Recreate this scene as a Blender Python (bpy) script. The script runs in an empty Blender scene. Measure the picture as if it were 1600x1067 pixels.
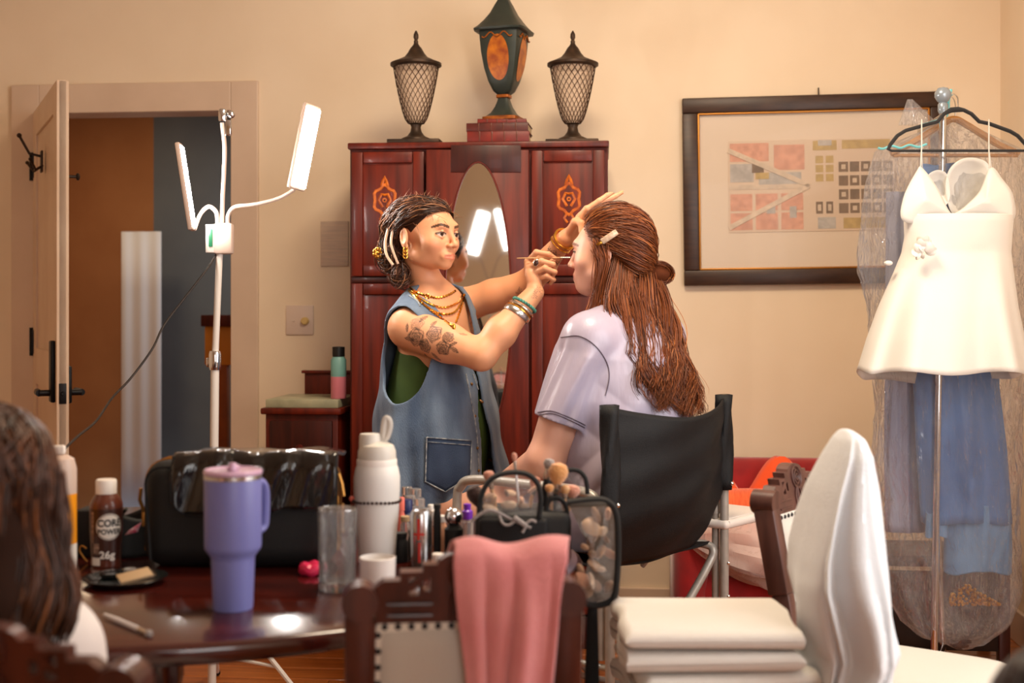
import bpy, bmesh, math, random
import numpy as np
from mathutils import Matrix, Vector, Euler
random.seed(7); rng = np.random.default_rng(7)
scene = bpy.context.scene
COL = scene.collection
# ------------------------------------------------------------------ camera
F = 2000.0; HY = 490.0; CZ = 1.25           # focal length in px of a 1600x1067 frame, horizon row, eye height
cd = bpy.data.cameras.new('camera'); cam = bpy.data.objects.new('camera', cd); COL.objects.link(cam)
cd.sensor_width = 36; cd.lens = F/1600*36; cd.shift_y = -(533.5-HY)/1600
cam.location = (0, 0, CZ); cam.rotation_euler = (math.pi/2, 0, 0)
cd.dof.use_dof = True; cd.dof.focus_distance = 3.95; cd.dof.aperture_fstop = 2.8
cd.clip_start = .05; cd.clip_end = 60
scene.camera = cam
# ------------------------------------------------------------------ view + world
vs = scene.view_settings
vs.view_transform = 'Standard'; vs.look = 'None'; vs.gamma = 1; vs.use_curve_mapping = False
vs.exposure = 0.0
w = bpy.data.worlds.new('world'); scene.world = w; w.use_nodes = True
w.node_tree.nodes['Background'].inputs[0].default_value = (.75, .85, 1, 1)
w.node_tree.nodes['Background'].inputs[1].default_value = .35
# ------------------------------------------------------------------ wall frame: the far wall is turned 5.6 degrees
WA = math.atan(-.0983); WT = Vector((math.cos(WA), math.sin(WA), 0)); WN = Vector((math.sin(WA), -math.cos(WA), 0))
W0 = Vector((0, 5.317, 0))
def wp(u, d, z): p = W0 + WT*u + WN*d; return Vector((p.x, p.y, z))
def wpx(px, py, d=0.0):
    """point d in front of the far wall seen at a pixel, as (u, d, z)"""
    k = (px-800)/F; dirv = Vector((k, 1, (HY-py)/F)); o = Vector((0, 0, CZ))
    q = W0 + WN*d; t = (q-o).dot(WN)/dirv.dot(WN); p = o + dirv*t
    return ((p-W0).dot(WT), d, p.z)
def at(px, py, Y): return Vector(((px-800)*Y/F, Y, CZ + (HY-py)*Y/F))
def atz(px, py, z):
    Y = (CZ-z)*F/(py-HY); return at(px, py, Y)
def area(name, loc, target, sx, sy, power, color):
    l = bpy.data.lights.new(name, 'AREA'); l.shape = 'RECTANGLE'; l.size = sx; l.size_y = sy; l.energy = power; l.color = color
    o = bpy.data.objects.new(name, l); COL.objects.link(o); o.location = loc
    o.rotation_euler = (Vector(target)-Vector(loc)).to_track_quat('-Z', 'Y').to_euler(); return o
# daylight through the two windows behind the photographer and to the right; unseen warm overhead light added to brighten the far wall
area('daylight_front_window', wp(1.42, 6.93, 1.62), wp(.30, 0, 1.35), .9, 1.7, 26, (1.0, .97, .94))
area('daylight_right_window', wp(1.90, 2.95, 1.62), wp(-.4, 1.6, 1.2), 1.7, 1.7, 44, (1.0, .97, .95))
area('overhead_warm_fill', wp(.45, 2.2, 2.98), wp(.45, 1.8, 0), .7, .7, 56, (1.0, .82, .60))
area('hall_ceiling_glow', wp(-2.5, -1.3, 2.6), wp(-2.5, -1.3, 0), .4, .4, 10, (1.0, .74, .48))
area('hall_stripe_fill', wp(-1.2, -1.9, 1.7), wp(-2.6, -2.3, .7), .5, 1.2, 6, (.85, .92, 1.0))  # cool light added in the hall to brighten the pale stripe panel

# ------------------------------------------------------------------ helpers
WM = {}
def tag(o, label=None, cat=None, group=None, kind=None):
    if label: o['label'] = label
    if cat: o['category'] = cat
    if group: o['group'] = group
    if kind: o['kind'] = kind
    return o
def thing(name, label, cat, loc=(0,0,0), rz=0.0, group=None):
    o = bpy.data.objects.new(name, None); COL.objects.link(o); o.empty_display_size = .05
    o.location = loc; o.rotation_euler = (0, 0, rz)
    WM[o] = Matrix.Translation(Vector(loc)) @ Matrix.Rotation(rz, 4, 'Z')
    return tag(o, label, cat, group)
def copy_tree(src, loc, rz, label, parent=None):
    def cp(o, par):
        c = o.copy(); COL.objects.link(c); c.parent = par
        for ch in o.children: cp(ch, c)
        return c
    kids = list(src.children)
    r = src.copy(); COL.objects.link(r); r.location = loc; r.rotation_euler = (0, 0, rz); r['label'] = label
    WM[r] = Matrix.Translation(Vector(loc)) @ Matrix.Rotation(rz, 4, 'Z')
    for k in kids: cp(k, r)
    return r
class MB:
    """collects geometry for ONE mesh object"""
    def __init__(s, M=None): s.v = []; s.f = []; s.M = M; s.n = 0
    def add(s, V, Fs):
        V = [Vector(p) for p in V]
        if s.M: V = [s.M @ p for p in V]
        s.v += V; s.f += [tuple(i+s.n for i in f) for f in Fs]; s.n += len(V); return s
    def bm(s, b):
        b.verts.ensure_lookup_table(); b.verts.index_update()
        s.add([v.co.copy() for v in b.verts], [[v.index for v in f.verts] for f in b.faces]); b.free(); return s
    def box(s, c, d, bev=0, rot=None, seg=2):
        b = bmesh.new(); bmesh.ops.create_cube(b, size=1)
        for v in b.verts: v.co = Vector((v.co.x*d[0], v.co.y*d[1], v.co.z*d[2]))
        if bev: bmesh.ops.bevel(b, geom=list(b.edges), offset=min(bev, min(d)*.49), segments=seg, affect='EDGES', profile=.5)
        Mx = Matrix.Translation(Vector(c))
        if rot is not None: Mx = Mx @ (rot if isinstance(rot, Matrix) else Euler(rot).to_matrix().to_4x4())
        for v in b.verts: v.co = Mx @ v.co
        return s.bm(b)
    def lathe(s, prof, c=(0,0,0), seg=24, R=None, squash=(1,1), sq=0):
        V = []; Fs = []; n = len(prof); c = Vector(c)
        for r, z in prof:
            for k in range(seg):
                a = 2*math.pi*k/seg; ca, sa = math.cos(a), math.sin(a)
                if sq:
                    m = (abs(ca)**sq+abs(sa)**sq)**(-1/sq); ca *= m; sa *= m
                p = Vector((r*ca*squash[0], r*sa*squash[1], z))
                V.append(c + (R @ p if R else p))
        for i in range(n-1):
            for k in range(seg):
                k2 = (k+1) % seg
                Fs.append((i*seg+k, i*seg+k2, (i+1)*seg+k2, (i+1)*seg+k))
        if prof[0][0] > 1e-6: Fs.append(tuple(reversed(range(seg))))
        if prof[-1][0] > 1e-6: Fs.append(tuple((n-1)*seg+k for k in range(seg)))
        return s.add(V, Fs)
    def tube(s, path, r, seg=8, closed=False, caps=True, flat=None, up=None):
        P = [Vector(p) for p in path]; n = len(P); V = []; Fs = []
        rr = r if hasattr(r, '__len__') else [r]*n
        prev = None
        for i in range(n):
            if closed: t = P[(i+1) % n]-P[i-1]
            else: t = P[min(i+1, n-1)]-P[max(i-1, 0)]
            t = t.normalized() if t.length > 1e-9 else Vector((0,0,1))
            if up is not None: a = Vector(up)
            elif prev is None: a = Vector((0,0,1)) if abs(t.z) < .9 else Vector((1,0,0))
            else: a = prev
            a = (a - t*a.dot(t))
            a = a.normalized() if a.length > 1e-6 else t.orthogonal().normalized()
            prev = a; b = t.cross(a)
            fa, fb = flat if flat else (1, 1)
            for k in range(seg):
                an = 2*math.pi*k/seg + math.pi/seg
                V.append(P[i] + (a*math.cos(an)*fa + b*math.sin(an)*fb)*rr[i])
        m = n if closed else n-1
        for i in range(m):
            j = (i+1) % n
            for k in range(seg):
                k2 = (k+1) % seg
                Fs.append((i*seg+k, j*seg+k, j*seg+k2, i*seg+k2))
        if caps and not closed:
            Fs.append(tuple(range(seg))); Fs.append(tuple(reversed([(n-1)*seg+k for k in range(seg)])))
        return s.add(V, Fs)
    def bar(s, a, b, wx, wy, up=(0,0,1), bev=0):
        a, b = Vector(a), Vector(b); t = (b-a); L = t.length; t.normalize()
        u = Vector(up); u = u - t*u.dot(t); u = u.normalized() if u.length > 1e-5 else t.orthogonal().normalized()
        x = u.cross(t).normalized()
        R = Matrix((x, u, t)).transposed().to_4x4()
        return s.box((a+b)/2, (wx, wy, L), bev, R)
    def grid(s, fn, nu, nv, cu=False, cv=False):
        V = [Vector(fn(i/(nu if cu else nu-1), j/(nv if cv else nv-1))) for i in range(nu) for j in range(nv)]
        Fs = []
        for i in range(nu if cu else nu-1):
            for j in range(nv if cv else nv-1):
                i2, j2 = (i+1) % nu, (j+1) % nv
                Fs.append((i*nv+j, i2*nv+j, i2*nv+j2, i*nv+j2))
        return s.add(V, Fs)
    def prism(s, outline, depth, frame=None, holes=(), bev=0):
        """outline [(x,z)] extruded along y by depth (from 0 to depth); frame maps local (x,y,z)"""
        b = bmesh.new(); es = []
        for loop in [outline]+list(holes):
            vs_ = [b.verts.new((x, 0, z)) for x, z in loop]
            es += [b.edges.new((vs_[i], vs_[(i+1) % len(vs_)])) for i in range(len(vs_))]
        bmesh.ops.triangle_fill(b, use_beauty=True, use_dissolve=False, edges=es)
        bmesh.ops.recalc_face_normals(b, faces=b.faces)
        g = bmesh.ops.extrude_face_region(b, geom=list(b.faces))
        for e in g['geom']:
            if isinstance(e, bmesh.types.BMVert): e.co.y += depth
        bmesh.ops.recalc_face_normals(b, faces=b.faces)
        if frame is not None:
            for v in b.verts: v.co = frame @ v.co
        return s.bm(b)
    def sphere(s, c, r, seg=12, rings=8, R=None):
        rx, ry, rz = r if hasattr(r, '__len__') else (r, r, r)
        V = []; Fs = []; c = Vector(c)
        for i in range(rings+1):
            th = math.pi*i/rings
            for k in range(seg):
                a = 2*math.pi*k/seg
                p = Vector((rx*math.sin(th)*math.cos(a), ry*math.sin(th)*math.sin(a), rz*math.cos(th)))
                V.append(c + (R @ p if R else p))
        for i in range(rings):
            for k in range(seg):
                k2 = (k+1) % seg
                Fs.append((i*seg+k, (i+1)*seg+k, (i+1)*seg+k2, i*seg+k2))
        return s.add(V, Fs)
    def build(s, name, mat, parent=None, world=True, smooth=True, solid=0, label=None, sub=0, weld=True):
        me = bpy.data.meshes.new(name)
        V = s.v
        if parent is not None and world:
            inv = WM[parent].inverted(); V = [inv @ p for p in V]
        b = bmesh.new(); vv = [b.verts.new(p) for p in V]
        for f in s.f:
            if len(set(f)) < 3: continue
            try: b.faces.new([vv[i] for i in f])
            except ValueError: pass
        if weld: bmesh.ops.remove_doubles(b, verts=b.verts, dist=1e-6)
        bmesh.ops.recalc_face_normals(b, faces=b.faces)
        b.to_mesh(me); b.free()
        return link(name, me, mat, parent, smooth, solid, label, sub)
def link(name, me, mat, parent=None, smooth=True, solid=0, label=None, sub=0):
    if isinstance(mat, str): mat = MAT[mat]
    me.materials.append(mat)
    if smooth: me.shade_smooth(); me.set_sharp_from_angle(angle=math.radians(40))
    o = bpy.data.objects.new(name, me); COL.objects.link(o)
    if parent is not None: o.parent = parent; WM[o] = WM[parent]
    else: WM[o] = Matrix.Identity(4)
    if solid:
        md = o.modifiers.new('solid', 'SOLIDIFY'); md.thickness = solid; md.offset = 0
    if sub:
        md = o.modifiers.new('sub', 'SUBSURF'); md.levels = sub; md.render_levels = sub
    if label: o['label'] = label
    return o
def struct(name, mb, mat, smooth=False, **k):
    o = mb.build(name, mat, None, smooth=smooth, **k); o['kind'] = 'structure'; return o
def one(name, mb, mat, label, cat, group=None, **k):
    """a thing that is one mesh"""
    return tag(mb.build(name, mat, None, **k), label, cat, group)

# ------------------------------------------------------------------ materials
MAT = {}
def lin(c):
    """sRGB 0-255 -> linear"""
    return tuple(((x/255)/12.92 if x/255 <= .04045 else ((x/255+.055)/1.055)**2.4) for x in c)
def mat(name, col, rough=.5, metal=0, col2=None, scale=8, stretch=(1,1,1), detail=4, bump=0, bscale=60, bstretch=None,
        coat=0, sheen=0, trans=0, ior=1.45, emis=None, estr=0, spec=.5, aniso=0, sss=0, contrast=.5, wave=None, coords='Object', attr=None, alpha=None):
    m = bpy.data.materials.new(name); m.use_nodes = True; nt = m.node_tree; N = nt.nodes; L = nt.links
    b = N['Principled BSDF']; I = b.inputs
    c = lin(col); I['Base Color'].default_value = (*c, 1); I['Roughness'].default_value = rough; I['Metallic'].default_value = metal
    I['IOR'].default_value = ior; I['Specular IOR Level'].default_value = spec
    if coat: I['Coat Weight'].default_value = coat; I['Coat Roughness'].default_value = .08
    if sheen: I['Sheen Weight'].default_value = sheen; I['Sheen Roughness'].default_value = .5
    if trans: I['Transmission Weight'].default_value = trans
    if aniso: I['Anisotropic'].default_value = aniso
    if sss: I['Subsurface Weight'].default_value = sss; I['Subsurface Radius'].default_value = (.012, .005, .003); I['Subsurface Scale'].default_value = 1
    if emis: I['Emission Color'].default_value = (*lin(emis), 1); I['Emission Strength'].default_value = estr
    if alpha is not None: I['Alpha'].default_value = alpha
    tc = N.new('ShaderNodeTexCoord')
    def mapping(sc):
        mp = N.new('ShaderNodeMapping'); mp.inputs['Scale'].default_value = sc; L.new(tc.outputs[coords], mp.inputs['Vector']); return mp
    src = None
    if attr:
        a = N.new('ShaderNodeAttribute'); a.attribute_name = attr; src = a.outputs['Color']; L.new(src, I['Base Color'])
    if col2:
        if wave:
            t = N.new('ShaderNodeTexWave'); t.wave_type = 'BANDS'; t.bands_direction = wave; t.inputs['Scale'].default_value = scale
            t.inputs['Distortion'].default_value = 3; t.inputs['Detail'].default_value = detail; t.inputs['Detail Scale'].default_value = 1.5
            fac = t.outputs['Fac']
        else:
            t = N.new('ShaderNodeTexNoise'); t.inputs['Scale'].default_value = scale; t.inputs['Detail'].default_value = detail; fac = t.outputs['Fac']
        L.new(mapping(stretch).outputs[0], t.inputs['Vector'])
        rp = N.new('ShaderNodeValToRGB'); h = contrast/2
        rp.color_ramp.elements[0].position = .5-h*.6; rp.color_ramp.elements[1].position = .5+h*.6
        rp.color_ramp.elements[0].color = (*c, 1); rp.color_ramp.elements[1].color = (*lin(col2), 1)
        L.new(fac, rp.inputs[0])
        if src is not None:
            mx = N.new('ShaderNodeMixRGB'); mx.blend_type = 'MULTIPLY'; mx.inputs[0].default_value = 1
            L.new(src, mx.inputs[1]); L.new(rp.outputs[0], mx.inputs[2]); L.new(mx.outputs[0], I['Base Color'])
        else: L.new(rp.outputs[0], I['Base Color'])
    if bump:
        t2 = N.new('ShaderNodeTexNoise'); t2.inputs['Scale'].default_value = bscale; t2.inputs['Detail'].default_value = 3
        L.new(mapping(bstretch or (1,1,1)).outputs[0], t2.inputs['Vector'])
        bp = N.new('ShaderNodeBump'); bp.inputs['Strength'].default_value = bump; bp.inputs['Distance'].default_value = .01
        L.new(t2.outputs['Fac'], bp.inputs['Height']); L.new(bp.outputs[0], I['Normal'])
    MAT[name] = m; return m
def plastic_film(name, tint=(235, 238, 245), op=.16, rough=.12, bscale=14, gl=.35, bump=.9, gmul=.55):
    """thin clear sheet: mostly see-through, a little milky, glossy wrinkles"""
    m = bpy.data.materials.new(name); m.use_nodes = True; nt = m.node_tree; N = nt.nodes; L = nt.links
    for n in list(N): N.remove(n)
    out = N.new('ShaderNodeOutputMaterial'); tr = N.new('ShaderNodeBsdfTransparent'); tr.inputs[0].default_value = (.97, .97, .97, 1)
    df = N.new('ShaderNodeBsdfDiffuse'); df.inputs[0].default_value = (*lin(tint), 1)
    gs = N.new('ShaderNodeBsdfGlossy'); gs.inputs['Roughness'].default_value = rough
    m1 = N.new('ShaderNodeMixShader'); m1.inputs[0].default_value = op; L.new(tr.outputs[0], m1.inputs[1]); L.new(df.outputs[0], m1.inputs[2])
    m2 = N.new('ShaderNodeMixShader'); L.new(m1.outputs[0], m2.inputs[1]); L.new(gs.outputs[0], m2.inputs[2])
    lw = N.new('ShaderNodeLayerWeight'); lw.inputs[0].default_value = gl
    tc = N.new('ShaderNodeTexCoord'); no = N.new('ShaderNodeTexNoise'); no.inputs['Scale'].default_value = bscale; no.inputs['Detail'].default_value = 5; no.inputs['Distortion'].default_value = 1.2
    mp = N.new('ShaderNodeMapping'); mp.inputs['Scale'].default_value = (1.6, 1.6, .55); L.new(tc.outputs['Object'], mp.inputs[0]); L.new(mp.outputs[0], no.inputs['Vector'])
    bp = N.new('ShaderNodeBump'); bp.inputs['Strength'].default_value = bump; bp.inputs['Distance'].default_value = .05; L.new(no.outputs['Fac'], bp.inputs['Height'])
    for n in (gs, lw): L.new(bp.outputs[0], n.inputs['Normal'])
    mm = N.new('ShaderNodeMath'); mm.operation = 'MULTIPLY'; mm.inputs[1].default_value = gmul; L.new(lw.outputs['Fresnel'], mm.inputs[0]); L.new(mm.outputs[0], m2.inputs[0])
    L.new(m2.outputs[0], out.inputs[0]); MAT[name] = m; return m

mat('wall', (241, 220, 192), .85, col2=(237, 215, 186), scale=3, bump=.05, bscale=300)
mat('ceiling_paint', (236, 224, 206), .9)
mat('trim', (222, 196, 172), .45, col2=(214, 188, 164), scale=4)
mat('door_paint', (226, 200, 174), .4, col2=(214, 184, 156), scale=3)
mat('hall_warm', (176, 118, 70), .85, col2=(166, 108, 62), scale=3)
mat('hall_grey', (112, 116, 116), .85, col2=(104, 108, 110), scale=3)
mat('floor_wood', (186, 108, 48), .36, col2=(150, 80, 34), scale=5, stretch=(.6, 14, 6), coat=.25)
mat('black_metal', (22, 20, 20), .4, metal=.6)
mat('bronze', (46, 34, 26), .5, metal=.5, col2=(70, 50, 34), scale=30)
mat('glass', (255, 255, 255), .02, trans=1, ior=1.45)
mat('grass_out', (150, 160, 140), .9)

# ------------------------------------------------------------------ room
UL, UR, DF = -3.1, 1.965, 7.0       # left wall, right corner, front wall (behind the camera), in wall coordinates
CEIL = 3.15
def wbox(mb, u0, u1, d0, d1, z0, z1, bev=0):
    c = wp((u0+u1)/2, (d0+d1)/2, (z0+z1)/2)
    return mb.box(c, (u1-u0, d1-d0, z1-z0), bev, (0, 0, WA))
fl = tag(bpy.data.objects.new('floor', None), kind='structure'); COL.objects.link(fl)
fl.location = W0; fl.rotation_euler = (0, 0, WA); WM[fl] = Matrix.Translation(W0) @ Matrix.Rotation(WA, 4, 'Z')
sub = MB().box(((UL+UR)/2, -2.6, -.035), (UR-UL+.4, 9.2, .04)).build('subfloor', mat('subfloor', (60, 30, 14), .9), fl, world=False, smooth=False)
pw = .135; rows = int(9.0/pw); proto = None; k = 0
pl = MB().box((0, 0, 0), (1.69, pw-.003, .02), .003, seg=1)
plank_me = None
for r in range(rows):
    y = 1.9 - r*pw
    off = (r*0.61) % 1.0*1.69
    x = UL - .1 - off + .845
    while x - .845 < UR + .1:
        if plank_me is None:
            o = pl.build('plank', 'floor_wood', fl, world=False, smooth=False); plank_me = o.data
        else:
            o = bpy.data.objects.new('plank', plank_me); COL.objects.link(o); o.parent = fl; WM[o] = WM[fl]
        o.location = (x, y, -.01); x += 1.692; k += 1
# back wall with the door opening
du0 = wpx(60, 300)[0]; du1 = wpx(367, 300)[0]; dz = wpx(200, 172)[2]
b = MB(); T = .12
wbox(b, UL-.2, du0, -T, 0, 0, CEIL); wbox(b, du1, UR+.2, -T, 0, 0, CEIL); wbox(b, du0, du1, -T, 0, dz, CEIL)
struct('wall_back', b, 'wall')
b = MB(); wbox(b, UR, UR+.12, 0, 2.05, 0, CEIL); wbox(b, UR, UR+.12, 3.85, DF+.12, 0, CEIL); wbox(b, UR, UR+.12, 2.05, 3.85, 0, .75); wbox(b, UR, UR+.12, 2.05, 3.85, 2.5, CEIL)
struct('wall_right', b, 'wall')
struct('wall_left', wbox(MB(), UL-.12, UL, 0, DF+.12, 0, CEIL), 'wall')
b = MB(); wbox(b, UL, .95, DF, DF+.12, 0, CEIL); wbox(b, 1.88, UR, DF, DF+.12, 0, CEIL); wbox(b, .95, 1.88, DF, DF+.12, 0, .72); wbox(b, .95, 1.88, DF, DF+.12, 2.52, CEIL)
struct('wall_front', b, 'wall')
struct('ceiling', wbox(MB(), UL-.3, UR+.3, -2.7, DF+.3, CEIL, CEIL+.1), 'ceiling_paint')
def winframe(name, u0, u1, d0, d1, z0, z1, along):
    b = MB(); t = .05
    if along == 'u':
        wbox(b, u0, u1, d0, d1, z0, z0+t); wbox(b, u0, u1, d0, d1, z1-t, z1); wbox(b, u0, u0+t, d0, d1, z0+t, z1-t); wbox(b, u1-t, u1, d0, d1, z0+t, z1-t); wbox(b, (u0+u1)/2-.02, (u0+u1)/2+.02, d0, d1, z0+t, z1-t)
    else:
        wbox(b, u0, u1, d0, d1, z0, z0+t); wbox(b, u0, u1, d0, d1, z1-t, z1); wbox(b, u0, u1, d0, d0+t, z0+t, z1-t); wbox(b, u0, u1, d1-t, d1, z0+t, z1-t)
    return struct(name, b, 'trim')
winframe('window_1', .95, 1.88, DF, DF+.08, .72, 2.52, 'u')
winframe('window_2', UR+.03, UR+.11, 2.05, 3.85, .75, 2.5, 'd')
# baseboards
def bboard(name, segs):
    b = MB()
    for (u0, u1, d0, d1) in segs:
        wbox(b, u0, u1, d0, d1, 0, .125, .004); 
    return struct(name, b, 'trim')
bboard('baseboard_back', [(UL, du0-.12, 0, .018), (du1+.12, UR-.018, 0, .018)])
bboard('baseboard_right', [(UR-.018, UR, .018, DF)])
bboard('baseboard_left', [(UL, UL+.018, .018, DF)])
# door casing
tu0 = wpx(21, 300)[0]; tu1 = wpx(405, 300)[0]; tz = wpx(200, 131)[2]
b = MB(); wbox(b, tu0, du0+.012, -.0, .022, 0, tz, .004); wbox(b, du1-.012, tu1, 0, .022, 0, tz, .004); wbox(b, du0+.012, du1-.012, 0, .022, dz-.012, tz, .004)
wbox(b, du0, du0+.012, -T-.01, 0, 0, dz); wbox(b, du1-.012, du1, -T-.01, 0, 0, dz); wbox(b, du0, du1, -T-.01, 0, dz-.012, dz)
struct('trim_1', b, 'trim')
# door leaf, hinged on the left jamb, standing open into the room
hg = at(60, 300, 5.50); hg.z = 0
he = at(98, 300, 4.72); he.z = 0
dv = (he-hg); DL = dv.length; da = math.atan2(dv.y, dv.x)
door = bpy.data.objects.new('door_1', None); COL.objects.link(door); door.location = hg; door.rotation_euler = (0, 0, da)
door['kind'] = 'structure'; WM[door] = Matrix.Translation(hg) @ Matrix.Rotation(da, 4, 'Z')
DT = .044; DH = dz-.015
b = MB()
st = .11
b.box((DL/2, 0, DH/2+.005), (DL, DT*.55, DH))
for x0, x1, z0, z1 in ((0, st, 0, DH), (DL-st, DL, 0, DH), (st, DL-st, 0, .2), (st, DL-st, .95, 1.1), (st, DL-st, DH-st, DH)):
    b.box(((x0+x1)/2, 0, (z0+z1)/2+.005), (x1-x0, DT, z1-z0), .003)
b.build('leaf', 'door_paint', door, world=False, smooth=False)
for hz in (.28, 1.13, 1.88):
    h = MB().lathe([(.011, -.06), (.011, .06)], (0, -DT/2-.004, hz), 10).box((.02, -DT/2-.002, hz), (.035, .004, .1)); h.build('hinge', 'black_metal', door, world=False)
hzd = .955
for sgn in (-1, 1):
    p = MB(); y = sgn*(DT/2+.008)
    if sgn < 0: p.box((DL-.065, y, hzd+.08), (.065, .018, .23), .006)
    else: p.box((DL-.065, y, hzd+.03), (.05, .016, .14), .006)
    p.tube([(DL-.065, y, hzd), (DL-.065, y+sgn*.045, hzd)], .012, 10)
    p.tube([(DL-.065, y+sgn*.045, hzd), (DL-.12, y+sgn*.048, hzd), (DL-.19, y+sgn*.04, hzd)], [.013, .011, .012], 10)
    p.build('door_handle', 'black_metal', door, world=False)
MB().box((DL+.001, 0, hzd), (.004, .026, .075), .001).lathe([(.009, 0), (.006, .012)], (DL, 0, hzd), 10, Matrix.Rotation(math.pi/2, 3, 'Y')).build('latch_plate', 'black_metal', door, world=False)
# coat hooks on the leaf
def hook(side, x, z, s=1):
    q = MB(); y = side*(DT/2)
    q.box((x, y+side*.004, z), (.035*s, .008, .07*s), .003)
    q.tube([(x, y, z+.02), (x, y+side*.05, z+.03), (x, y+side*.085, z+.075*s)], .0055, 8).sphere((x, y+side*.088, z+.08*s), .010, 8, 6)
    for dx in (-1, 1): q.tube([(x, y, z-.015), (x+dx*.03*s, y+side*.03, z-.03*s), (x+dx*.05*s, y+side*.05, z-.005)], .005, 8).sphere((x+dx*.052*s, y+side*.052, z), .008, 8, 6)
    return q.build('coat_hook', 'bronze', door, world=False)
hook(-1, DL*.45, 1.86, 1.25)
MB().tube([(DL-.03, DT/2, 1.76), (DL-.03, DT/2+.03, 1.76)], .006, 8).sphere((DL-.03, DT/2+.035, 1.76), (.014, .008, .014)).build('robe_knob', 'bronze', door, world=False)
# hall beyond
HS = wpx(240, 300, -2.5)[0]
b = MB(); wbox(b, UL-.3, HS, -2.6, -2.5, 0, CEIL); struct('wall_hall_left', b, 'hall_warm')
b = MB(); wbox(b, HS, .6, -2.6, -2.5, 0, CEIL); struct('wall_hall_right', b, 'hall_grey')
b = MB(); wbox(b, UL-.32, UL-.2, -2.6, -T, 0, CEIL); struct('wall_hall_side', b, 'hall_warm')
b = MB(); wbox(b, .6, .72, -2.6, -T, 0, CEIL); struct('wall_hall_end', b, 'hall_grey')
# ================================================================== materials for furniture
mat('mahogany', (108, 32, 14), .42, col2=(74, 19, 8), scale=4, stretch=(9, 9, .7), coat=.06, detail=6, spec=.35)
mat('mahogany_dark', (70, 22, 12), .42, col2=(46, 13, 8), scale=4, stretch=(9, 9, .7), coat=.06, detail=6, spec=.35)
mat('inlay', (214, 112, 26), .35, col2=(160, 70, 14), scale=40)
mat('inlay_dark', (90, 36, 12), .35)
mat('mirror', (225, 228, 226), .03, metal=1)
mat('tole', (38, 44, 40), .42, col2=(48, 54, 46), scale=14)
mat('tole_gold', (176, 96, 24), .4, metal=.3, col2=(120, 60, 18), scale=40)
mat('cartouche', (196, 112, 24), .4, col2=(130, 52, 20), scale=26, contrast=.6)
mat('mesh_wire', (70, 46, 32), .5, metal=.5)
mat('book_red', (122, 30, 16), .45, col2=(96, 22, 12), scale=20)
mat('book_brown', (92, 28, 16), .45, col2=(66, 20, 12), scale=20)
mat('pages', (206, 178, 138), .8)
mat('frame_wood', (66, 40, 24), .4, col2=(50, 28, 16), scale=12, stretch=(1, 1, 5))
mat('gilt', (170, 112, 46), .35, metal=.7)
mat('mat_board', (232, 212, 190), .8)
mat('switch_plate', (222, 200, 184), .4)
mat('brass_knob', (216, 186, 120), .35)
mat('stone_top', (176, 172, 142), .35, col2=(150, 150, 124), scale=14)
mat('lamp_white', (216, 208, 200), .35)
mat('lamp_grey', (196, 172, 158), .4)
mat('led', (255, 255, 255), .5, emis=(255, 250, 244), estr=105)
mat('led_dim', (255, 255, 255), .5, emis=(255, 250, 244), estr=9)
mat('display_green', (30, 90, 60), .4, emis=(60, 150, 100), estr=.5)
mat('black_plastic', (18, 18, 18), .4)
mat('cord_black', (38, 28, 22), .6)
mat('alu', (176, 170, 162), .36, metal=.25, col2=(164, 158, 150), scale=30)
mat('chrome', (220, 222, 226), .12, metal=1)
mat('nylon_black', (13, 13, 15), .6, col2=(19, 19, 21), scale=9, bump=.25, bscale=420, spec=.35)
mat('tray_white', (232, 224, 216), .4)
mat('velvet_black', (20, 17, 17), .75, sheen=.3)
mat('hanger_wood', (206, 146, 72), .4, col2=(186, 124, 54), scale=8, stretch=(1, 6, 6))
mat('dress_white', (230, 225, 216), .62, sheen=.25, bump=.05, bscale=250)
mat('dress_blue', (92, 136, 196), .55, col2=(82, 124, 184), scale=4, sheen=.2)
mat('dress_blue_light', (116, 160, 206), .5, sheen=.2)
mat('teal_ribbon', (120, 200, 205), .4)
mat('gold_sequin', (210, 160, 70), .3, metal=.8)
plastic_film('film_bag', (242, 240, 246), .09, .06, 30, .28, .9, .65)
plastic_film('film_clear', (225, 225, 225), .10, .08, 22, .3)
mat('red_velvet', (170, 14, 14), .8, sheen=.5, col2=(140, 8, 10), scale=10)
mat('orange_knit', (232, 104, 52), .85, sheen=.3, col2=(220, 84, 38), scale=60, stretch=(3, .3, .3), bump=.3, bscale=90, bstretch=(5, .4, .4))
mat('terry_white', (226, 228, 230), .95, sheen=.4, bump=.5, bscale=420)
mat('terry_cream', (236, 230, 220), .95, sheen=.35, bump=.6, bscale=420)
mat('terry_pink', (236, 150, 148), .95, sheen=.4, bump=.6, bscale=420, col2=(228, 136, 136), scale=12)
mat('chair_wood', (82, 38, 26), .36, col2=(58, 26, 18), scale=6, stretch=(6, 6, .8), coat=.2)
mat('chair_wood_pale', (92, 58, 50), .4, col2=(72, 43, 37), scale=6, stretch=(6, 6, .8), coat=.15)
mat('upholstery', (196, 188, 176), .85, sheen=.2, bump=.2, bscale=300)
mat('gimp', (226, 218, 204), .8)
mat('stud', (26, 22, 22), .5)
mat('hall_wood', (176, 92, 26), .5, col2=(140, 66, 16), scale=6)
mat('hall_amber_glow', (230, 150, 50), .5)  # lamplit glow of the stand's panel, put into its colour
mat('light_stripe_panel', (232, 234, 240), .8)  # pale tone of the hallway light stripe
mat('dark_bench', (34, 22, 16), .45, col2=(48, 32, 24), scale=8)

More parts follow.
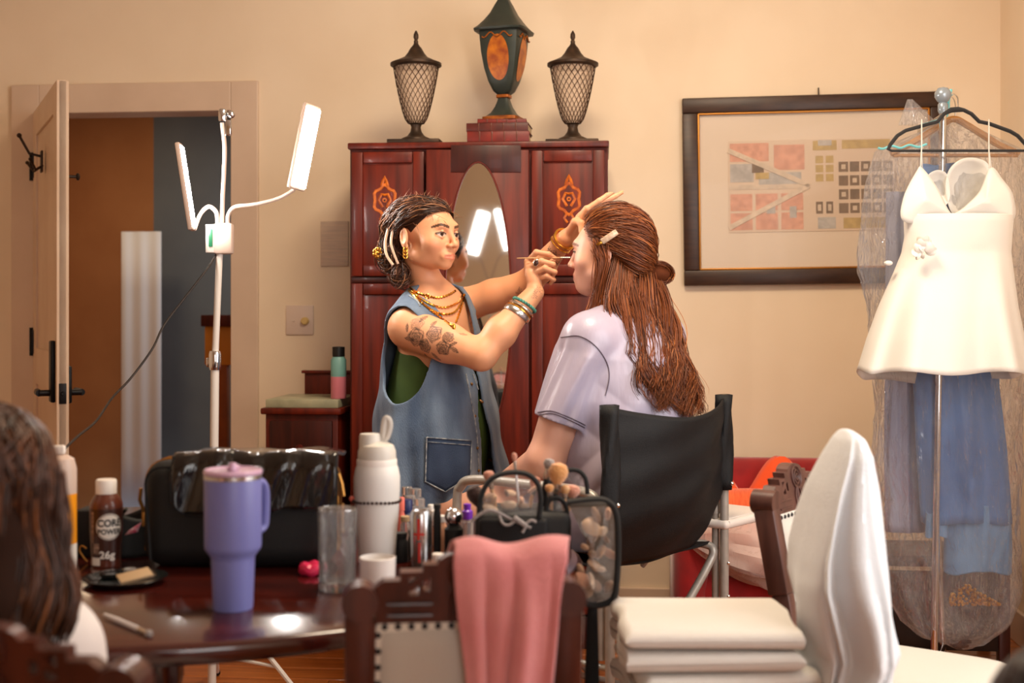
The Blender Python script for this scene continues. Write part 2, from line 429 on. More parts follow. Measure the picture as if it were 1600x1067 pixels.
# ================================================================== hall things
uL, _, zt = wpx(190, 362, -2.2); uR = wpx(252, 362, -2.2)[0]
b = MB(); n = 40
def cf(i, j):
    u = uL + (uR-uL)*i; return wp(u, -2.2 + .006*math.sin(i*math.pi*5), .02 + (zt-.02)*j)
b.grid(cf, 60, 6); o = one('light_stripe_panel', b, 'light_stripe_panel', 'pale panel standing in for a stripe of daylight in the hallway beyond the door', 'light_stripe_panel', solid=.006)  # panel added in place of window light falling on the hall wall
hs = thing('wooden_stand', 'orange-brown wooden stand in the hallway, at the right side of the doorway', 'stand', wp(wpx(344, 900, -1.2)[0], -1.2, 0), WA)
zz = wpx(344, 492, -1.2)[2]
MB().box((0, 0, zz-.03), (.17, .12, .06), .006).build('top_rail', 'mahogany', hs, world=False)
MB().box((0, 0, zz-.16), (.15, .05, .2), .004).build('panel', 'hall_amber_glow', hs, world=False)
MB().box((.02, 0, (zz-.26)/2+.02), (.05, .05, zz-.26-.04), .004).build('leg', 'hall_wood', hs, world=False)
MB().box((0, 0, .015), (.26, .2, .03), .006).build('base', 'hall_wood', hs, world=False)

# ================================================================== wall things
u, _, z = wpx(469, 500)
sw = thing('light_switch', 'square pale wall plate with a round dimmer knob left of the wardrobe', 'light switch', wp(u, 0, z), WA)
MB().box((0, -.004, 0), (.118, .008, .124), .003).build('plate', 'switch_plate', sw, world=False)
MB().lathe([(.017, 0), (.016, .014), (.012, .018), (0, .018)], (.024, -.008, -.004), 20, Matrix.Rotation(math.pi/2, 3, 'X')).build('knob', 'brass_knob', sw, world=False)
MB().box((-.028, -.009, -.004), (.012, .004, .006), .001).build('slide', 'switch_plate', sw, world=False)
u0, _, z1 = wpx(502, 346); u1, _, z0 = wpx(545, 416)
one('notice_board', wbox(MB(), u0, u1, .001, .012, z0, z1, .002), mat('notice', (214, 190, 166), .7, col2=(196, 176, 158), scale=30, stretch=(.4, 1, 8)), 'small pale notice panel on the wall half hidden behind the wardrobe', 'notice')

# picture
cu, _, cz = wpx(1270, 297); hw = (wpx(1476, 297)[0]-wpx(1066, 297)[0])/2; hh = (wpx(1270, 152)[2]-wpx(1270, 446)[2])/2
pic = thing('framed_picture', 'framed city-plan print with wide white mat in a dark brown frame', 'picture', wp(cu, 0, cz), WA)
pic.rotation_euler = (0, -.012, WA); WM[pic] = Matrix.Translation(wp(cu, 0, cz)) @ Euler((0, -.012, WA)).to_matrix().to_4x4()
fw = .062
for nm, c, d in (('frame_rail', (0, -.018, hh-fw/2), (2*hw, .036, fw)), ('frame_rail', (0, -.018, -hh+fw/2), (2*hw, .036, fw)), ('frame_stile', (-hw+fw/2, -.018, 0), (fw, .036, 2*hh-2*fw)), ('frame_stile', (hw-fw/2, -.018, 0), (fw, .036, 2*hh-2*fw))):
    MB().box(c, d, .006).build(nm, 'frame_wood', pic, world=False)
iw, ih = hw-fw, hh-fw
g = MB()
for c, d in (((0, -.022, ih-.004), (2*iw, .012, .008)), ((0, -.022, -ih+.004), (2*iw, .012, .008)), ((-iw+.004, -.022, 0), (.008, .012, 2*ih)), ((iw-.004, -.022, 0), (.008, .012, 2*ih))): g.box(c, d, .002)
g.build('gilt_fillet', 'gilt', pic, world=False)
MB().box((0, -.008, 0), (2*iw-.002, .006, 2*ih-.002)).build('mat_board', 'mat_board', pic, world=False, smooth=False)
# print: blocks of a street plan
pr = MB().box((0, -.0125, .018), (2*iw*.735, .003, 2*ih*.58)).build('print', mat('print_paper', (224, 200, 176), .7), pic, world=False, smooth=False)
pw2, ph2 = iw*.735, ih*.58
R2 = random.Random(3)
pal = {'salmon': (230, 172, 146), 'ochre': (206, 176, 118), 'greyblue': (200, 192, 184), 'brown': (142, 118, 98), 'cream': (230, 208, 184)}
for kk, c in pal.items(): mat('print_'+kk, c, .75, col2=tuple(int(x*.9) for x in c), scale=40)
def lot(kind, x0, x1, z0, z1, dy=0):
    MB().box((pw2*((x0+x1)/2), -.0145-dy, .018+ph2*((z0+z1)/2)), (pw2*(x1-x0), .0012, ph2*(z1-z0))).build('printed_block', 'print_'+kind, pr, world=False, smooth=False)
lot('salmon', -.98, -.52, .55, .95); lot('salmon', -.46, -.1, .35, .9); lot('greyblue', -.98, -.7, .1, .5); lot('greyblue', -.64, -.14, .02, .3)
for i in range(3):
    for j in range(2): lot('salmon', -.98+i*.3, -.72+i*.3, -.95+j*.42, -.58+j*.42)
lot('cream', -1, -.05, -.06, .04, .0008); lot('brown', -.72, -.58, .3, .5, .001); lot('ochre', -.68, -.52, .16, .3, .001); lot('greyblue', -.55, -.45, -.6, -.4, .001); lot('greyblue', -.28, -.2, -.7, -.45, .001)
lot('ochre', .0, .28, .76, .97); lot('ochre', .34, .9, .78, .97); lot('greyblue', .06, .22, .86, .98, .001)
for i in range(2):
    for j in range(3): lot('ochre', .03+i*.12, .12+i*.12, .08+j*.2, .24+j*.2)
for i in range(5):
    for j in range(4):
        lot('brown', .3+i*.13, .41+i*.13, -.62+j*.3, -.4+j*.3)
        if (i+j) % 2: lot('cream', .33+i*.13, .38+i*.13, -.56+j*.3, -.46+j*.3, .001)
for i in range(2): lot('brown', .03+i*.12, .11+i*.12, -.62, -.36); lot('cream', .05+i*.12, .09+i*.12, -.56, -.42, .001)
lot('ochre', .35, .95, -.95, -.72); lot('greyblue', .05, .26, -.95, -.7)
for zq in (.8, -.9): MB().bar((-pw2, -.016, .018+ph2*zq), (-.05*pw2, -.016, .018), .004, .02).build('printed_avenue', 'print_cream', pr, world=False, smooth=False)
MB().box((0, -.02, 0), (2*iw, .002, 2*ih)).build('pane', plastic_film('pane_glass', (255, 255, 255), .02, .03, 1, .12, 0), pic, world=False, smooth=False)
MB().tube([wp(cu+.02, .02, cz+hh), wp(cu+.02, .02, cz+hh+.03)], .003, 6).build('hanging_nail', 'bronze', pic)

# ================================================================== wardrobe
WY = 4.80
wl = at(545, 222, WY+.04); wr = at(950, 220, WY-.03)
wd = thing('wardrobe', 'mahogany wardrobe with an oval mirror and inlaid medallions', 'wardrobe', ((wl.x+wr.x)/2, (wl.y+wr.y)/2, 0), math.atan2(wr.y-wl.y, wr.x-wl.x))
WW = (Vector((wl.x, wl.y))-Vector((wr.x, wr.y))).length; WH = 1.895; WDp = .40
bd = MB(); t = .022
bd.box((0, WDp/2+.012, WH/2), (WW, WDp-.024, WH-.02), .004)
bd.build('carcass', 'mahogany', wd, world=False, smooth=False)
MB().box((0, WDp/2, WH-.012), (WW+.008, WDp+.016, .024), .005).build('top_board', 'mahogany', wd, world=False)
MB().box((0, WDp/2, .06), (WW+.01, WDp+.014, .12), .005).build('plinth', 'mahogany_dark', wd, world=False)
s1 = -WW/2 + WW*(668-545)/405; s2 = -WW/2 + WW*(829-545)/405
def framed(x0, x1, z0, z1, par, name, mt, y=-.005, fr=.045):
    d = MB().box(((x0+x1)/2, y+.008, (z0+z1)/2), (x1-x0-.004, .02, z1-z0-.004), .002)
    for a0, a1, b0, b1 in ((x0, x0+fr, z0, z1), (x1-fr, x1, z0, z1), (x0+fr, x1-fr, z0, z0+fr), (x0+fr, x1-fr, z1-fr, z1)):
        d.box(((a0+a1)/2, y-.004, (b0+b1)/2), (a1-a0-.003, .02, b1-b0-.003), .004)
    return d.build(name, mt, par, world=False)
zmid = CZ+(490-437)*WY/F
drs = []
for x0, x1 in ((-WW/2+.012, s1-.006), (s2+.006, WW/2-.012)):
    dr = framed(x0, x1, zmid+.012, WH-.035, wd, 'upper_door', 'mahogany'); drs.append(dr)
    framed(x0, x1, .13, zmid-.012, wd, 'lower_door', 'mahogany')
    MB().box(((x0+x1)/2, .0, zmid), (x1-x0, .016, .022), .003).build('mid_rail', 'mahogany_dark', wd, world=False)
# medallions
def medallion(cx, cz, par, s=1.0):
    y = -.0055
    g_ = MB(); n = 28; pts = []
    for k_ in range(n):
        a = 2*math.pi*k_/n; r = 1 + .10*math.cos(6*a)
        pts.append((cx+.046*s*r*math.sin(a), y, cz+.06*s*r*math.cos(a)))
    g_.tube(pts, .0085*s, 6, closed=True, flat=(.5, 1), up=(0, 1, 0))
    for k_ in range(0, n, 2): g_.sphere((pts[k_][0], y, pts[k_][2]), (.009*s, .003, .009*s), 6, 4)
    g_.tube([(cx-.012, y, cz+.06*s), (cx-.006, y, cz+.083*s), (cx, y, cz+.1*s), (cx+.006, y, cz+.083*s), (cx+.012, y, cz+.06*s)], .007*s, 6)
    for sg in (-1, 1):
        g_.tube([(cx+sg*.005, y, cz-.058*s), (cx+sg*.02*s, y, cz-.08*s), (cx+sg*.006*s, y, cz-.1*s)], .006*s, 6)
        g_.tube([(cx+sg*.008*s, y, cz-.03*s), (cx+sg*.026*s, y, cz+.0*s), (cx+sg*.014*s, y, cz+.026*s), (cx, y, cz+.022*s)], .0065*s, 6)
    o_ = g_.build('inlay_wreath', 'inlay', par, world=False)
    MB().lathe([(.0, 0), (.010*s, .0), (.010*s, .003), (0, .003)], (cx, y-.002, cz), 14, Matrix.Rotation(math.pi/2, 3, 'X')).build('keyhole_plate', 'inlay', par, world=False)
    MB().sphere((cx, y-.005, cz), .004*s, 8, 6).build('keyhole', 'stud', par, world=False)
for cx, dr in ((at(600, 0, WY).x, drs[0]), (at(889, 0, WY).x, drs[1])):
    lx = cx - (wl.x+wr.x)/2
    medallion(lx, CZ+(490-312)*WY/F, dr, .88)
# centre door with oval mirror
AJ = math.radians(5.0)                      # the mirrored centre door stands a little ajar
MD = Matrix.Translation((s2, -.012, 0)) @ Matrix.Rotation(AJ, 4, 'Z') @ Matrix.Translation((-s2, .012, 0))
MB(MD).box(((s1+s2)/2, -.012, (WH-.035+.13)/2), (s2-s1-.006, .03, WH-.165), .004).build('centre_door', 'mahogany', wd, world=False)
MB(MD).box((at(760, 0, WY).x-(wl.x+wr.x)/2, -.0285, CZ+(490-250)*WY/F), (.26, .004, .1), .001).build('crest_veneer', 'mahogany_dark', wd, world=False)
mcx = at(748, 0, WY).x-(wl.x+wr.x)/2; mcz = CZ+(490-474)*WY/F; ma, mb_ = 50*WY/F, 217*WY/F
n = 64; Vv = [(mcx, -.0315, mcz)]; Fv = []
for k_ in range(n):
    a = 2*math.pi*k_/n; Vv.append((mcx+ma*math.cos(a), -.0315, mcz+mb_*math.sin(a)))
for k_ in range(n): Fv.append((0, 1+k_, 1+(k_+1) % n))
MB(MD).add(Vv, Fv).build('mirror_glass', 'mirror', wd, world=False, smooth=False)
MB(MD).tube([(mcx+(ma+.003)*math.cos(2*math.pi*k_/n), -.031, mcz+(mb_+.003)*math.sin(2*math.pi*k_/n)) for k_ in range(n)], .0065, 8, closed=True, flat=(1, .6), up=(0, 1, 0)).build('mirror_bezel', 'mahogany', wd, world=False)
def wtop(px, depth):       # point on the wardrobe top under a pixel column
    Y = WY+depth; return Vector(((px-800)*Y/F, Y, WH))
# lanterns on the wardrobe
def lantern(px, label):
    p = wtop(px, .10)
    L_ = thing('mesh_lantern', label, 'lantern', p, WA, 'wire mesh lanterns on the wardrobe')
    MB().box((0, 0, .008), (.2, .14, .016), .003).build('plinth', 'bronze', L_, world=False)
    prof = [(.058, .016), (.056, .024), (.034, .034), (.022, .05), (.018, .068), (.022, .078), (.03, .082)]
    MB().lathe(prof, seg=24).build('foot', 'bronze', L_, world=False)
    zb, zt_ = .082, .305
    def rad(s_): return .030 + (.088-.030)*(s_**.62)
    wm = MB(); nw = 22; ns = 14
    for dirn in (-1, 1):
        for k_ in range(nw):
            path = []
            for i in range(ns+1):
                s_ = i/ns; a = 2*math.pi*k_/nw + dirn*s_*1.9; r = rad(s_)
                path.append((r*math.cos(a), r*math.sin(a), zb+(zt_-zb)*s_))
            wm.tube(path, .0013, 4, caps=False)
    wm.build('mesh_basket', 'mesh_wire', L_, world=False)
    MB().lathe([(rad(i/16)-.006, zb+(zt_-zb)*i/16) for i in range(17)], seg=28).build('glass_liner', plastic_film('liner', (232, 200, 170), .45, .3, 4, .2, .1) if 'liner' not in MAT else MAT['liner'], L_, world=False)
    MB().lathe([(.086, .297), (.098, .303), (.098, .312), (.07, .324), (.046, .335), (.032, .352), (.022, .37), (.012, .382), (.008, .39), (.009, .396), (.006, .402), (.010, .412), (.009, .424), (.003, .437), (0, .439)], seg=28).build('lid', 'bronze', L_, world=False)
    return L_
lantern(650, 'wire mesh lantern at the left end of the wardrobe top')
lantern(895, 'wire mesh lantern at the right end of the wardrobe top')
# books
pb = wtop(781, .10)
def book(c, d, m, label, rz):
    t_ = thing('book', label, 'book', c, WA+rz, 'books under the painted urn')
    MB().box((0, .003, d[2]/2), (d[0]-.008, d[1]-.006, d[2]-.008)).build('pages', 'pages', t_, world=False, smooth=False)
    cv = MB().box((0, 0, .002), (d[0], d[1], .004), .001).box((0, 0, d[2]-.002), (d[0], d[1], .004), .001).box((0, -d[1]/2+.002, d[2]/2), (d[0], .004, d[2]), .0015)
    cv.build('cover', m, t_, world=False)
    for xx in (-.3, -.1, .1, .3): MB().box((xx*d[0], -d[1]/2, d[2]/2), (.005, .003, d[2]*.95), .001).build('spine_band', 'inlay_dark', t_, world=False)
book(pb, (.235, .17, .042), 'book_red', 'thick red book at the bottom of the pile under the urn', .03)
book(pb+Vector((.0, 0, .042)), (.235, .16, .032), 'book_brown', 'dark red book in the middle of the pile under the urn', -.02)
book(pb+Vector((.012, 0, .074)), (.185, .15, .016), 'book_red', 'thin red book topmost of the pile under the urn', .05)
# tole urn: square section, rotated a little
ub = pb+Vector((.016, 0, .090))
ur = thing('covered_urn', 'dark green painted metal urn with gold cartouche and pagoda lid on books', 'urn', ub, WA-.22)
Rq = 4
def sqprof(prof, m, nm, par=ur): return MB().lathe(prof, seg=32, sq=7).build(nm, m, par, world=False)
sqprof([(.072, 0), (.072, .012), (.06, .016)], 'tole_gold', 'base')
sqprof([(.06, .016), (.044, .03), (.03, .055), (.022, .078), (.02, .088)], 'tole', 'foot')
sqprof([(.02, .088), (.026, .09), (.026, .1), (.02, .102)], 'tole_gold', 'collar')
body = sqprof([(.022, .102), (.036, .115), (.052, .15), (.066, .2), (.076, .26), (.081, .315), (.082, .337)], 'tole', 'body')
sqprof([(.084, .335), (.098, .338), (.101, .345), (.086, .358), (.066, .382), (.047, .41), (.032, .442), (.017, .472), (.011, .48)], 'tole', 'lid')
MB().lathe([(.011, .48), (.015, .486), (.009, .492), (.014, .5), (.011, .512), (0, .518)], seg=16).build('finial', 'tole_gold', ur, world=False)
# cartouche on the two visible faces
for ang in (-math.pi/2, 0):
    def cfun(i, j, ang=ang):
        a = 2*math.pi*i; rr = j*.999
        lx = .043*rr*math.cos(a); lz = .235 + .085*rr*math.sin(a)
        s_ = max(0, min(1, (lz-.102)/.243)); dep = np.interp(lz, [.102, .115, .15, .2, .26, .32, .345], [.022, .036, .052, .066, .076, .081, .082])+.0018
        p = Vector((lx, -dep, lz)); return Matrix.Rotation(ang+math.pi/2, 3, 'Z') @ p
    MB().grid(cfun, 28, 5, cu=True).build('cartouche', 'cartouche', body, world=False)
    path = [Matrix.Rotation(ang+math.pi/2, 3, 'Z') @ Vector((x, -.0835, .318-.010*math.cos(x*120))) for x in np.linspace(-.06, .06, 17)]
    MB().tube(path, .0028, 6).build('painted_swag', 'tole_gold', body, world=False)

# ================================================================== chest of drawers beside the wardrobe
cl = at(404, 640, 4.86); cr = at(539, 640, 4.84)
ch = thing('chest_of_drawers', 'low mahogany chest with a pale stone slab, left of the wardrobe', 'chest', ((cl.x+cr.x)/2-.0, 4.85, 0), WA)
CW = cr.x-cl.x-.02; ctz = CZ+(490-637)*4.86/F
MB().box((0, .17, ctz/2), (CW-.03, .34, ctz-.03), .004).build('carcass', 'mahogany', ch, world=False)
MB().box((0, .165, ctz-.012), (CW, .37, .024), .006).build('top_board', 'mahogany', ch, world=False)
for i in range(3):
    z1 = ctz-.04-i*.27; 
    dw = MB().box((0, -.004, z1-.125), (CW-.07, .022, .235), .004).build('drawer', 'mahogany_dark', ch, world=False)
    MB().lathe([(.006, 0), (.006, .012), (.016, .018), (.014, .026), (0, .029)], (0, -.014, z1-.11), 14, Matrix.Rotation(math.pi/2, 3, 'X')).build('knob', 'mahogany', dw, world=False)
MB().box((.0, .165, ctz+.016), (CW-.03, .33, .032), .003).build('stone_slab', 'stone_top', ch, world=False)
MB().box((.02, .335, ctz+.06), (CW-.12, .02, .12), .004).box((.02, .33, ctz+.122), (CW-.1, .035, .012), .003).build('backsplash', 'mahogany', ch, world=False)
wbp = Vector((at(529, 0, 4.9).x, 4.9, ctz+.033))
bt = thing('water_bottle', 'teal and pink water bottle with a black lid on the chest', 'bottle', wbp)
zB = CZ+(490-541)*4.9/F - wbp.z
MB().lathe([(.028, 0), (.030, .004), (.030, zB*.42)], seg=20).build('lower_body', mat('pinkpaint', (206, 120, 132), .4), bt, world=False)
MB().lathe([(.030, zB*.42), (.030, zB*.74), (.022, zB*.8)], seg=20).build('upper_body', mat('tealpaint', (112, 158, 150), .4), bt, world=False)
MB().lathe([(.022, zB*.8), (.024, zB*.81), (.024, zB*.99), (.0, zB)], seg=20).build('lid', 'black_plastic', bt, world=False)

# ================================================================== LED floor lamp
LY = 4.06
fl_base = atz(331, 1034, .0); 
def P_(px, py, Y=LY): return at(px, py, Y)
def led_panel(par, a, b, width, nrm, thick=.016, end='lamp_grey', glow='led'):
    """flat LED head from a to b, facing nrm"""
    a, b = Vector(a), Vector(b); t_ = (b-a).normalized(); n_ = Vector(nrm); n_ = (n_-t_*n_.dot(t_)).normalized(); x_ = n_.cross(t_)
    R_ = Matrix((x_, n_, t_)).transposed().to_4x4(); c = (a+b)/2; L2 = (b-a).length
    hsng = MB().box(c, (width, thick, L2), .005, R_).build('lamp_head', end, par)
    MB().box(c+n_*(thick/2+.001), (width-.008, .004, L2-.02), .0015, R_).build('led_strip', glow, hsng)
    return hsng
lamp = thing('led_floor_lamp', 'white tripod floor lamp with bright LED bars in front of the doorway', 'floor lamp', (at(331, 0, LY).x, LY, 0))
tp, bt_ = P_(343, 396), P_(331, 1000); bt_.z = .03
MB().tube([bt_, P_(336, 560)], .0135, 12).build('lower_pole', 'lamp_white', lamp)
MB().tube([P_(336, 562), tp], .0105, 12).build('upper_pole', 'lamp_white', lamp)
MB().lathe([(.017, -.03), (.02, -.02), (.02, .02), (.017, .03)], P_(336, 563), 14).box(P_(330, 566), (.03, .018, .03), .004).build('clamp', 'chrome', lamp)
zf = CZ-(1034-490)*LY/F
hub = Vector((bt_.x, LY, .17)); 
MB().lathe([(.02, -.02), (.024, 0), (.02, .03)], hub, 14).build('tripod_hub', 'black_plastic', lamp)
for ang in (-.30, 1.75, 3.55):
    e = hub + Vector((.36*math.cos(ang), .36*math.sin(ang), -.158)); top = hub+Vector((.02*math.cos(ang), .02*math.sin(ang), .20))
    lg = MB().tube([top, e], .008, 8).build('tripod_leg', 'lamp_white', lamp)
    mid = top.lerp(e, .62); MB().tube([hub+Vector((0, 0, .0)), mid], .006, 8).build('brace', 'lamp_white', lg)
    MB().sphere(e, .011, 10, 6).build('foot', 'black_plastic', lg)
bx = MB().box(P_(350, 373), (.058, .04, .098), .008).build('control_box', 'lamp_grey', lamp)
MB().box(P_(328, 373)+Vector((.004, 0, 0)), (.03, .03, .09), .003).build('side_module', 'lamp_white', bx)
MB().box(P_(328, 372)+Vector((.006, -.0165, 0)), (.012, .003, .056), .001).build('display', 'display_green', bx)
def goose(pts, r=.0075):
    # catmull-rom through the points
    P = [Vector(p) for p in pts]; out = []
    for i in range(len(P)-1):
        p0, p1, p2, p3 = P[max(i-1, 0)], P[i], P[i+1], P[min(i+2, len(P)-1)]
        for s_ in range(8):
            t = s_/8; out.append(.5*((2*p1)+(p2-p0)*t+(2*p0-5*p1+4*p2-p3)*t*t+(3*p1-p0-3*p2+p3)*t**3))
    out.append(P[-1]); return out
h1 = led_panel(lamp, P_(488, 164, 4.03), P_(462, 296, 4.03), .078, Vector((.80, -.45, -.20)))
h2 = led_panel(lamp, P_(279, 224, 3.98), P_(300, 360, 3.98), .062, Vector((.86, .06, -.1)), end='lamp_grey')
MB().tube(goose([P_(356, 350), P_(357, 335), P_(368, 323), P_(400, 319), P_(435, 310), P_(460, 296, 4.04)]), .0062, 8).build('gooseneck', 'lamp_grey', lamp)
MB().tube(goose([P_(340, 352), P_(338, 332), P_(326, 323), P_(313, 335), P_(304, 358, 4.0)]), .0068, 8).build('gooseneck', 'lamp_grey', lamp)
MB().tube(goose([P_(347, 352), P_(348, 310), P_(350, 270), P_(351, 230), P_(347, 192)]), .0068, 8).build('gooseneck', 'lamp_grey', lamp)
MB().lathe([(.012, 0), (.014, .006), (.014, .034), (.01, .04)], P_(348, 190), 14).sphere(P_(361, 179), .013, 10, 8).box(P_(357, 200), (.02, .015, .05), .004).build('head_clip', 'chrome', lamp)
cpts = [P_(338, 398, 4.06), P_(320, 425, 4.0), P_(285, 470, 3.95), P_(255, 510, 3.9), P_(238, 545, 3.85), P_(205, 590, 3.8), P_(175, 622, 3.7), P_(150, 658, 3.5), P_(120, 683, 3.3), P_(95, 710, 3.1), P_(70, 760, 3.0)]
MB().tube(goose(cpts), .0034, 6).build('power_cord', 'cord_black', lamp)
# second lamp of the same kind behind the photographer on the left, seen only in the wardrobe mirror
def mirror_pt(px, py, dist):
    """a point that shows in the oval mirror at a pixel, dist metres in front of the mirror"""
    az = wd.rotation_euler.z+AJ; n_ = Vector((math.sin(az), -math.cos(az), 0)); q = WM[wd] @ (MD @ Vector((mcx, -.0315, mcz)))
    d_ = Vector(((px-800)/F, 1, (HY-py)/F)); o_ = Vector((0, 0, CZ)); t_ = (q-o_).dot(n_)/d_.dot(n_); hit = o_+d_*t_
    r_ = (d_ - 2*d_.dot(n_)*n_).normalized(); return hit + r_*dist
g1, g2 = mirror_pt(757, 330, 5.3), mirror_pt(737, 398, 5.3); g3, g4 = mirror_pt(776, 326, 5.2), mirror_pt(793, 392, 5.2)
gb = (g2+g4)/2
lamp2 = thing('led_floor_lamp', 'second tripod LED lamp standing behind the photographer, seen in the oval mirror', 'floor lamp', (gb.x, gb.y, 0))
lk = Vector((wd.location.x, wd.location.y, 1.5))-gb
led_panel(lamp2, g1, g2, .10, lk, glow='led_dim'); led_panel(lamp2, g3, g4, .05, lk, glow='led_dim')
MB().tube([Vector((gb.x, gb.y, .1)), Vector((gb.x, gb.y, gb.z-.25))], .012, 10).build('pole', 'lamp_white', lamp2)
for g_ in (g2, g4): MB().tube(goose([Vector((gb.x, gb.y, gb.z-.25)), (Vector((gb.x, gb.y, gb.z-.1))+g_)/2, g_]), .007, 8).build('gooseneck', 'lamp_grey', lamp2)
for ang in (.3, 2.4, 4.5): MB().tube([Vector((gb.x, gb.y, .3)), Vector((gb.x+.4*math.cos(ang), gb.y+.4*math.sin(ang), .006))], .008, 8).build('tripod_leg', 'lamp_white', lamp2)

# ================================================================== red armchair with cushion and plastic bag
ra = thing('red_armchair', 'low red velvet armchair against the wall behind the folding chair', 'armchair', (.93, 4.72, 0), WA)
MB().box((.0, .0, .2), (.62, .62, .28), .05, seg=3).build('seat', 'red_velvet', ra, world=False)
MB().box((.0, .26, .42), (.66, .16, .54), .05, (-.1, 0, 0), seg=3).build('backrest', 'red_velvet', ra, world=False)
for sg in (-1, 1): MB().box((sg*.28, -.02, .27), (.12, .62, .44), .05, seg=3).build('armrest', 'red_velvet', ra, world=False)
for sx in (-1, 1):
    for sy in (-1, 1): MB().lathe([(.016, 0), (.026, .06)], (sx*.26, sy*.23, .001), 10).build('leg', 'mahogany_dark', ra, world=False)
cu_ = thing('cushion', 'orange ribbed knit cushion on the red armchair', 'cushion', (.86, 4.60, .335), WA)
def pillow(w_, h_, t_, n=17):
    b_ = MB()
    for sg in (-1, 1):
        def pf(i, j, sg=sg):
            x = (i-.5)*2; y = (j-.5)*2
            e = max(0, (1-x**4)*(1-y**4))**.5; return (x*w_/2*(1-.06*(y*y)), sg*t_/2*e, y*h_/2*(1-.06*x*x))
        b_.grid(pf, n, n)
    return b_
pm = pillow(.40, .30, .14); pm.M = None
for i_, v_ in enumerate(pm.v): pm.v[i_] = Euler((-.35, 0, .1)).to_matrix() @ v_ + Vector((0, .0, .14))
pm.build('cover', 'orange_knit', cu_, world=False)
th = thing('throw_blanket', 'bright orange blanket bunched on the red armchair', 'blanket', (.97, 4.66, .36), WA)
def bl(i, j):
    x = (i-.5)*.42; y = (j-.5)*.22
    return (x, y+.05, .11+.075*math.sin(9*i+3*j)+.05*math.cos(11*j+4*i) + .12*j)
MB().grid(bl, 30, 16).build('cloth', mat('orange_cloth', (238, 84, 26), .8, sheen=.3), th, world=False, solid=.02)
pbg = thing('plastic_bag', 'clear plastic bag of pale clothes lying on the red armchair seat', 'bag', (.90, 4.38, .35), WA)
def bagf(i, j):
    a = 2*math.pi*i; e = math.sin(math.pi*j)**.6
    r = 1+.09*math.sin(5*a+8*j)+.06*math.sin(11*a-5*j)
    return (.30*(j-.5)*2*1.0, .12*e*math.cos(a)*r, .09+.115*e*math.sin(a)*r - .10*(j-.35))
MB().grid(bagf, 40, 26, cu=True).build('film', plastic_film('film_pink', (250, 226, 216), .42, .1, 16, .4), pbg, world=False)
def bagc(i, j):
    a = 2*math.pi*i; e = math.sin(math.pi*j)**.7; r = 1+.12*math.sin(3*a+6*j)
    return (.25*(j-.5)*2, .085*e*math.cos(a)*r, .085+.075*e*math.sin(a)*r-.09*(j-.35))
MB().grid(bagc, 26, 18, cu=True).build('folded_clothes', mat('pale_clothes', (226, 176, 156), .9, col2=(206, 120, 90), scale=9), pbg, world=False)

# ================================================================== director's folding chair of the seated client
CLp = Vector((.262, 3.42, 0)); CRp = Vector((.640, 3.86, 0))           # back posts on the floor
bk = (CRp-CLp).normalized(); fw_ = Vector((-bk.y, bk.x, 0))              # facing
dc = thing('folding_chair', 'black fabric folding director chair with grey tubes under the seated client', 'chair', (CLp+CRp)/2 + fw_*.27)
AZ = .765; SZ = .56; DP = .56
def Cc(s_, f_, z): return CLp.lerp(CRp, s_) + fw_*f_ + Vector((0, 0, z))
for s_, nm in ((0, 'l'), (1, 'r')):
    MB().tube([Cc(s_, 0, .0), Cc(s_, 0, .98)], .0135, 12).build('back_post', 'alu', dc)
    pts = [Cc(s_, .03, AZ-.12), Cc(s_, .04, AZ-.04), Cc(s_, .085, AZ), Cc(s_, .3, AZ+.004), Cc(s_, DP-.07, AZ), Cc(s_, DP-.015, AZ-.025), Cc(s_, DP, AZ-.09), Cc(s_, DP, .3), Cc(s_, DP, 0)]
    MB().tube(goose(pts), .014, 12).build('arm_loop', 'alu', dc)
    MB().tube([Cc(s_, .03, AZ-.1), Cc(s_, .03, .32)], .0115, 10).build('inner_post', 'alu', dc)
    MB().tube([Cc(s_, 0, .06), Cc(s_, DP, .06)], .011, 10).build('floor_rail', 'alu', dc)
    MB().tube([Cc(s_, 0, .3), Cc(s_, DP, .3)], .009, 10).build('side_rail', 'alu', dc)
for f_ in (.03, DP-.05):
    for a_, b_ in ((0, 1), (1, 0)):
        pts = [Cc(a_ if a_ == 0 else 1, f_, .08), Cc(.5, f_, (.08+SZ)/2-.02), Cc(b_-.1 if b_ else .1, f_, SZ-.08), Cc(b_-.03 if b_ else .03, f_, SZ-.02), Cc(b_-.05 if b_ else .05, f_+.05, SZ-.005)]
        MB().tube(goose(pts), .0125, 10).build('cross_tube', 'alu', dc)
# rivets
for z in (.62, .5, .4): MB().sphere(Cc(1, -.014, z), .006, 8, 6).build('rivet', 'chrome', dc)
# fabric: back + seat
def backf(i, j):
    s_ = i; tz = 1.0 - .03*math.sin(math.pi*s_)*1.3; bz = SZ + .0
    # lower edge curves: the back cloth narrows towards the seat
    z = tz + (bz-tz)*j
    narrow = max(0, (j-.42)/.58)**1.5*.17
    s2_ = s_*(1-1.0*narrow) + .16*narrow
    sag = -.075*math.sin(math.pi*s_)*(1-.5*j) 
    rip = .004*math.sin(13*s_+5*j)+.003*math.sin(23*j+9*s_)
    f_ = sag + rip + .06*max(0, (j-.55)/.45)**2
    p = Cc(s2_, f_-.002, z); return p
MB().grid(backf, 34, 30).build('back_fabric', 'nylon_black', dc, solid=.005)
def seatf(i, j): return Cc(.03+.94*i, .04+(DP-.08)*j, SZ-.03*math.sin(math.pi*i)*math.sin(math.pi*min(1, j*1.2+.1))+.003*math.sin(12*i+9*j))
MB().grid(seatf, 20, 18).build('seat_fabric', 'nylon_black', dc, solid=.006)
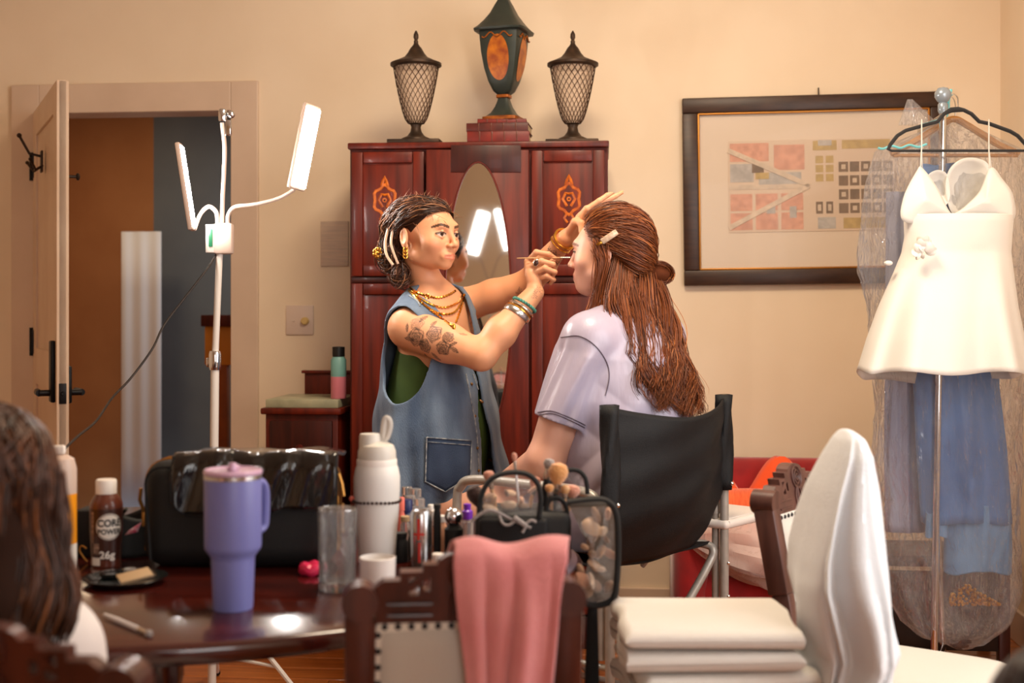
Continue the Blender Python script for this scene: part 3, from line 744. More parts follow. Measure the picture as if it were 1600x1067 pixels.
for s_ in (0, 1):
    def slv(i, j, s_=s_):
        a = 2*math.pi*i; c = Cc(s_, 0, 1.006-.30*j*(1 if s_ == 0 else .95)); r = .021+.004*math.sin(3*a+7*j)
        return c + bk*(r*math.cos(a)*1.25) + fw_*(r*math.sin(a))
    sl = MB().grid(slv, 20, 12, cu=True).build('fabric_sleeve', 'nylon_black', dc, solid=.004)
    MB().sphere(Cc(s_, -.026, .74), .007, 10, 6).build('snap', 'chrome', sl)
    MB().lathe([(.0, 1.008), (.015, 1.004), (.018, .99)], Cc(s_, 0, 0), 12).build('post_cap', 'black_plastic', dc)
# side tray on the far (right) side
tc_ = Cc(1.0, .30, .615) + bk*.13 - fw_*.12
trm = Matrix.Translation(tc_) @ Matrix.Rotation(math.atan2(bk.y, bk.x), 4, 'Z')
tr = MB(trm).box((0, 0, 0), (.30, .40, .028), .012, seg=3).build('side_tray', 'tray_white', dc)
MB(trm).box((0, 0, .0155), (.27, .37, .003), .001).build('tray_top', 'tray_white', tr)
MB().tube([tc_-bk*.1+Vector((0, 0, -.016)), Cc(1, .3, .45)], .008, 8).build('tray_brace', 'alu', dc)

# ================================================================== carved side chairs
def shear(z, rake=.085): return 0 if z < .42 else -rake*(z-.42)/.44
def carved_chair(name, label, wood, up='upholstery'):
    c = thing(name, label, 'chair', (0, 0, 0), 0, 'carved wooden side chairs')
    W_ = .158
    def bp(x, z, y=0): return Vector((x, shear(z)+y, z))
    for sg in (-1, 1):
        pts = [(sg*W_, -.055, 0), (sg*W_, -.02, .2), (sg*W_, 0, .42), (sg*(W_-.002), shear(.6), .6), (sg*(W_-.004), shear(.78), .78)]
        q = MB()
        for a_, b_ in zip(pts[:-1], pts[1:]): q.bar(a_, b_, .036, .042, (0, 1, 0), .004)
        po = q.build('back_post', wood, c, world=False)
        z0_, z1_ = .60, .795
        q = MB().bar((sg*(W_+.004), shear(z0_), z0_), (sg*(W_+.004), shear(z1_), z1_), .044, .05, (0, 1, 0), .005)
        q.lathe([(.0, -.028), (.028, -.028), (.028, .028), (0, .028)], (sg*(W_+.002), shear(.81), .81), 14, Matrix.Rotation(math.pi/2, 3, 'X'))
        q.build('post_block', wood, po, world=False)
    # crest rail, pierced
    ol = [(-.16, .745), (.16, .745), (.16, .845), (.145, .862), (.115, .862), (.115, .885), (.075, .885), (.075, .905), (.05, .905)]
    arch = [(.05*math.cos(a), .905+.03*math.sin(a)) for a in np.linspace(0, math.pi, 9)][1:-1]
    ol += arch + [(-x, z) for x, z in reversed(ol[2:])]
    zm = lambda z: .775+(z-.745)*(.11/.19)
    ol = [(x*.86, zm(z)) for x, z in ol]
    holes = []
    for sg in (-1, 1):
        holes += [[(sg*x, z) for x, z in ((.082, .872), (.1, .872), (.1, .85))], [(sg*x, z) for x, z in ((.082, .846), (.1, .83), (.1, .822), (.082, .822))], [(sg*x, z) for x, z in ((.062, .868), (.074, .86), (.074, .835), (.062, .83))]]
    holes = [[(x*.86, zm(z)) for x, z in h_] for h_ in holes]
    fr = Matrix(((1, 0, 0, 0), (0, 1, -.085/.44, .085/.44*.42-.014), (0, 0, 1, 0), (0, 0, 0, 1)))
    cr_ = MB().prism(ol, .03, fr, holes).build('crest_rail', wood, c, world=False, smooth=False)
    cv = MB()
    for fy in (-.018, .018):
        for k_ in (-2, -1, 1, 2):
            cv.tube([bp(k_*.011, .782, fy), bp(k_*.011, .815, fy), bp(k_*.006, .83, fy)], .0028, 5)
        for r_ in (.026, .016, .007): cv.tube([bp(r_*math.cos(a), .853+r_*math.sin(a), fy) for a in np.linspace(0, 2*math.pi, 16)[:-1]], .0028, 5, closed=True)
        for sg in (-1, 1):
            for z in (.788, .806): cv.tube([bp(sg*.05, z, fy), bp(sg*.12, z, fy)], .0025, 5)
    cv.build('carving', wood, cr_, world=False)
    # upholstered panel
    def pn(x0, x1, z0, z1, th):
        b_ = MB()
        for sg in (-1, 1):
            def f_(i, j, sg=sg):
                x = x0+(x1-x0)*i; z = z0+(z1-z0)*j; e = (max(0, 1-(2*i-1)**6)*max(0, 1-(2*j-1)**6))**.5
                return bp(x, z, sg*(.009+th*e))
            b_.grid(f_, 15, 15)
        b_.box(bp((x0+x1)/2, (z0+z1)/2), (x1-x0, .016, z1-z0), 0, (math.atan(.085/.44), 0, 0)); return b_
    pz0, pz1 = .45, .778
    pnl = pn(-.14, .14, pz0, pz1, .016).build('back_panel', up, c, world=False)
    for fy in (-.0125, .0125):
        gm = MB(); lp = [(-.133, pz0+.008), (.133, pz0+.008), (.133, pz1-.008), (-.133, pz1-.008)]
        stn = MB()
        for k_ in range(4):
            (xa, za), (xb, zb_) = lp[k_], lp[(k_+1) % 4]
            gm.bar(bp(xa, za, fy), bp(xb, zb_, fy), .016, .005, (0, 1, 0))
            nst = 13 if k_ % 2 == 0 else 12
            for q_ in range(nst):
                tt = (q_+.5)/nst; stn.sphere(bp(xa+(xb-xa)*tt, za+(zb_-za)*tt, fy*1.25), (.0055, .004, .0055), 6, 4)
        gm.build('gimp_trim', 'gimp', pnl, world=False); stn.build('nailheads', 'stud', pnl, world=False)
    MB().box(bp(0, .435), (.29, .03, .045), .005).build('lower_back_rail', wood, c, world=False)
    # seat
    MB().box((0, .21, .385), (.41, .44, .06), .008).build('seat_frame', wood, c, world=False)
    def sf(i, j):
        x = (i-.5)*2; y = (j-.5)*2; e = (max(0, 1-x**6)*max(0, 1-y**6))**.5
        return (x*.2, .215+y*.205, .405+.04*e)
    MB().grid(sf, 17, 17).build('seat', up, c, world=False)
    for sg in (-1, 1):
        MB().lathe([(.014, 0), (.018, .03), (.014, .05), (.02, .2), (.024, .3), (.018, .32), (.024, .335), (.024, .37)], (sg*.175, .4, 0), 14).build('front_leg', wood, c, world=False)
        MB().bar((sg*.18, -.02, .17), (sg*.175, .4, .17), .018, .018, (0, 0, 1), .003).build('stretcher', wood, c, world=False)
    MB().bar((-.178, .2, .17), (.178, .2, .17), .018, .018, (0, 0, 1), .003).build('stretcher', wood, c, world=False)
    return c
pinkc = carved_chair('carved_chair', 'dark carved chair with a pink towel over its back, at the table', 'chair_wood')
# chairs stand with their local +y (facing) direction turned by rz
pinkc.location = ((718-800)*1.98/F, 1.98+.075, 0); pinkc.rotation_euler = (0, 0, .10)
WM[pinkc] = Matrix.Translation(pinkc.location) @ Matrix.Rotation(.10, 4, 'Z')
leftc = copy_tree(pinkc, ((15-800)*1.57/F, 1.60, 0), -.05, 'dark carved chair under the brown-haired person at the left edge')
facec = carved_chair('carved_chair', 'carved chair with white upholstered back and nailhead trim beside the draped white towel', 'chair_wood_pale')
def place(o, p0, p1):
    """put a chair so that its back line runs from p0 (its right post) to p1 (its left post)"""
    p0, p1 = Vector(p0), Vector(p1); m_ = (p0+p1)/2; d_ = p0-p1
    o.location = (m_.x, m_.y, 0); o.rotation_euler = (0, 0, math.atan2(d_.y, d_.x)); WM[o] = Matrix.Translation(o.location) @ Matrix.Rotation(o.rotation_euler.z, 4, 'Z')
place(facec, (.655, 2.95, 0), (.838, 3.21, 0))
# plain tall chair fully under the white towel
tcX, tcY = .655, 2.42
tch = thing('tall_chair', 'tall dark wooden chair hidden under the draped white towel', 'chair', (tcX, tcY, 0), -math.pi/2+.12)
for sg in (-1, 1):
    MB().bar((sg*.10, -.03, 0), (sg*.10, 0, .42), .035, .035, (0, 1, 0), .004).bar((sg*.10, 0, .42), (sg*.075, -.03, .93), .035, .032, (0, 1, 0), .004).build('back_post', 'chair_wood', tch, world=False)
    MB().bar((sg*.17, .36, 0), (sg*.17, .36, .38), .035, .035, (0, 1, 0), .004).build('front_leg', 'chair_wood', tch, world=False)
MB().prism([(-.09, .86), (.09, .86), (.09, .92), (.05, .96), (0, .975), (-.05, .96), (-.09, .92)], .024, Matrix.Translation((0, -.042, 0))).build('crest_rail', 'chair_wood', tch, world=False)
MB().box((0, -.02, .62), (.22, .02, .3), .004, (.09, 0, 0)).build('splat', 'chair_wood', tch, world=False)
MB().box((0, .17, .39), (.38, .4, .05), .01).build('seat', 'chair_wood', tch, world=False)

# ================================================================== draped towels
def drape(name, label, M_, prof, w_fn, nm, cat, nfold=0.012, th=.009, nu=44, phase=0):
    """cloth strip hung over an edge: prof is a list of (y, z) from the front hem over the top to the rear hem; w_fn(s) gives (x0, x1)"""
    pr_ = [Vector((0, y, z)) for y, z in prof]; P = goose(pr_); n = len(P)
    b_ = MB(M_)
    ztop = max(p.z for p in P)
    def f_(i, j):
        q = P[min(n-1, int(round(i*(n-1))))]; x0, x1 = w_fn(i); d_ = min(1, max(0, (ztop-q.z)/.12))
        fold = nfold*d_*(math.sin(j*11+phase+1.5*i)+.45*math.sin(j*19+2+phase+i*5)+.25*math.sin(j*5-i*7))
        side = -1 if i < .5 else 1
        x = x0+(x1-x0)*j + .006*math.sin(i*14+j*5)
        return Vector((x, q.y+side*abs(fold)*1.0+ side*fold*.4, q.z + .006*math.sin(j*9+phase)*(1-d_)))
    b_.grid(f_, n, nu)
    o_ = b_.build(name, nm, None, solid=th); return tag(o_, label, cat)
# pink towel over the carved chair: chair-local coordinates, near side is -y
def w_p(i):
    t_ = min(1, max(0, i/.42)) ; xl = -.0405+.0*t_
    x0 = np.interp(i, [0, .25, .45, .55, 1], [.010, .002, -.020, -.022, -.02]); x1 = np.interp(i, [0, .12, .3, .45, .55, 1], [.092, .108, .138, .160, .158, .15])
    return x0, x1
Mp = WM[pinkc]
ytop = shear(.885)
drape('pink_towel', 'pink terry towel hanging over the carved chair back', Mp, [(shear(.4)-.06, .42), (shear(.55)-.062, .55), (shear(.75)-.05, .75), (ytop-.035, .862), (ytop-.005, .897), (ytop+.03, .872), (shear(.75)+.03, .75), (shear(.6)+.035, .62)], w_p, 'terry_pink', 'towel', .010)
# white towel over the tall chair: a tented drape built as a loft of outlines, measured in pixels at its depth
wt = MB()
LV = [(672, 1318, 1330), (684, 1306, 1346), (710, 1292, 1358), (760, 1268, 1366), (810, 1252, 1371), (860, 1240, 1376), (905, 1236, 1382), (945, 1243, 1388), (985, 1250, 1394), (1010, 1254, 1398), (1040, 1250, 1384), (1080, 1246, 1380), (1130, 1244, 1378), (1200, 1242, 1378)]
def wtf(i, j):
    y = np.interp(j, np.linspace(0, 1, len(LV)), [l[0] for l in LV]); xl = np.interp(y, [l[0] for l in LV], [l[1] for l in LV]); xr = np.interp(y, [l[0] for l in LV], [l[2] for l in LV])
    a = 2*math.pi*i; s_ = math.sqrt(max(0, j)); dep = .03+.115*min(1, s_*1.4)
    g_ = min(1, j*2.2)
    fold = 1+g_*(.17*math.sin(5*a+.6+j)+.10*math.sin(9*a+j*2+1.9)+.05*math.sin(14*a-j*3))
    flap_ = -.020*g_ if 4.15 < a < 4.15+.55+.5*j else 0          # front flap edge standing proud
    c = at((xl+xr)/2, y, tcY); hwid = (xr-xl)/2*tcY/F
    ca, sa = math.cos(a), math.sin(a)
    return Vector((c.x+hwid*math.copysign(abs(ca)**.8, ca)*(1+.03*math.sin(5*a+7*j))+.006*math.sin(j*11+a*3)*g_, tcY+dep*sa*fold+flap_, c.z+.004*math.sin(a*5)*g_))
wt.grid(wtf, 144, 60, cu=True)
wt.add([at(1324, 670, tcY)] + [Vector(wtf(k_/144, 0)) for k_ in range(144)], [(0, 1+k_, 1+(k_+1) % 144) for k_ in range(144)])
tag(wt.build('white_towel', 'terry_white', None), 'white terry towel draped over the tall chair back', 'towel')
# folded towel pile on a stool
tb = atz(1090, 1064, .43)
st_ = thing('stool', 'low wooden stool under the pile of folded white towels', 'stool', (.37, 2.44, 0), .1)
MB().box((0, 0, .335), (.4, .3, .03), .008).build('seat', 'chair_wood', st_, world=False)
for sx in (-1, 1):
    for sy in (-1, 1): MB().bar((sx*.18, sy*.13, 0), (sx*.15, sy*.1, .32), .03, .03, (0, 1, 0), .003).build('leg', 'chair_wood', st_, world=False)
def folded(c, w_, d_, h_, rz, label, m='terry_cream', seedv=0):
    t_ = thing('folded_towel', label, 'towel', c, rz, 'folded towels in the pile on the stool')
    r = random.Random(seedv)
    # two folded layers: each a strip that turns round at the left or right side (rounded fold)
    nl = 2; hl = h_/nl
    for k_ in range(nl):
        zc = hl*(k_+.5); off = r.uniform(-.008, .008)
        pts = []
        sgn = 1 if k_ % 2 == 0 else -1
        for a in np.linspace(-math.pi/2, math.pi/2, 9): pts.append((sgn*(w_/2-hl*.5)+sgn*math.cos(a)*hl*.48, zc+math.sin(a)*hl*.47))
        path = [(-sgn*w_/2*(1-.01), zc-hl*.47)] + pts + [(-sgn*w_/2*(1-.02), zc+hl*.47), (-sgn*w_/2, zc+hl*.2), (-sgn*w_/2, zc+.002), (-sgn*(w_/2-.02), zc), (-sgn*w_/2, zc-.002), (-sgn*w_/2, zc-hl*.2)]
        def ff(i, j, path=path, off=off, k_=k_):
            n_ = len(path); x, z = path[int(round(i*n_)) % n_]
            yy = math.sin((j-.5)*math.pi); edge = max(0, 1-abs(yy)**14)**.5
            zc_ = hl*(k_+.5)
            wob = .006*math.sin(x*18+yy*3+seedv+k_)+.004*math.sin(yy*7+x*11+seedv*2)
            return (x+off+.004*math.sin(yy*5+k_), yy*d_/2*(1+.015*math.sin(x*12+seedv)), zc_+(z-zc_)*(.02+.98*edge)+wob*.6)
        MB().grid(ff, len(path), 25, cu=True).build('fold', m, t_, world=False)
    return t_
z_ = .352
for i_, (dx, dy, rz, hh_, lb) in enumerate(((.01, .0, .04, .085, 'folded white towel at the bottom of the pile on the stool'), (.0, .0, -.05, .085, 'folded white towel second from the bottom of the pile on the stool'), (.012, .01, .08, .082, 'folded white towel second from the top of the pile on the stool'), (-.002, .005, -.02, .08, 'folded white towel topmost of the pile on the stool'))):
    folded(Vector((.37+dx, 2.44+dy, z_)), .325, .30, hh_, rz+.02, lb, seedv=i_+1); z_ += hh_*1.0

# ================================================================== garment rack with dresses
GY = 4.02
gx = at(1490, 0, GY).x
gr = thing('garment_rack', 'chrome garment rack post with a round knob, holding the dresses', 'rack', (gx, GY+.1, 0))
zk = at(1494, 140, GY).z
MB().tube([(gx-.03, GY+.1, .02), (gx, GY+.1, zk-.05)], .0115, 12).build('front_post', 'chrome', gr)
MB().lathe([(.012, -.06), (.016, -.05), (.016, -.03), (.012, -.025), (.018, -.02), (.026, -.006), (.026, .008), (.016, .022), (0, .026)], (gx, GY+.1, zk), 18).build('knob', mat('knob_grey', (150, 160, 168), .25, metal=.3), gr)
MB().tube([(gx, GY+.1, zk-.07), (gx+.03, GY+.42, zk-.07)], .011, 12).build('rail', 'chrome', gr)
MB().tube([(gx+.11, GY+.42, .02), (gx+.03, GY+.42, zk-.05)], .0115, 12).build('rear_post', 'chrome', gr)
for yy, xx in ((GY+.1, gx-.03), (GY+.42, gx+.11)): MB().tube([(xx-.2, yy, .015), (xx+.17, yy, .015)], .014, 10).build('foot_bar', 'chrome', gr)
MB().tube([(gx-.03, GY+.1, .1), (gx+.11, GY+.42, .1)], .01, 10).build('base_rail', 'chrome', gr)
# black hanger
HY_ = GY
def hp(px, py, dy=0): return at(px, py, HY_+dy)
hgr = thing('clothes_hanger', 'black velvet hanger holding the white dress on the rack', 'hanger', hp(1497, 235))
shp = [(1391, 226), (1388, 233), (1393, 235.5), (1497, 235.5), (1600, 235.5), (1606, 232), (1602, 225), (1590, 212), (1578, 205), (1545, 193), (1530, 190), (1518, 178), (1506, 172), (1497, 171), (1486, 172), (1475, 178), (1465, 190), (1450, 194), (1415, 204), (1402, 212), (1391, 226)]
MB().tube([hp(x, y) for x, y in shp[:-1]], [.0062]*2+[.0045]*3+[.0062]*8+[.009]*2+[.0062]*5, 8, closed=True).build('frame', 'velvet_black', hgr)
MB().tube(goose([hp(1497, 170), hp(1497, 160, .02), hp(1496, 152, .06), hp(1490, 147, .1), hp(1484, 152, .13)]), .0022, 8).build('hook', 'chrome', hgr)
# white mini dress (seen from behind): loft
wdr = thing('white_dress', 'short white strappy dress on the black hanger', 'dress', hp(1497, 420))
DR = [(336, 1416, 1584, .088), (346, 1416, 1583, .092), (370, 1417, 1581, .09), (395, 1412, 1580, .085), (430, 1398, 1584, .10), (480, 1376, 1590, .13), (530, 1358, 1600, .15), (580, 1343, 1611, .165)]
def drf(i, j):
    y = np.interp(j, np.linspace(0, 1, len(DR)), [d[0] for d in DR]); xl, xr, dp = [np.interp(y, [d[0] for d in DR], [d[k_] for d in DR]) for k_ in (1, 2, 3)]
    a = 2*math.pi*i; sa, ca = math.sin(a), math.cos(a); c = hp((xl+xr)/2, y); hw_ = (xr-xl)/2*HY_/F
    fl_ = max(0, (j-.35)/.65); rip = 1+.17*fl_*math.sin(6*a+1)+.09*fl_*math.sin(11*a+.5)
    drop = 0
    if j > .995: drop = -.012*max(0, sa)
    return Vector((c.x+hw_*math.copysign(abs(ca)**.85, ca), HY_+.012+dp*sa*rip, c.z+.006*fl_*math.sin(6*a+2)+(-.045*fl_ if sa > 0 else 0)*max(0, sa)))
skb = MB().grid(drf, 96, 44, cu=True).build('skirt_and_bodice', 'dress_white', wdr, solid=.004)
# back bodice panels rising to the straps (two slopes) and the front cups behind
def pan(pts, dy, nm, th=.003):
    """thin curved cloth panel from a pixel outline, bulged"""
    cx_ = sum(p[0] for p in pts)/len(pts); cy_ = sum(p[1] for p in pts)/len(pts); b_ = MB()
    n_ = len(pts); rings_ = 6; V_ = []; F_ = []
    for r_ in range(rings_+1):
        f_ = r_/rings_
        for x, y in pts:
            p = hp(cx_+(x-cx_)*f_, cy_+(y-cy_)*f_, dy(f_)); V_.append(p)
    for r_ in range(rings_):
        for k_ in range(n_):
            k2 = (k_+1) % n_; F_.append((r_*n_+k_, (r_+1)*n_+k_, (r_+1)*n_+k2, r_*n_+k2))
    b_.add(V_, F_); return b_.build(nm, 'dress_white', wdr, solid=th)
def smoothpts(pts, n=6):
    P = [Vector((p[0], p[1], 0)) for p in pts]; out = []
    m_ = len(P)
    for i in range(m_):
        p0, p1, p2, p3 = P[i-1], P[i], P[(i+1) % m_], P[(i+2) % m_]
        for s_ in range(n):
            t = s_/n; q = .5*((2*p1)+(p2-p0)*t+(2*p0-5*p1+4*p2-p3)*t*t+(3*p1-p0-3*p2+p3)*t**3); out.append((q.x, q.y))
    return out
pan(smoothpts([(1411, 345), (1412, 308), (1432, 268), (1440, 262), (1462, 290), (1480, 325), (1487, 340), (1460, 350)]), lambda f: -.055+.03*f, 'back_panel')
pan(smoothpts([(1487, 340), (1505, 325), (1530, 300), (1548, 262), (1566, 280), (1583, 306), (1582, 345), (1530, 350)]), lambda f: -.055+.03*f, 'back_panel')
pan(smoothpts([(1478, 300), (1482, 268), (1500, 250), (1524, 247), (1545, 258), (1549, 290), (1520, 328), (1490, 335)]), lambda f: .06+.035*(1-f*f)-.0, 'front_cup')
pan(smoothpts([(1443, 290), (1452, 272), (1468, 266), (1481, 276), (1484, 310), (1470, 325), (1450, 315)]), lambda f: .06+.03*(1-f*f), 'front_cup')
for x0, y0, x1 in ((1438, 264, 1440), (1546, 262, 1545)):
    ytop_ = 192
    MB().tube([hp(x0, y0, -.012), hp(x1, 230, -.012), hp(x1, ytop_-1, -.010), hp(x1, ytop_-4, .0), hp(x1, ytop_, .010), hp(x1, 232, .03), hp(x0+3, 262, .06)], .0045, 8, flat=(.4, 1)).build('strap', 'dress_white', wdr)
# fabric flower at the waist
flw = MB(); fc = hp(1440, 388, -.10)
rr_ = random.Random(5)
for k_ in range(18):
    a = rr_.uniform(0, 6.28); r = rr_.uniform(.004, .032); s_ = rr_.uniform(.014, .022)
    R_ = Euler((rr_.uniform(-.8, .8), rr_.uniform(-.8, .8), a)).to_matrix()
    flw.sphere(fc+Vector((r*math.cos(a), rr_.uniform(-.015, .0), r*math.sin(a)*.8)), (s_, s_*.35, s_*.8), 8, 6, R_)
flw.build('fabric_flower', 'dress_white', wdr)
MB().sphere(hp(1388, 411, -.03), (.014, .01, .008), 8, 6).build('side_bow', 'dress_white', wdr)
# wooden hanger + blue dress inside the clear garment bag
BY = GY+.16
def bp_(px, py, dy=0): return at(px, py, BY+dy)
wh = thing('clothes_hanger', 'wooden hanger inside the clear garment bag behind the white dress', 'hanger', bp_(1492, 240))
MB().tube(goose([bp_(1392, 240), bp_(1420, 226), bp_(1470, 196), bp_(1490, 186), bp_(1512, 196), bp_(1560, 226), bp_(1592, 240)]), .011, 8).build('arm', 'hanger_wood', wh)
MB().tube([bp_(1396, 243), bp_(1590, 243)], .006, 8).build('trouser_bar', 'hanger_wood', wh)
MB().tube(goose([bp_(1492, 186), bp_(1493, 168, .0), bp_(1490, 155, .04), bp_(1484, 150, .08)]), .0022, 8).build('hook', 'chrome', wh)
bdz = thing('blue_dress', 'long dusty blue dress inside the clear garment bag', 'dress', bp_(1500, 700))
def loft_px(rows, Yc, nu=72, nv=40, fold=.09, nf=8, zf=.0):
    ys = [r[0] for r in rows]
    def f_(i, j):
        y = ys[0]+(ys[-1]-ys[0])*j; xl, xr, dp = [np.interp(y, ys, [r[k_] for r in rows]) for k_ in (1, 2, 3)]
        a = 2*math.pi*i; sa, ca = math.sin(a), math.cos(a); c = at((xl+xr)/2, y, Yc); hw_ = (xr-xl)/2*Yc/F
        rip = 1+fold*math.sin(nf*a+2*j)+.6*fold*math.sin((nf+5)*a+3)
        return Vector((c.x+hw_*ca, Yc+dp*sa*rip, c.z+zf*math.sin(3*a)))
    return MB().grid(f_, nu, nv, cu=True)
loft_px([(258, 1440, 1545, .02), (330, 1440, 1560, .03), (420, 1445, 1565, .035), (600, 1428, 1560, .05), (700, 1432, 1572, .06), (815, 1440, 1580, .07)], BY, zf=.006).build('overskirt', 'dress_blue', bdz, solid=.003)
loft_px([(790, 1478, 1578, .05), (850, 1476, 1580, .055), (892, 1475, 1579, .055)], BY-.005, zf=.008).build('tier', 'dress_blue_light', bdz, solid=.003)
loft_px([(800, 1448, 1480, .02), (838, 1446, 1480, .02)], BY-.03, zf=.004).build('tier', 'dress_blue_light', bdz, solid=.003)
dl = thing('lilac_garment', 'pale lilac garment hanging at the left inside the clear garment bag', 'garment', bp_(1400, 600, .03))
loft_px([(300, 1385, 1440, .02), (520, 1384, 1440, .03), (700, 1382, 1440, .035), (830, 1384, 1445, .035)], BY+.09, fold=.14).build('cloth', mat('lilac_cloth', (176, 176, 196), .6, col2=(160, 162, 186), scale=3), dl, solid=.003)
sq = MB(); r5 = random.Random(11)
for k_ in range(170):
    t_ = r5.random(); x = 1484+t_*78; y = 945 - (1-abs(t_-.35)*1.5)*32*r5.random()
    sq.sphere(bp_(x, y, r5.uniform(-.04, .04)), .0055, 6, 4)
tag(sq.build('gold_belt', 'gold_sequin', None), 'gold beaded trim lying at the bottom of the clear garment bag', 'trim')
gb_ = thing('garment_bag', 'clear plastic garment bag over the blue dress on the rack', 'garment bag', bp_(1480, 600))
BG = [(186, 1478, 1504, .02), (205, 1440, 1535, .05), (235, 1372, 1596, .07), (300, 1352, 1602, .085), (420, 1345, 1602, .09), (600, 1372, 1596, .10), (700, 1368, 1592, .11), (850, 1380, 1590, .12), (930, 1390, 1588, .12), (975, 1410, 1572, .10), (1000, 1440, 1545, .06), (1006, 1470, 1515, .03)]
from mathutils import noise as mnoise
def crump(p, fr, oc=4):
    v = 0; am = 1; q_ = Vector(p)*fr
    for _ in range(oc): v += am*(1-abs(mnoise.noise(q_))*2); am *= .5; q_ = q_*2.1+Vector((3.1, 1.7, 9.2))
    return v-.9
def bagg(i, j):
    ys = [r[0] for r in BG]; y = ys[0]+(ys[-1]-ys[0])*j; xl, xr, dp = [np.interp(y, ys, [r[k_] for r in BG]) for k_ in (1, 2, 3)]
    a = 2*math.pi*i; sa, ca = math.sin(a), math.cos(a); c = at((xl+xr)/2, y, BY); hw_ = (xr-xl)/2*BY/F
    rip = 1+.10*math.sin(5*a+9*j)+.08*math.sin(9*a-6*j)+.05*math.sin(17*a+14*j)+.04*math.sin(31*j+3*a)
    cr2 = crump((ca*.3+c.x, sa*.3, c.z*.45), 7.0)*.016*min(1, j*8)
    return Vector((c.x+hw_*ca*(1+.02*math.sin(30*j+a*2))+cr2*ca, BY+dp*sa*rip+cr2*sa*1.3, c.z+.012*math.sin(2*a+1)*j))
MB().grid(bagg, 150, 160, cu=True).build('film', 'film_bag', gb_)
MB().tube([bp_(1372+k_*4, 231+2*math.sin(k_*.9)-k_*.2, -.078) for k_ in range(20)], .004, 6).build('teal_drawstring', 'teal_ribbon', gb_)
MB().tube(goose([bp_(1486, 140, -.02), bp_(1482, 158, -.03), bp_(1481, 175, -.03), bp_(1472, 186, -.04), bp_(1440, 196, -.05)]), .005, 6).build('teal_drawstring', 'teal_ribbon', gb_)
def tuft(i, j):
    a = 2*math.pi*i; y = 155+40*j; c = bp_(1418+30*j*.5+4, y, -.01); r = .006+.04*j
    return Vector((c.x+r*math.cos(a)*(1.3+.3*math.sin(3*a)), BY-.01+r*.5*math.sin(a), c.z))
MB().grid(tuft, 20, 8, cu=True).build('film_tuft', 'film_bag', gb_)
# low dark bench behind the rack
dbn = thing('dark_bench', 'low dark wooden bench on the floor behind the garment bag', 'bench', (1.55, 4.70, 0), WA)
MB().box((0, 0, .37), (.46, .32, .04), .006).build('top', 'dark_bench', dbn, world=False)
MB().box((0, -.13, .19), (.40, .02, .28), .004).build('front_panel', 'dark_bench', dbn, world=False)
for sx in (-1, 1):
    for sy in (-1, 1): MB().box((sx*.21, sy*.13, .175), (.04, .04, .35), .004).build('leg', 'chair_wood', dbn, world=False)
# ================================================================== dining table
mat('table_wood', (70, 20, 12), .16, col2=(48, 12, 8), scale=3, stretch=(1.2, 9, 9), coat=.6, detail=6)
TZ = .73; TX, TYc, TA, TB = -.80, 2.727, .95, .75
tbl = thing('dining_table', 'dark glossy oval mahogany dining table holding the makeup things', 'table', (TX, TYc, 0))
def oval(mb, prof, seg=96):
    V = []; Fs = []
    for off, z in prof:
        for k_ in range(seg):
            a = 2*math.pi*k_/seg; V.append((TX+(TA+off)*math.cos(a), TYc+(TB+off)*math.sin(a), z))
    for i in range(len(prof)-1):
        for k_ in range(seg): k2 = (k_+1) % seg; Fs.append((i*seg+k_, i*seg+k2, (i+1)*seg+k2, (i+1)*seg+k_))
    Fs.append(tuple(reversed(range(seg)))); Fs.append(tuple((len(prof)-1)*seg+k_ for k_ in range(seg))); return mb.add(V, Fs)
oval(MB(), [(-.02, TZ-.03), (-.004, TZ-.028), (0, TZ-.02), (0, TZ-.01), (-.004, TZ-.003), (-.012, TZ)]).build('tabletop', 'table_wood', tbl)
oval(MB(), [(-.25, TZ-.10), (-.25, TZ-.03)]).build('apron', 'table_wood', tbl)
for lx, ly in ((-.615, 2.3), (-1.2, 2.3), (-1.0, 3.15), (-1.45, 3.0)):
    MB().lathe([(.03, 0), (.04, .03), (.032, .08), (.042, .3), (.045, .5), (.036, .56), (.045, .6), (.045, TZ-.06)], (lx-.02, ly, 0), 18).build('leg', 'table_wood', tbl)

# ================================================================== materials
mat('lilac', (118, 120, 180), .38, col2=(114, 116, 176), scale=6)
mat('lilac_lid', (196, 160, 186), .25, coat=.3)
mat('steel', (196, 196, 198), .22, metal=1)
mat('white_powder', (226, 222, 216), .42)
mat('lid_grey', (206, 200, 190), .4)
mat('bead_dark', (52, 30, 26), .35)
mat('case_black', (13, 13, 14), .6, bump=.2, bscale=400)
mat('patent', (14, 12, 12), .16, coat=.6, bump=.7, bscale=22, bstretch=(1.6, 1, .5))
mat('zip_gold', (176, 124, 58), .35, metal=.7)
mat('choc', (92, 44, 30), .3, coat=.3)
mat('choc_dark', (58, 28, 20), .35)
mat('cap_white', (232, 224, 216), .4)
mat('print_white', (226, 218, 208), .5)
mat('print_black', (18, 16, 16), .5)
mat('orange_liquid', (236, 150, 28), .3, coat=.3)
mat('ceramic', (232, 226, 220), .2, coat=.4)
mat('tray_dark', (26, 30, 30), .12, coat=.6)
mat('tan_card', (176, 146, 110), .7)
mat('pink_shiny', (214, 40, 84), .35)
mat('acrylic', (240, 236, 232), .06, trans=.85, ior=1.4)
mat('navy', (24, 36, 86), .35)
mat('coral', (226, 110, 90), .4)
mat('peach_liquid', (222, 160, 120), .3)
mat('purple_cap', (120, 50, 180), .3)
mat('bristle_tan', (206, 144, 84), .9, sheen=.4, bump=.6, bscale=240)
mat('bristle_pink', (196, 132, 108), .9, sheen=.4, bump=.6, bscale=240)
mat('bristle_dark', (52, 26, 18), .9, sheen=.3, bump=.6, bscale=240)
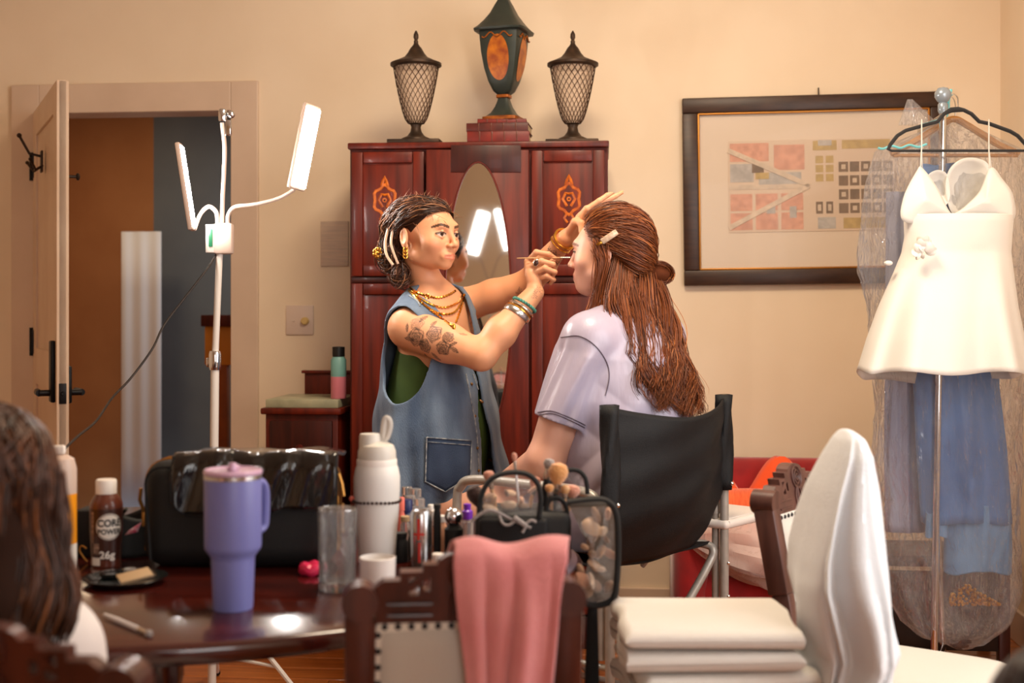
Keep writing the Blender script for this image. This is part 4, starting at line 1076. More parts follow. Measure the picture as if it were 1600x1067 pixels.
mat('bristle_grey', (150, 140, 136), .9, sheen=.3, bump=.6, bscale=240)
mat('ferrule', (200, 190, 180), .25, metal=.9)
mat('handle_wood', (198, 150, 104), .4)
mat('handle_white', (216, 212, 214), .35)
mat('webbing', (14, 14, 15), .75)

def on_table(px, py): return atz(px, py, TZ)+Vector((0, 0, .0005))
# lilac tumbler
p = on_table(364, 951); tm = thing('tumbler', 'tall lilac insulated tumbler with side handle and pink lid', 'tumbler', p)
k = p.y/F
MB().lathe([(.0, 0), (30*k, 0), (31*k, .004), (33.5*k, .086), (34*k, .092), (39*k, .100), (43*k, .106), (44*k, .112), (44.5*k, .226), (44*k, .229)], seg=40).build('body', 'lilac', tm, world=False)
MB().lathe([(44*k, .229), (45*k, .2295), (45*k, .2365), (43*k, .237)], seg=40).build('steel_rim', 'steel', tm, world=False)
ld = MB().lathe([(43*k, .2365), (45.5*k, .238), (45.5*k, .243), (43*k, .246), (41*k, .2455), (40*k, .2435), (0, .2435)], seg=40).build('lid', 'lilac_lid', tm, world=False)
MB().box((0, .006, .2475), (.017, .038, .008), .003).lathe([(.007, .244), (.007, .256), (.006, .258), (0, .258)], (.002, -.012, 0), 14).build('slide_tab', 'lilac_lid', ld, world=False)
MB(Matrix.Rotation(.95, 4, 'Z')).tube(goose([(.044, .0, .214), (.064, .0, .217), (.076, .0, .2), (.076, .0, .15), (.070, .0, .133), (.046, .0, .127)]), .0075, 10, flat=(1, 1.2)).build('handle', 'lilac', tm, world=False)

# black makeup train case with a glossy roll-up flap
cY = 2.60
ca_, cb_ = at(222, 880, cY+.02), at(535, 880, cY+.13)
cs = thing('makeup_case', 'black soft train case with gold zips and glossy flap', 'case', ((ca_.x+cb_.x)/2, cY+.08, TZ), .0)
cw = cb_.x-ca_.x; chh = CZ-(722-490)*cY/F-TZ
MB().box((0, 0, chh/2), (cw, .16, chh), .045, seg=5).build('shell', 'case_black', cs, world=False)
for off in (-.028, .012):
    pts = []
    w2, h2, r2 = cw/2+.001, chh+.001, .048
    for x, z in [(-w2, .03), (-w2, h2-r2)] + [(-w2+r2-r2*math.cos(a), h2-r2+r2*math.sin(a)) for a in np.linspace(0, math.pi/2, 7)] + [(w2-r2+r2*math.sin(a), h2-r2+r2*math.cos(a)) for a in np.linspace(0, math.pi/2, 7)] + [(w2, h2-r2), (w2, .03)]: pts.append((x, off, z))
    MB().tube(pts, .0028, 6).build('zip', 'zip_gold', cs, world=False)
pip = [(x*.985, -.0805, z) for x, z in [(-cw/2+.02, .02)]+[(-cw/2+.045-.035*math.cos(a), chh-.045+.035*math.sin(a)) for a in np.linspace(0, math.pi/2, 6)]+[(cw/2-.045+.035*math.sin(a), chh-.045+.035*math.cos(a)) for a in np.linspace(0, math.pi/2, 6)]+[(cw/2-.02, .02)]]
MB().tube(pip, .003, 6).build('front_piping', 'webbing', cs, world=False)
fx0, fx1 = at(272, 0, cY-.0).x-cs.location.x, at(527, 0, cY).x-cs.location.x
def flap(i, j):
    x = fx0+(fx1-fx0)*i
    zt_ = chh+.012+.003*math.sin(i*9)+.006*math.sin(i*math.pi)
    rc = .03*(max(0, abs(i-.5)*2-.86)/.14)**2
    if j < .35:
        t_ = j/.35; y = .06-.145*t_; z = zt_-.006*math.sin(math.pi*t_+1)
    else:
        t_ = (j-.35)/.65; y = -.085-.012*math.sin(min(1, t_*3)*math.pi/2)-.003*math.sin(i*22+2)*t_; z = zt_-(.108+.014*(1-i)-rc)*t_
    return (x, y+.004*math.sin(i*31+j*6)*(1 if j > .35 else .4), z+.002*math.sin(i*17+j*8))
fp = MB().grid(flap, 54, 26).build('glossy_flap', 'patent', cs, world=False, solid=.005)
edge = [flap(0, j) for j in np.linspace(.35, .97, 8)] + [flap(i, 1) for i in np.linspace(.03, .97, 20)] + [flap(1, j) for j in np.linspace(.97, .35, 8)]
MB().tube(edge, .003, 6).build('flap_piping', 'webbing', fp, world=False)
MB().tube([(-cw/2-.004, -.03, .11), (-cw/2-.012, -.035, .135), (-cw/2-.008, -.04, .16)], .004, 6).box((-cw/2-.006, -.03, .095), (.006, .004, .03), .001).build('zip_pull', 'zip_gold', cs, world=False)
MB().tube([(cw/2+.003, -.03, chh-.03), (cw/2+.01, -.035, chh-.05), (cw/2+.014, -.036, chh-.075)], .004, 6).tube([(cw/2+.012, -.037, chh-.09), (cw/2+.013, -.04, chh-.15)], .003, 6).build('zip_pull', 'zip_gold', cs, world=False)

# cut glass tumbler
p = on_table(527, 921); gl = thing('drinking_glass', 'empty cut-crystal highball glass right of the black case', 'glass', p)
kk = p.y/F; hgt = 126*kk
def gf(i, j):
    a = 2*math.pi*i; r = (28.5+2.5*j)*kk; z = hgt*j
    cut = 0
    if .12 < j < .72: cut = .0016*abs(math.sin(a*9+j*22))*abs(math.sin(a*9-j*22))
    return Vector((r*math.cos(a)-cut*math.cos(a), (r-cut)*math.sin(a), z+.0))
plastic_film('crystal', (235, 238, 240), .05, .04, 90, .42, .25, .9)
MB().grid(gf, 108, 60, cu=True).build('tumbler_wall', 'crystal', gl, world=False)
MB().lathe([(25*kk, .018), (27.5*kk, .06), (29.3*kk, hgt)], seg=54).build('inner_wall', 'crystal', gl, world=False)
MB().tube([(30.2*kk*math.cos(a), 30.2*kk*math.sin(a), hgt) for a in np.linspace(0, 2*math.pi, 49)[:-1]], .0012, 6, closed=True).build('rim', 'glass', gl, world=False)
MB().lathe([(0, .001), (28*kk, .001), (28*kk, .015), (25*kk, .018), (0, .017)], seg=40).build('thick_base', 'glass', gl, world=False)
# white flask with carry loop and beaded bracelet
p = on_table(589, 880); fk = thing('water_flask', 'white insulated flask with a carry-loop lid and dark bead string', 'bottle', p)
q = p.y/F
zz_ = lambda y: (880-y)*q
MB().lathe([(0, 0), (27*q, 0), (29*q, .004), (30.5*q, zz_(840)), (34*q, zz_(800)), (36*q, zz_(765)), (36*q, zz_(745)), (33.5*q, zz_(732)), (31.5*q, zz_(727))], seg=36).build('body', 'white_powder', fk, world=False)
MB().lathe([(31.5*q, zz_(730)), (31.5*q, zz_(719)), (30.5*q, zz_(717))], seg=36).build('collar', 'cap_white', fk, world=False)
lidm = MB().lathe([(30*q, zz_(718)), (29.5*q, zz_(705)), (26*q, zz_(696)), (14*q, zz_(690)), (0, zz_(689))], seg=36)
lidm.lathe([(17*q, zz_(700)), (16.5*q, zz_(682)), (15*q, zz_(678)), (0, zz_(680))], (-11*q, 0, 0), 24)
lidm.build('lid', 'lid_grey', fk, world=False)
MB().tube(goose([(6*q, 0, zz_(690)), (15*q, 0, zz_(684)), (20*q, 0, zz_(668)), (19*q, 0, zz_(657)), (14*q, 0, zz_(654)), (11*q, 0, zz_(663)), (9*q, 0, zz_(685))]), .0042, 8, flat=(1, 1.6), up=(0, 1, 0)).build('carry_loop', 'lid_grey', fk, world=False)
for k_ in range(34):
    a = 2*math.pi*k_/34; MB().sphere((36.6*q*math.cos(a), 36.6*q*math.sin(a), zz_(782)+.001*math.sin(a*3)), .0033, 6, 5).build('bead', 'bead_dark', fk, world=False)
MB().sphere((-39*q, -.004, zz_(779)), .006, 8, 6).build('charm', 'coral', fk, world=False)

# white mug
p = on_table(590, 934); mg = thing('mug', 'small white ceramic mug between the glass and the carved chair', 'mug', p)
MB().lathe([(0, 0), (.024, 0), (.028, .004), (.032, .03), (.0335, .074), (.0315, .075), (.030, .03), (.026, .008), (0, .007)], seg=32).build('cup', 'ceramic', mg, world=False)
MB(Matrix.Rotation(1.3, 4, 'Z')).tube(goose([(.031, 0, .06), (.045, .006, .058), (.05, .008, .04), (.044, .006, .022), (.031, 0, .018)]), .0045, 8).build('handle', 'ceramic', mg, world=False)

# protein drink bottle with printed label
p = on_table(166, 884); cbp = thing('drink_bottle', 'brown plastic drink bottle with white cap and round white label', 'bottle', p, .0)
c1 = p.y/F; zc = lambda y: (884-y)*c1
def rb_(z): return np.interp(z, [0, .004, zc(870), zc(830), zc(790), zc(785), zc(776), zc(770)], [x*c1 for x in (22, 23, 22, 24.5, 25, 24.5, 19, 15)])
MB().lathe([(0, 0)]+[(rb_(z), z) for z in (0.0, .004, zc(870), zc(850), zc(830), zc(810), zc(790), zc(785), zc(776), zc(770))], seg=40).build('body', 'choc', cbp, world=False)
MB().lathe([(16*c1, zc(771)), (16*c1, zc(751)), (14.5*c1, zc(749)), (0, zc(749))], seg=32).build('cap', 'cap_white', cbp, world=False)
def decal(name, pts_faces, m, par, cang, rad_fn, off=.0006):
    V, Fs = pts_faces; b_ = MB()
    b_.add([Vector(((rad_fn(z)+off)*math.cos(cang+x/rad_fn(z)), (rad_fn(z)+off)*math.sin(cang+x/rad_fn(z)), z)) for x, z in V], Fs); return b_.build(name, m, par, world=False)
def grid_rect(x0, x1, z0, z1, n=8, m=8):
    V = [(x0+(x1-x0)*i/n, z0+(z1-z0)*j/m) for i in range(n+1) for j in range(m+1)]
    return V, [(i*(m+1)+j, (i+1)*(m+1)+j, (i+1)*(m+1)+j+1, i*(m+1)+j+1) for i in range(n) for j in range(m)]
def disc(cx, cz, r0, r1, n=40, rings=4):
    V = [(cx+(r0+(r1-r0)*i/rings)*math.cos(2*math.pi*k_/n), cz+(r0+(r1-r0)*i/rings)*math.sin(2*math.pi*k_/n)) for i in range(rings+1) for k_ in range(n)]
    return V, [(i*n+k_, i*n+(k_+1) % n, (i+1)*n+(k_+1) % n, (i+1)*n+k_) for i in range(rings) for k_ in range(n)]
def text_mesh(s_, size):
    cu2 = bpy.data.curves.new('t', 'FONT'); cu2.body = s_; cu2.size = size; cu2.align_x = 'CENTER'; cu2.resolution_u = 3; cu2.offset = size*.035
    to = bpy.data.objects.new('t', cu2); COL.objects.link(to); bpy.context.view_layer.update()
    me = bpy.data.meshes.new_from_object(to.evaluated_get(bpy.context.evaluated_depsgraph_get()))
    V = [(v.co.x, v.co.y) for v in me.vertices]; Fs = [tuple(p_.vertices) for p_ in me.polygons]
    bpy.data.objects.remove(to); bpy.data.curves.remove(cu2); bpy.data.meshes.remove(me); return V, Fs
ca0 = -math.pi/2+.50; rbf = lambda z: float(rb_(z))
lc = zc(820)
lab = decal('label_band', grid_rect(-.105, .10, zc(872), zc(793), 40, 6), 'choc_dark', cbp, ca0, rbf, .0004)
decal('label_disc', disc(0, lc, .0, .0245), 'print_white', cbp, ca0, rbf, .0008)
decal('label_ring', disc(0, lc, .0258, .0270, rings=1), 'print_white', cbp, ca0, rbf, .0008)
for s_, zz0, sz in (('CORE', lc+.001, .0200), ('POWER', lc-.0150, .0150)):
    V, Fs = text_mesh(s_, sz); decal('lettering', ([(x*.9, z+zz0) for x, z in V], Fs), 'print_black', cbp, ca0, rbf, .0012)
V, Fs = text_mesh('26g', .021); decal('lettering', ([(x-.004, z+zc(869)) for x, z in V], Fs), 'print_white', cbp, ca0, rbf, .0012)
decal('side_print', grid_rect(-.040, -.033, zc(845), zc(797), 3, 6), mat('fineprint', (170, 140, 120), .5, col2=(90, 60, 46), scale=160, stretch=(.4, .4, 3)), cbp, ca0, rbf, .001)
decal('side_print', grid_rect(-.034, -.020, zc(862), zc(846), 3, 4), 'fineprint', cbp, ca0, rbf, .001)
decal('side_print', grid_rect(-.038, -.018, zc(880), zc(868), 3, 4), 'print_white', cbp, ca0, rbf, .001)

# orange spray bottle with trigger, mostly behind the hair at the left
p = on_table(95, 893); sp = thing('spray_bottle', 'orange bottle with pale nozzle behind the brown hair at the left', 'bottle', p)
s_ = p.y/F
MB().lathe([(0, 0), (23*s_, 0), (24*s_, .004), (24*s_, 40*s_), (24*s_, 122*s_)], seg=28).build('body', 'orange_liquid', sp, world=False)
MB().lathe([(24.2*s_, 4*s_), (24.2*s_, 44*s_)], seg=28).build('label', 'print_white', sp, world=False)
MB().lathe([(24*s_, 122*s_), (24*s_, 160*s_), (20*s_, 176*s_), (10*s_, 182*s_), (0, 182*s_)], seg=28).build('shoulder', 'lamp_grey', sp, world=False)
MB().box((-8*s_, 0, 190*s_), (30*s_, 12*s_, 14*s_), .004).tube([(-20*s_, 0, 188*s_), (-26*s_, 0, 176*s_), (-24*s_, 0, 164*s_)], .004, 6).build('trigger', 'cap_white', sp, world=False)

# black box, zip pouch, tray and bits by the drink bottle
p = on_table(140, 872); one('black_box', MB().box(p+Vector((0, .04, .05)), (.07, .07, .10), .005), 'case_black', 'small black box behind the brown drink bottle', 'box')
p = on_table(203, 868)
pch = thing('zip_pouch', 'open black pouch with pink lining left of the train case', 'pouch', p)
def pf(i, j):
    a = 2*math.pi*i; r = .040*(1+.15*math.sin(3*a+1)); return (r*math.cos(a)*1.1, r*math.sin(a)*.8+.01*j, .088*j*(1+.10*math.sin(2*a)))
MB().grid(pf, 30, 10, cu=True).lathe([(0, .002), (.036, .002)], seg=16).build('shell', 'case_black', pch, world=False, solid=.004)
MB().add([(.0, -.038, .05), (.03, -.046, .058), (.036, -.04, .078), (.012, -.044, .062)], [(0, 1, 2, 3)]).build('lining', mat('pinkprint', (206, 70, 100), .6, col2=(226, 190, 200), scale=120), pch, world=False, solid=.004)
MB().tube([(-.01, -.03, .088), (0, -.045, .1), (.008, -.05, .108)], .004, 6).build('zip_pull', 'case_black', pch, world=False)
p = on_table(132, 880); tag(MB().tube(goose([p+Vector(v) for v in ((.004, 0, .03), (-.006, 0, .036), (-.01, 0, .026), (-.002, 0, .012), (.006, 0, .003))]), .0018, 6).build('hair_pin', 'zip_gold'), 'bent gold hair pin standing by the brown drink bottle', 'hair pin')
p = on_table(196, 911)
try_ = thing('round_tray', 'round dark glass tray on the table in front of the drink bottle', 'tray', p)
MB().lathe([(0, .003), (.068, .003), (.078, .010), (.080, .013), (.077, .013), (.066, .006), (0, .006)], seg=48).build('dish', 'tray_dark', try_, world=False)
one('compact_card', MB().box(p+Vector((.022, -.014, .017)), (.062, .034, .005), .001, (.28, -.15, .55)), 'tan_card', 'tan card leaning in the round dark tray', 'card')
one('makeup_compact', MB().lathe([(0, 0), (.024, 0), (.026, .003), (.026, .008), (0, .010)], p+Vector((-.03, .02, .009)), 20), 'tray_dark', 'round dark compact in the round tray', 'compact')
one('clear_jar', MB().lathe([(0, 0), (.012, 0), (.012, .012), (.009, .014), (0, .014)], p+Vector((.0, .03, .009)), 16), 'acrylic', 'tiny clear jar at the back of the round tray', 'jar')
def brush(name, label, tip, tail, bl, br, hr, bm_, hm, fm='ferrule', group='makeup brushes in the clear bag'):
    tip, tail = Vector(tip), Vector(tail); d_ = (tip-tail).normalized(); L_ = (tip-tail).length
    t_ = thing(name, label, 'brush', tail, 0, group)
    R_ = d_.to_track_quat('Z', 'Y').to_matrix()
    fl_ = min(.03, L_*.2)
    MB().lathe([(0, 0), (hr*.6, .002), (hr, L_*.3), (hr*.9, L_-bl-fl_)], tail, 10, R_).build('handle', hm, t_)
    MB().lathe([(hr*.9, L_-bl-fl_), (hr*1.05, L_-bl-fl_+.002), (min(br*.6, hr*1.6), L_-bl)], tail, 12, R_).build('ferrule', fm, t_)
    MB().lathe([(min(br*.6, hr*1.6), L_-bl), (br*.92, L_-bl*.65), (br, L_-bl*.4), (br*.75, L_-bl*.12), (0, L_)], tail, 16, R_).build('bristles', bm_, t_)
    return t_
p0, p1 = on_table(178, 968), on_table(236, 997)
brush('makeup_brush', 'thin brush lying near the table front edge', p1+Vector((0, 0, .006)), p0+Vector((-.02, .01, .006)), .014, .006, .0045, 'bristle_grey', 'handle_white', group=None)
p = on_table(489, 898); one('pink_scrunchie', MB().tube([p+Vector((.018*math.cos(a), .018*math.sin(a), .012+.003*math.sin(5*a))) for a in np.linspace(0, 2*math.pi, 25)[:-1]], .011, 8, closed=True), 'pink_shiny', 'bright pink scrunchie beside the crystal glass', 'scrunchie')

# small cosmetics cluster between flask and makeup bag
def vial(px, py, r, h, capr, caph, bm_, cm, label, name='cosmetic_bottle', cat='bottle', group=None):
    p = on_table(px, py); t_ = thing(name, label, cat, p, 0, group)
    MB().lathe([(0, 0), (r*.95, 0), (r, .002), (r, h*.85), (capr*.8, h)], seg=18).build('body', bm_, t_, world=False)
    MB().lathe([(capr, h), (capr, h+caph*.9), (capr*.85, h+caph), (0, h+caph)], seg=18).build('cap', cm, t_, world=False)
    return t_
# silver can
p = on_table(658, 884); can = thing('slim_can', 'slim silver can with red print among the cosmetics', 'can', p)
r_ = 17.5*p.y/F; h_ = 86*p.y/F
MB().lathe([(0, 0), (r_*.85, 0), (r_, .006), (r_, h_-.008), (r_*.86, h_), (r_*.8, h_-.003), (0, h_-.003)], seg=28).build('body', 'steel', can, world=False)
cang = -math.pi/2-.15; crf = lambda z: r_
decal('printed_mark', grid_rect(-.003, .003, h_*.5, h_*.88, 3, 3), mat('redprint', (196, 50, 40), .4), can, cang, crf)
decal('printed_mark', grid_rect(-.012, .012, h_*.58, h_*.62, 6, 1), 'redprint', can, cang, crf)
decal('printed_mark', grid_rect(-.001, .004, .01, h_*.45, 3, 3), 'redprint', can, cang, crf)
vial(683, 872, .008, .105, .008, .01, 'case_black', 'case_black', 'thin black tube right of the silver can', 'cosmetic_tube', 'tube')
vial(627, 878, .014, .05, .012, .012, 'case_black', 'case_black', 'small black jar between the white flask and silver can', 'cosmetic_jar', 'jar')
vial(645, 876, .010, .055, .009, .01, 'case_black', 'case_black', 'narrow black bottle pressed against the silver can')
vial(633, 862, .011, .066, .010, .012, 'acrylic', 'tan_card', 'clear jar of tan powder behind the black jar')
vial(635, 848, .016, .07, .014, .028, 'navy', 'navy', 'navy blue bottle behind the silver can')
vial(626, 850, .010, .075, .009, .03, 'coral', 'coral', 'coral lip tube beside the navy bottle', 'cosmetic_tube', 'tube')
for i, (px, py, hh_) in enumerate(((636, 820, .072), (650, 822, .070), (641, 832, .066), (655, 834, .062), (648, 845, .056), (662, 847, .056))):
    vial(px, py, .015, hh_, .013, .022, 'acrylic', 'acrylic', ['tall clear bottle at the far left of the cluster behind the can', 'tall clear bottle at the far right of the cluster behind the can', 'clear bottle second from the left behind the can', 'clear bottle standing right behind the can', 'short clear bottle nearest the can', 'short clear bottle touching the white-capped row'][i], group='clear bottles behind the silver can')
for i, (px, py) in enumerate(((674, 838), (679, 846), (682, 852), (685, 858))):
    vial(px, py, .009, .052-.004*i, .0085, .022, 'peach_liquid' if i > 1 else 'acrylic', 'cap_white', ['farthest', 'second farthest', 'second nearest', 'nearest'][i]+' white-capped bottle in the row right of the silver can', group='white-capped bottles in a row')
vial(690, 866, .012, .07, .010, .014, 'peach_liquid', 'cap_white', 'peach foundation bottle next to the pink towel')
vial(684, 896, .013, .022, .012, .018, 'handle_white', 'cap_white', 'short white jar in front of the peach bottle', 'cosmetic_jar', 'jar')
p = on_table(709, 872); bb = thing('perfume_bottle', 'black bottle with a mirror-ball chrome stopper', 'bottle', p)
MB().lathe([(0, 0), (.018, 0), (.02, .004), (.02, .062), (.012, .07)], seg=24).build('body', 'case_black', bb, world=False)
MB().sphere((0, 0, .088), .020, 20, 14).build('ball_stopper', 'chrome', bb, world=False)
p = on_table(730, 850); pv = thing('cosmetic_bottle', 'small bottle with a purple ribbed cap behind the makeup bag', 'bottle', p)
MB().lathe([(0, 0), (.014, 0), (.014, .05), (.008, .056)], seg=18).build('body', 'acrylic', pv, world=False)
MB().lathe([(.011, .056), (.0125, .06), (.0125, .074), (.008, .078), (.009, .09), (0, .092)], seg=10).build('cap', 'purple_cap', pv, world=False)

# ================================================================== clear makeup bag hanging over the table end
mY = 2.60
def mp(px, py, dy=0): return at(px, py, mY+dy)
mbag = thing('makeup_bag', 'black and clear zip makeup bag full of brushes at the table end', 'bag', mp(830, 890))
# body: black lower box
x0, x1 = mp(742, 0).x, mp(893, 0).x
zb_, zt_ = TZ+.003, mp(0, 800).z
MB().box(((x0+x1)/2, mY+.07, (zb_+zt_)/2), (x1-x0, .15, zt_-zb_), .02, seg=3).build('base', 'case_black', mbag)
MB().box(((x0+x1)/2-.02, mY-.012, (zb_+zt_)/2-.005), ((x1-x0)*.72, .02, (zt_-zb_)*.9), .009, seg=3).build('front_pocket', 'nylon_black', mbag)
MB().tube(goose([mp(735, 815, -.03), mp(765, 797, -.035), mp(800, 812, -.03), mp(830, 825, -.03)]), .0035, 6).build('pocket_zip', 'bristle_grey', mbag)
# arched clear lid (front-left) with black piping
arch = [(748, 800), (752, 775), (764, 752), (782, 741), (806, 738), (826, 742), (840, 756), (845, 780), (842, 808)]
AP = goose([mp(x, y, -.01) for x, y in arch])
MB().tube(AP, .0055, 8, flat=(1, 1.5)).build('lid_piping', 'webbing', mbag)
mid = sum((Vector(v) for v in AP), Vector())/len(AP)
V_ = [mid-Vector((0, .022, .0))]+[Vector(v) for v in AP]; MB().add(V_, [(0, i+1, i+2) for i in range(len(AP)-1)]+[(0, len(AP), 1)]).build('lid_window', 'film_clear', mbag)
AP2 = [Vector(v)+Vector((.0, .10, .0)) for v in AP]; 
arch2 = goose([mp(x, y, .13) for x, y in ((848, 770), (862, 755), (880, 737), (902, 735), (915, 748), (918, 772))]); MB().tube(arch2, .005, 8).build('rear_piping', 'webbing', mbag)
mid2 = sum((Vector(v) for v in arch2), Vector())/len(arch2); MB().add([mid2]+[Vector(v) for v in arch2], [(0, i+1, i+2) for i in range(len(arch2)-1)]).build('rear_window', 'film_clear', mbag)
gus = goose([mp(x, y, .02) for x, y in ((852, 800), (858, 782), (872, 778), (884, 790), (887, 820), (886, 870))]); MB().tube(gus, .005, 8).build('side_piping', 'webbing', mbag)
mid3 = sum((Vector(v) for v in gus), Vector())/len(gus); MB().add([mid3-Vector((0, .01, 0))]+[Vector(v) for v in gus], [(0, i+1, i+2) for i in range(len(gus)-1)]).build('side_window', 'film_clear', mbag)
# clear side pouch overhanging the table end
pout = [(886, 785), (930, 780), (950, 784), (962, 800), (966, 840), (964, 905), (957, 936), (930, 946), (905, 938)]
PP = goose([mp(x, y, -.02) for x, y in pout]); MB().tube(PP, .0065, 8, flat=(1, 1.6)).build('pouch_piping', 'webbing', mbag)
cxy = (924, 862)
def pouchf(i, j):
    n_ = len(PP); q_ = Vector(PP[int(round(i*(n_-1)))]); c_ = mp(*cxy, -.045); v_ = c_.lerp(q_, j); 
    v_.y += .008*math.sin(i*19+j*9)*(1-j)+.006*math.sin(j*13+i*31)*(1-j**3); return v_
MB().grid(pouchf, len(PP), 14).build('pouch_window', 'film_clear', mbag)
def pouchb(i, j):
    n_ = len(PP); q_ = Vector(PP[int(round(i*(n_-1)))])+Vector((0, .035, 0)); c_ = mp(*cxy, .04); return c_.lerp(q_, j)
MB().grid(pouchb, len(PP), 6).build('pouch_back', mat('pouch_back', (116, 98, 82), .6), mbag)
MB().bar(mp(890, 787, -.022), mp(948, 785, -.022), .012, .014, (0, 1, 0), .003).build('pouch_zip', mat('zipband', (74, 68, 60), .6), mbag)
# crumpled beige contents (sponges and puffs)
rs = random.Random(21)
tones = [(206, 170, 138), (176, 140, 112), (224, 196, 168), (150, 118, 96), (198, 150, 122)]
for i_, c_ in enumerate(tones): mat('puff_%d' % i_, c_, .9, sheen=.2)
for k_ in range(22):
    px = rs.uniform(898, 952); py = rs.uniform(800, 930); p_ = mp(px, py, rs.uniform(-.018, .012)); sz = rs.uniform(.009, .017)
    R_ = Euler((rs.uniform(0, 3), rs.uniform(0, 3), rs.uniform(0, 3))).to_matrix()
    q_ = MB().sphere(p_, (sz, sz*.45, sz*1.4), 10, 7, R_).build('makeup_sponge', 'puff_%d' % (k_ % 5)); tag(q_, 'beige sponge in the clear side pouch of the makeup bag', 'sponge', 'sponges in the clear pouch')
for k_ in range(12):
    px = rs.uniform(762, 836); py = rs.uniform(760, 806); p_ = mp(px, py, rs.uniform(.02, .05)); sz = rs.uniform(.006, .011)
    R_ = Euler((rs.uniform(0, 3), rs.uniform(0, 3), rs.uniform(0, 3))).to_matrix()
    q_ = MB().sphere(p_, (sz, sz*.5, sz*1.8), 10, 7, R_).build('makeup_sponge', 'puff_%d' % (k_ % 5)); tag(q_, 'small beige applicator under the arched clear lid of the makeup bag', 'sponge', 'applicators under the clear lid')
# metal swivel clip
MB().tube(goose([mp(780, 805, -.04), mp(786, 818, -.045), mp(796, 820, -.045), mp(806, 812, -.045)]), .003, 8).tube([mp(803, 808, -.045), mp(822, 822, -.045)], .0055, 8).tube(goose([mp(820, 820, -.045), mp(830, 813, -.045), mp(838, 816, -.045)]), .003, 8).tube([mp(822, 822, -.045), mp(816, 832, -.045)], .003, 8).build('swivel_clip', 'bristle_grey', mbag)
# straps hanging from the bag
for xs, w_ in (((905, 945), .022), ((928, 940), .026)):
    pass
MB().grid(lambda i, j: mp(np.interp(j, [0, .35, 1], [900, 894, 902])+(i-.5)*np.interp(j, [0, .3, .6, 1], [22, 14, 8, 14]), 940+220*j, -.005+.02*i), 3, 16).build('strap', 'webbing', mbag, solid=.003)
MB().grid(lambda i, j: mp(np.interp(j, [0, 1], [926, 924])+(i-.5)*np.interp(j, [0, .5, 1], [15, 22, 26]), 940+220*j, .0), 3, 12).build('strap', 'webbing', mbag, solid=.003)
MB().box(mp(878, 1020, .02), (.022, .012, .05), .004).tube([mp(876, 1045, .02), mp(876, 1100, .02)], .007, 8).build('buckle', 'black_plastic', mbag)
# brushes standing in the bag
def mbrush(tx, ty, bx, by, bl, br, hr, bm_, hm, label, dy=.05): brush('makeup_brush', label, mp(tx, ty, dy), mp(bx, by, dy), bl, br, hr, bm_, hm)
mbrush(803, 707, 812, 800, .018, .006, .003, 'bristle_pink', 'handle_white', 'thin white brush with a coral tip standing tallest in the makeup bag')
mbrush(874, 722, 866, 800, .045, .021, .006, 'bristle_tan', 'case_black', 'big fluffy tan powder brush in the makeup bag', .045)
mbrush(859, 716, 849, 800, .022, .012, .009, 'bristle_grey', 'case_black', 'black barrel brush with grey tip behind the fluffy tan brush', .085)
mbrush(897, 757, 888, 800, .026, .016, .005, 'bristle_pink', 'handle_wood', 'rosy round brush at the right in the makeup bag', .05)
mbrush(884, 757, 880, 800, .018, .010, .005, 'handle_wood', 'handle_wood', 'small tan dome brush below the fluffy brush', .03)
mbrush(858, 756, 862, 800, .016, .010, .005, 'bristle_tan', 'handle_wood', 'short tan brush left of the fluffy brush', .03)
mbrush(736, 758, 760, 810, .045, .018, .006, 'bristle_dark', 'case_black', 'dark brown fluffy brush at the left side of the makeup bag', .06)
mbrush(762, 735, 776, 800, .022, .012, .005, 'bristle_pink', 'handle_wood', 'pink-tan brush behind the arched clear lid', .08)
mbrush(838, 744, 826, 800, .024, .012, .005, 'bristle_pink', 'handle_wood', 'pink brush poking up at the right end of the clear lid', .06)
# ================================================================== people: signed-distance bodies turned into one skin mesh each
A3 = lambda v: np.array([float(x) for x in v])
def smin(a, b, k):
    h = np.clip(.5+.5*(b-a)/k, 0, 1); return b*(1-h)+a*h-k*h*(1-h)
def smax(a, b, k): return -smin(-a, -b, k)
def d_cap(P, a, b, ra, rb):
    ba = b-a; h = np.clip((P-a) @ ba/max(1e-9, ba @ ba), 0, 1)
    return np.linalg.norm(P-a-h[:, None]*ba, axis=1)-(ra+(rb-ra)*h)
def d_ell(P, c, r, R=None):
    q = P-c
    if R is not None: q = q @ R
    k0 = np.linalg.norm(q/r, axis=1); k1 = np.linalg.norm(q/(r*r), axis=1)
    return np.where(k1 > 1e-9, k0*(k0-1)/np.maximum(k1, 1e-9), -min(r))
class Field:
    def __init__(s): s.p = []
    def cap(s, a, b, ra, rb, k=.02, op='u'):
        a, b = A3(a), A3(b); s.p.append((lambda P: d_cap(P, a, b, ra, rb), (a+b)/2, np.linalg.norm(a-b)/2+max(ra, rb), k, op)); return s
    def ell(s, c, r, R=None, k=.02, op='u'):
        c, r = A3(c), A3(r); s.p.append((lambda P: d_ell(P, c, r, R), c, max(r), k, op)); return s
    def fn(s, f, c, rad, k=.01, op='u'): s.p.append((f, A3(c), rad, k, op)); return s
    def chain(s, pts, rs, k=.012):
        for i in range(len(pts)-1): s.cap(pts[i], pts[i+1], rs[i], rs[i+1], k)
        return s
    def __call__(s, P):
        c = (P.min(0)+P.max(0))/2; R = np.linalg.norm(P.max(0)-c)
        d = None
        for f, pc, pr, k, op in s.p:
            if np.linalg.norm(pc-c) > R+pr+.07: continue
            v = f(P)
            if op == 'u': d = v if d is None else smin(d, v, k)
            elif d is not None:
                if op == 's': d = smax(d, -v, k)
                else: d = smax(d, v, k)          # intersect
        return np.full(len(P), .08) if d is None else d
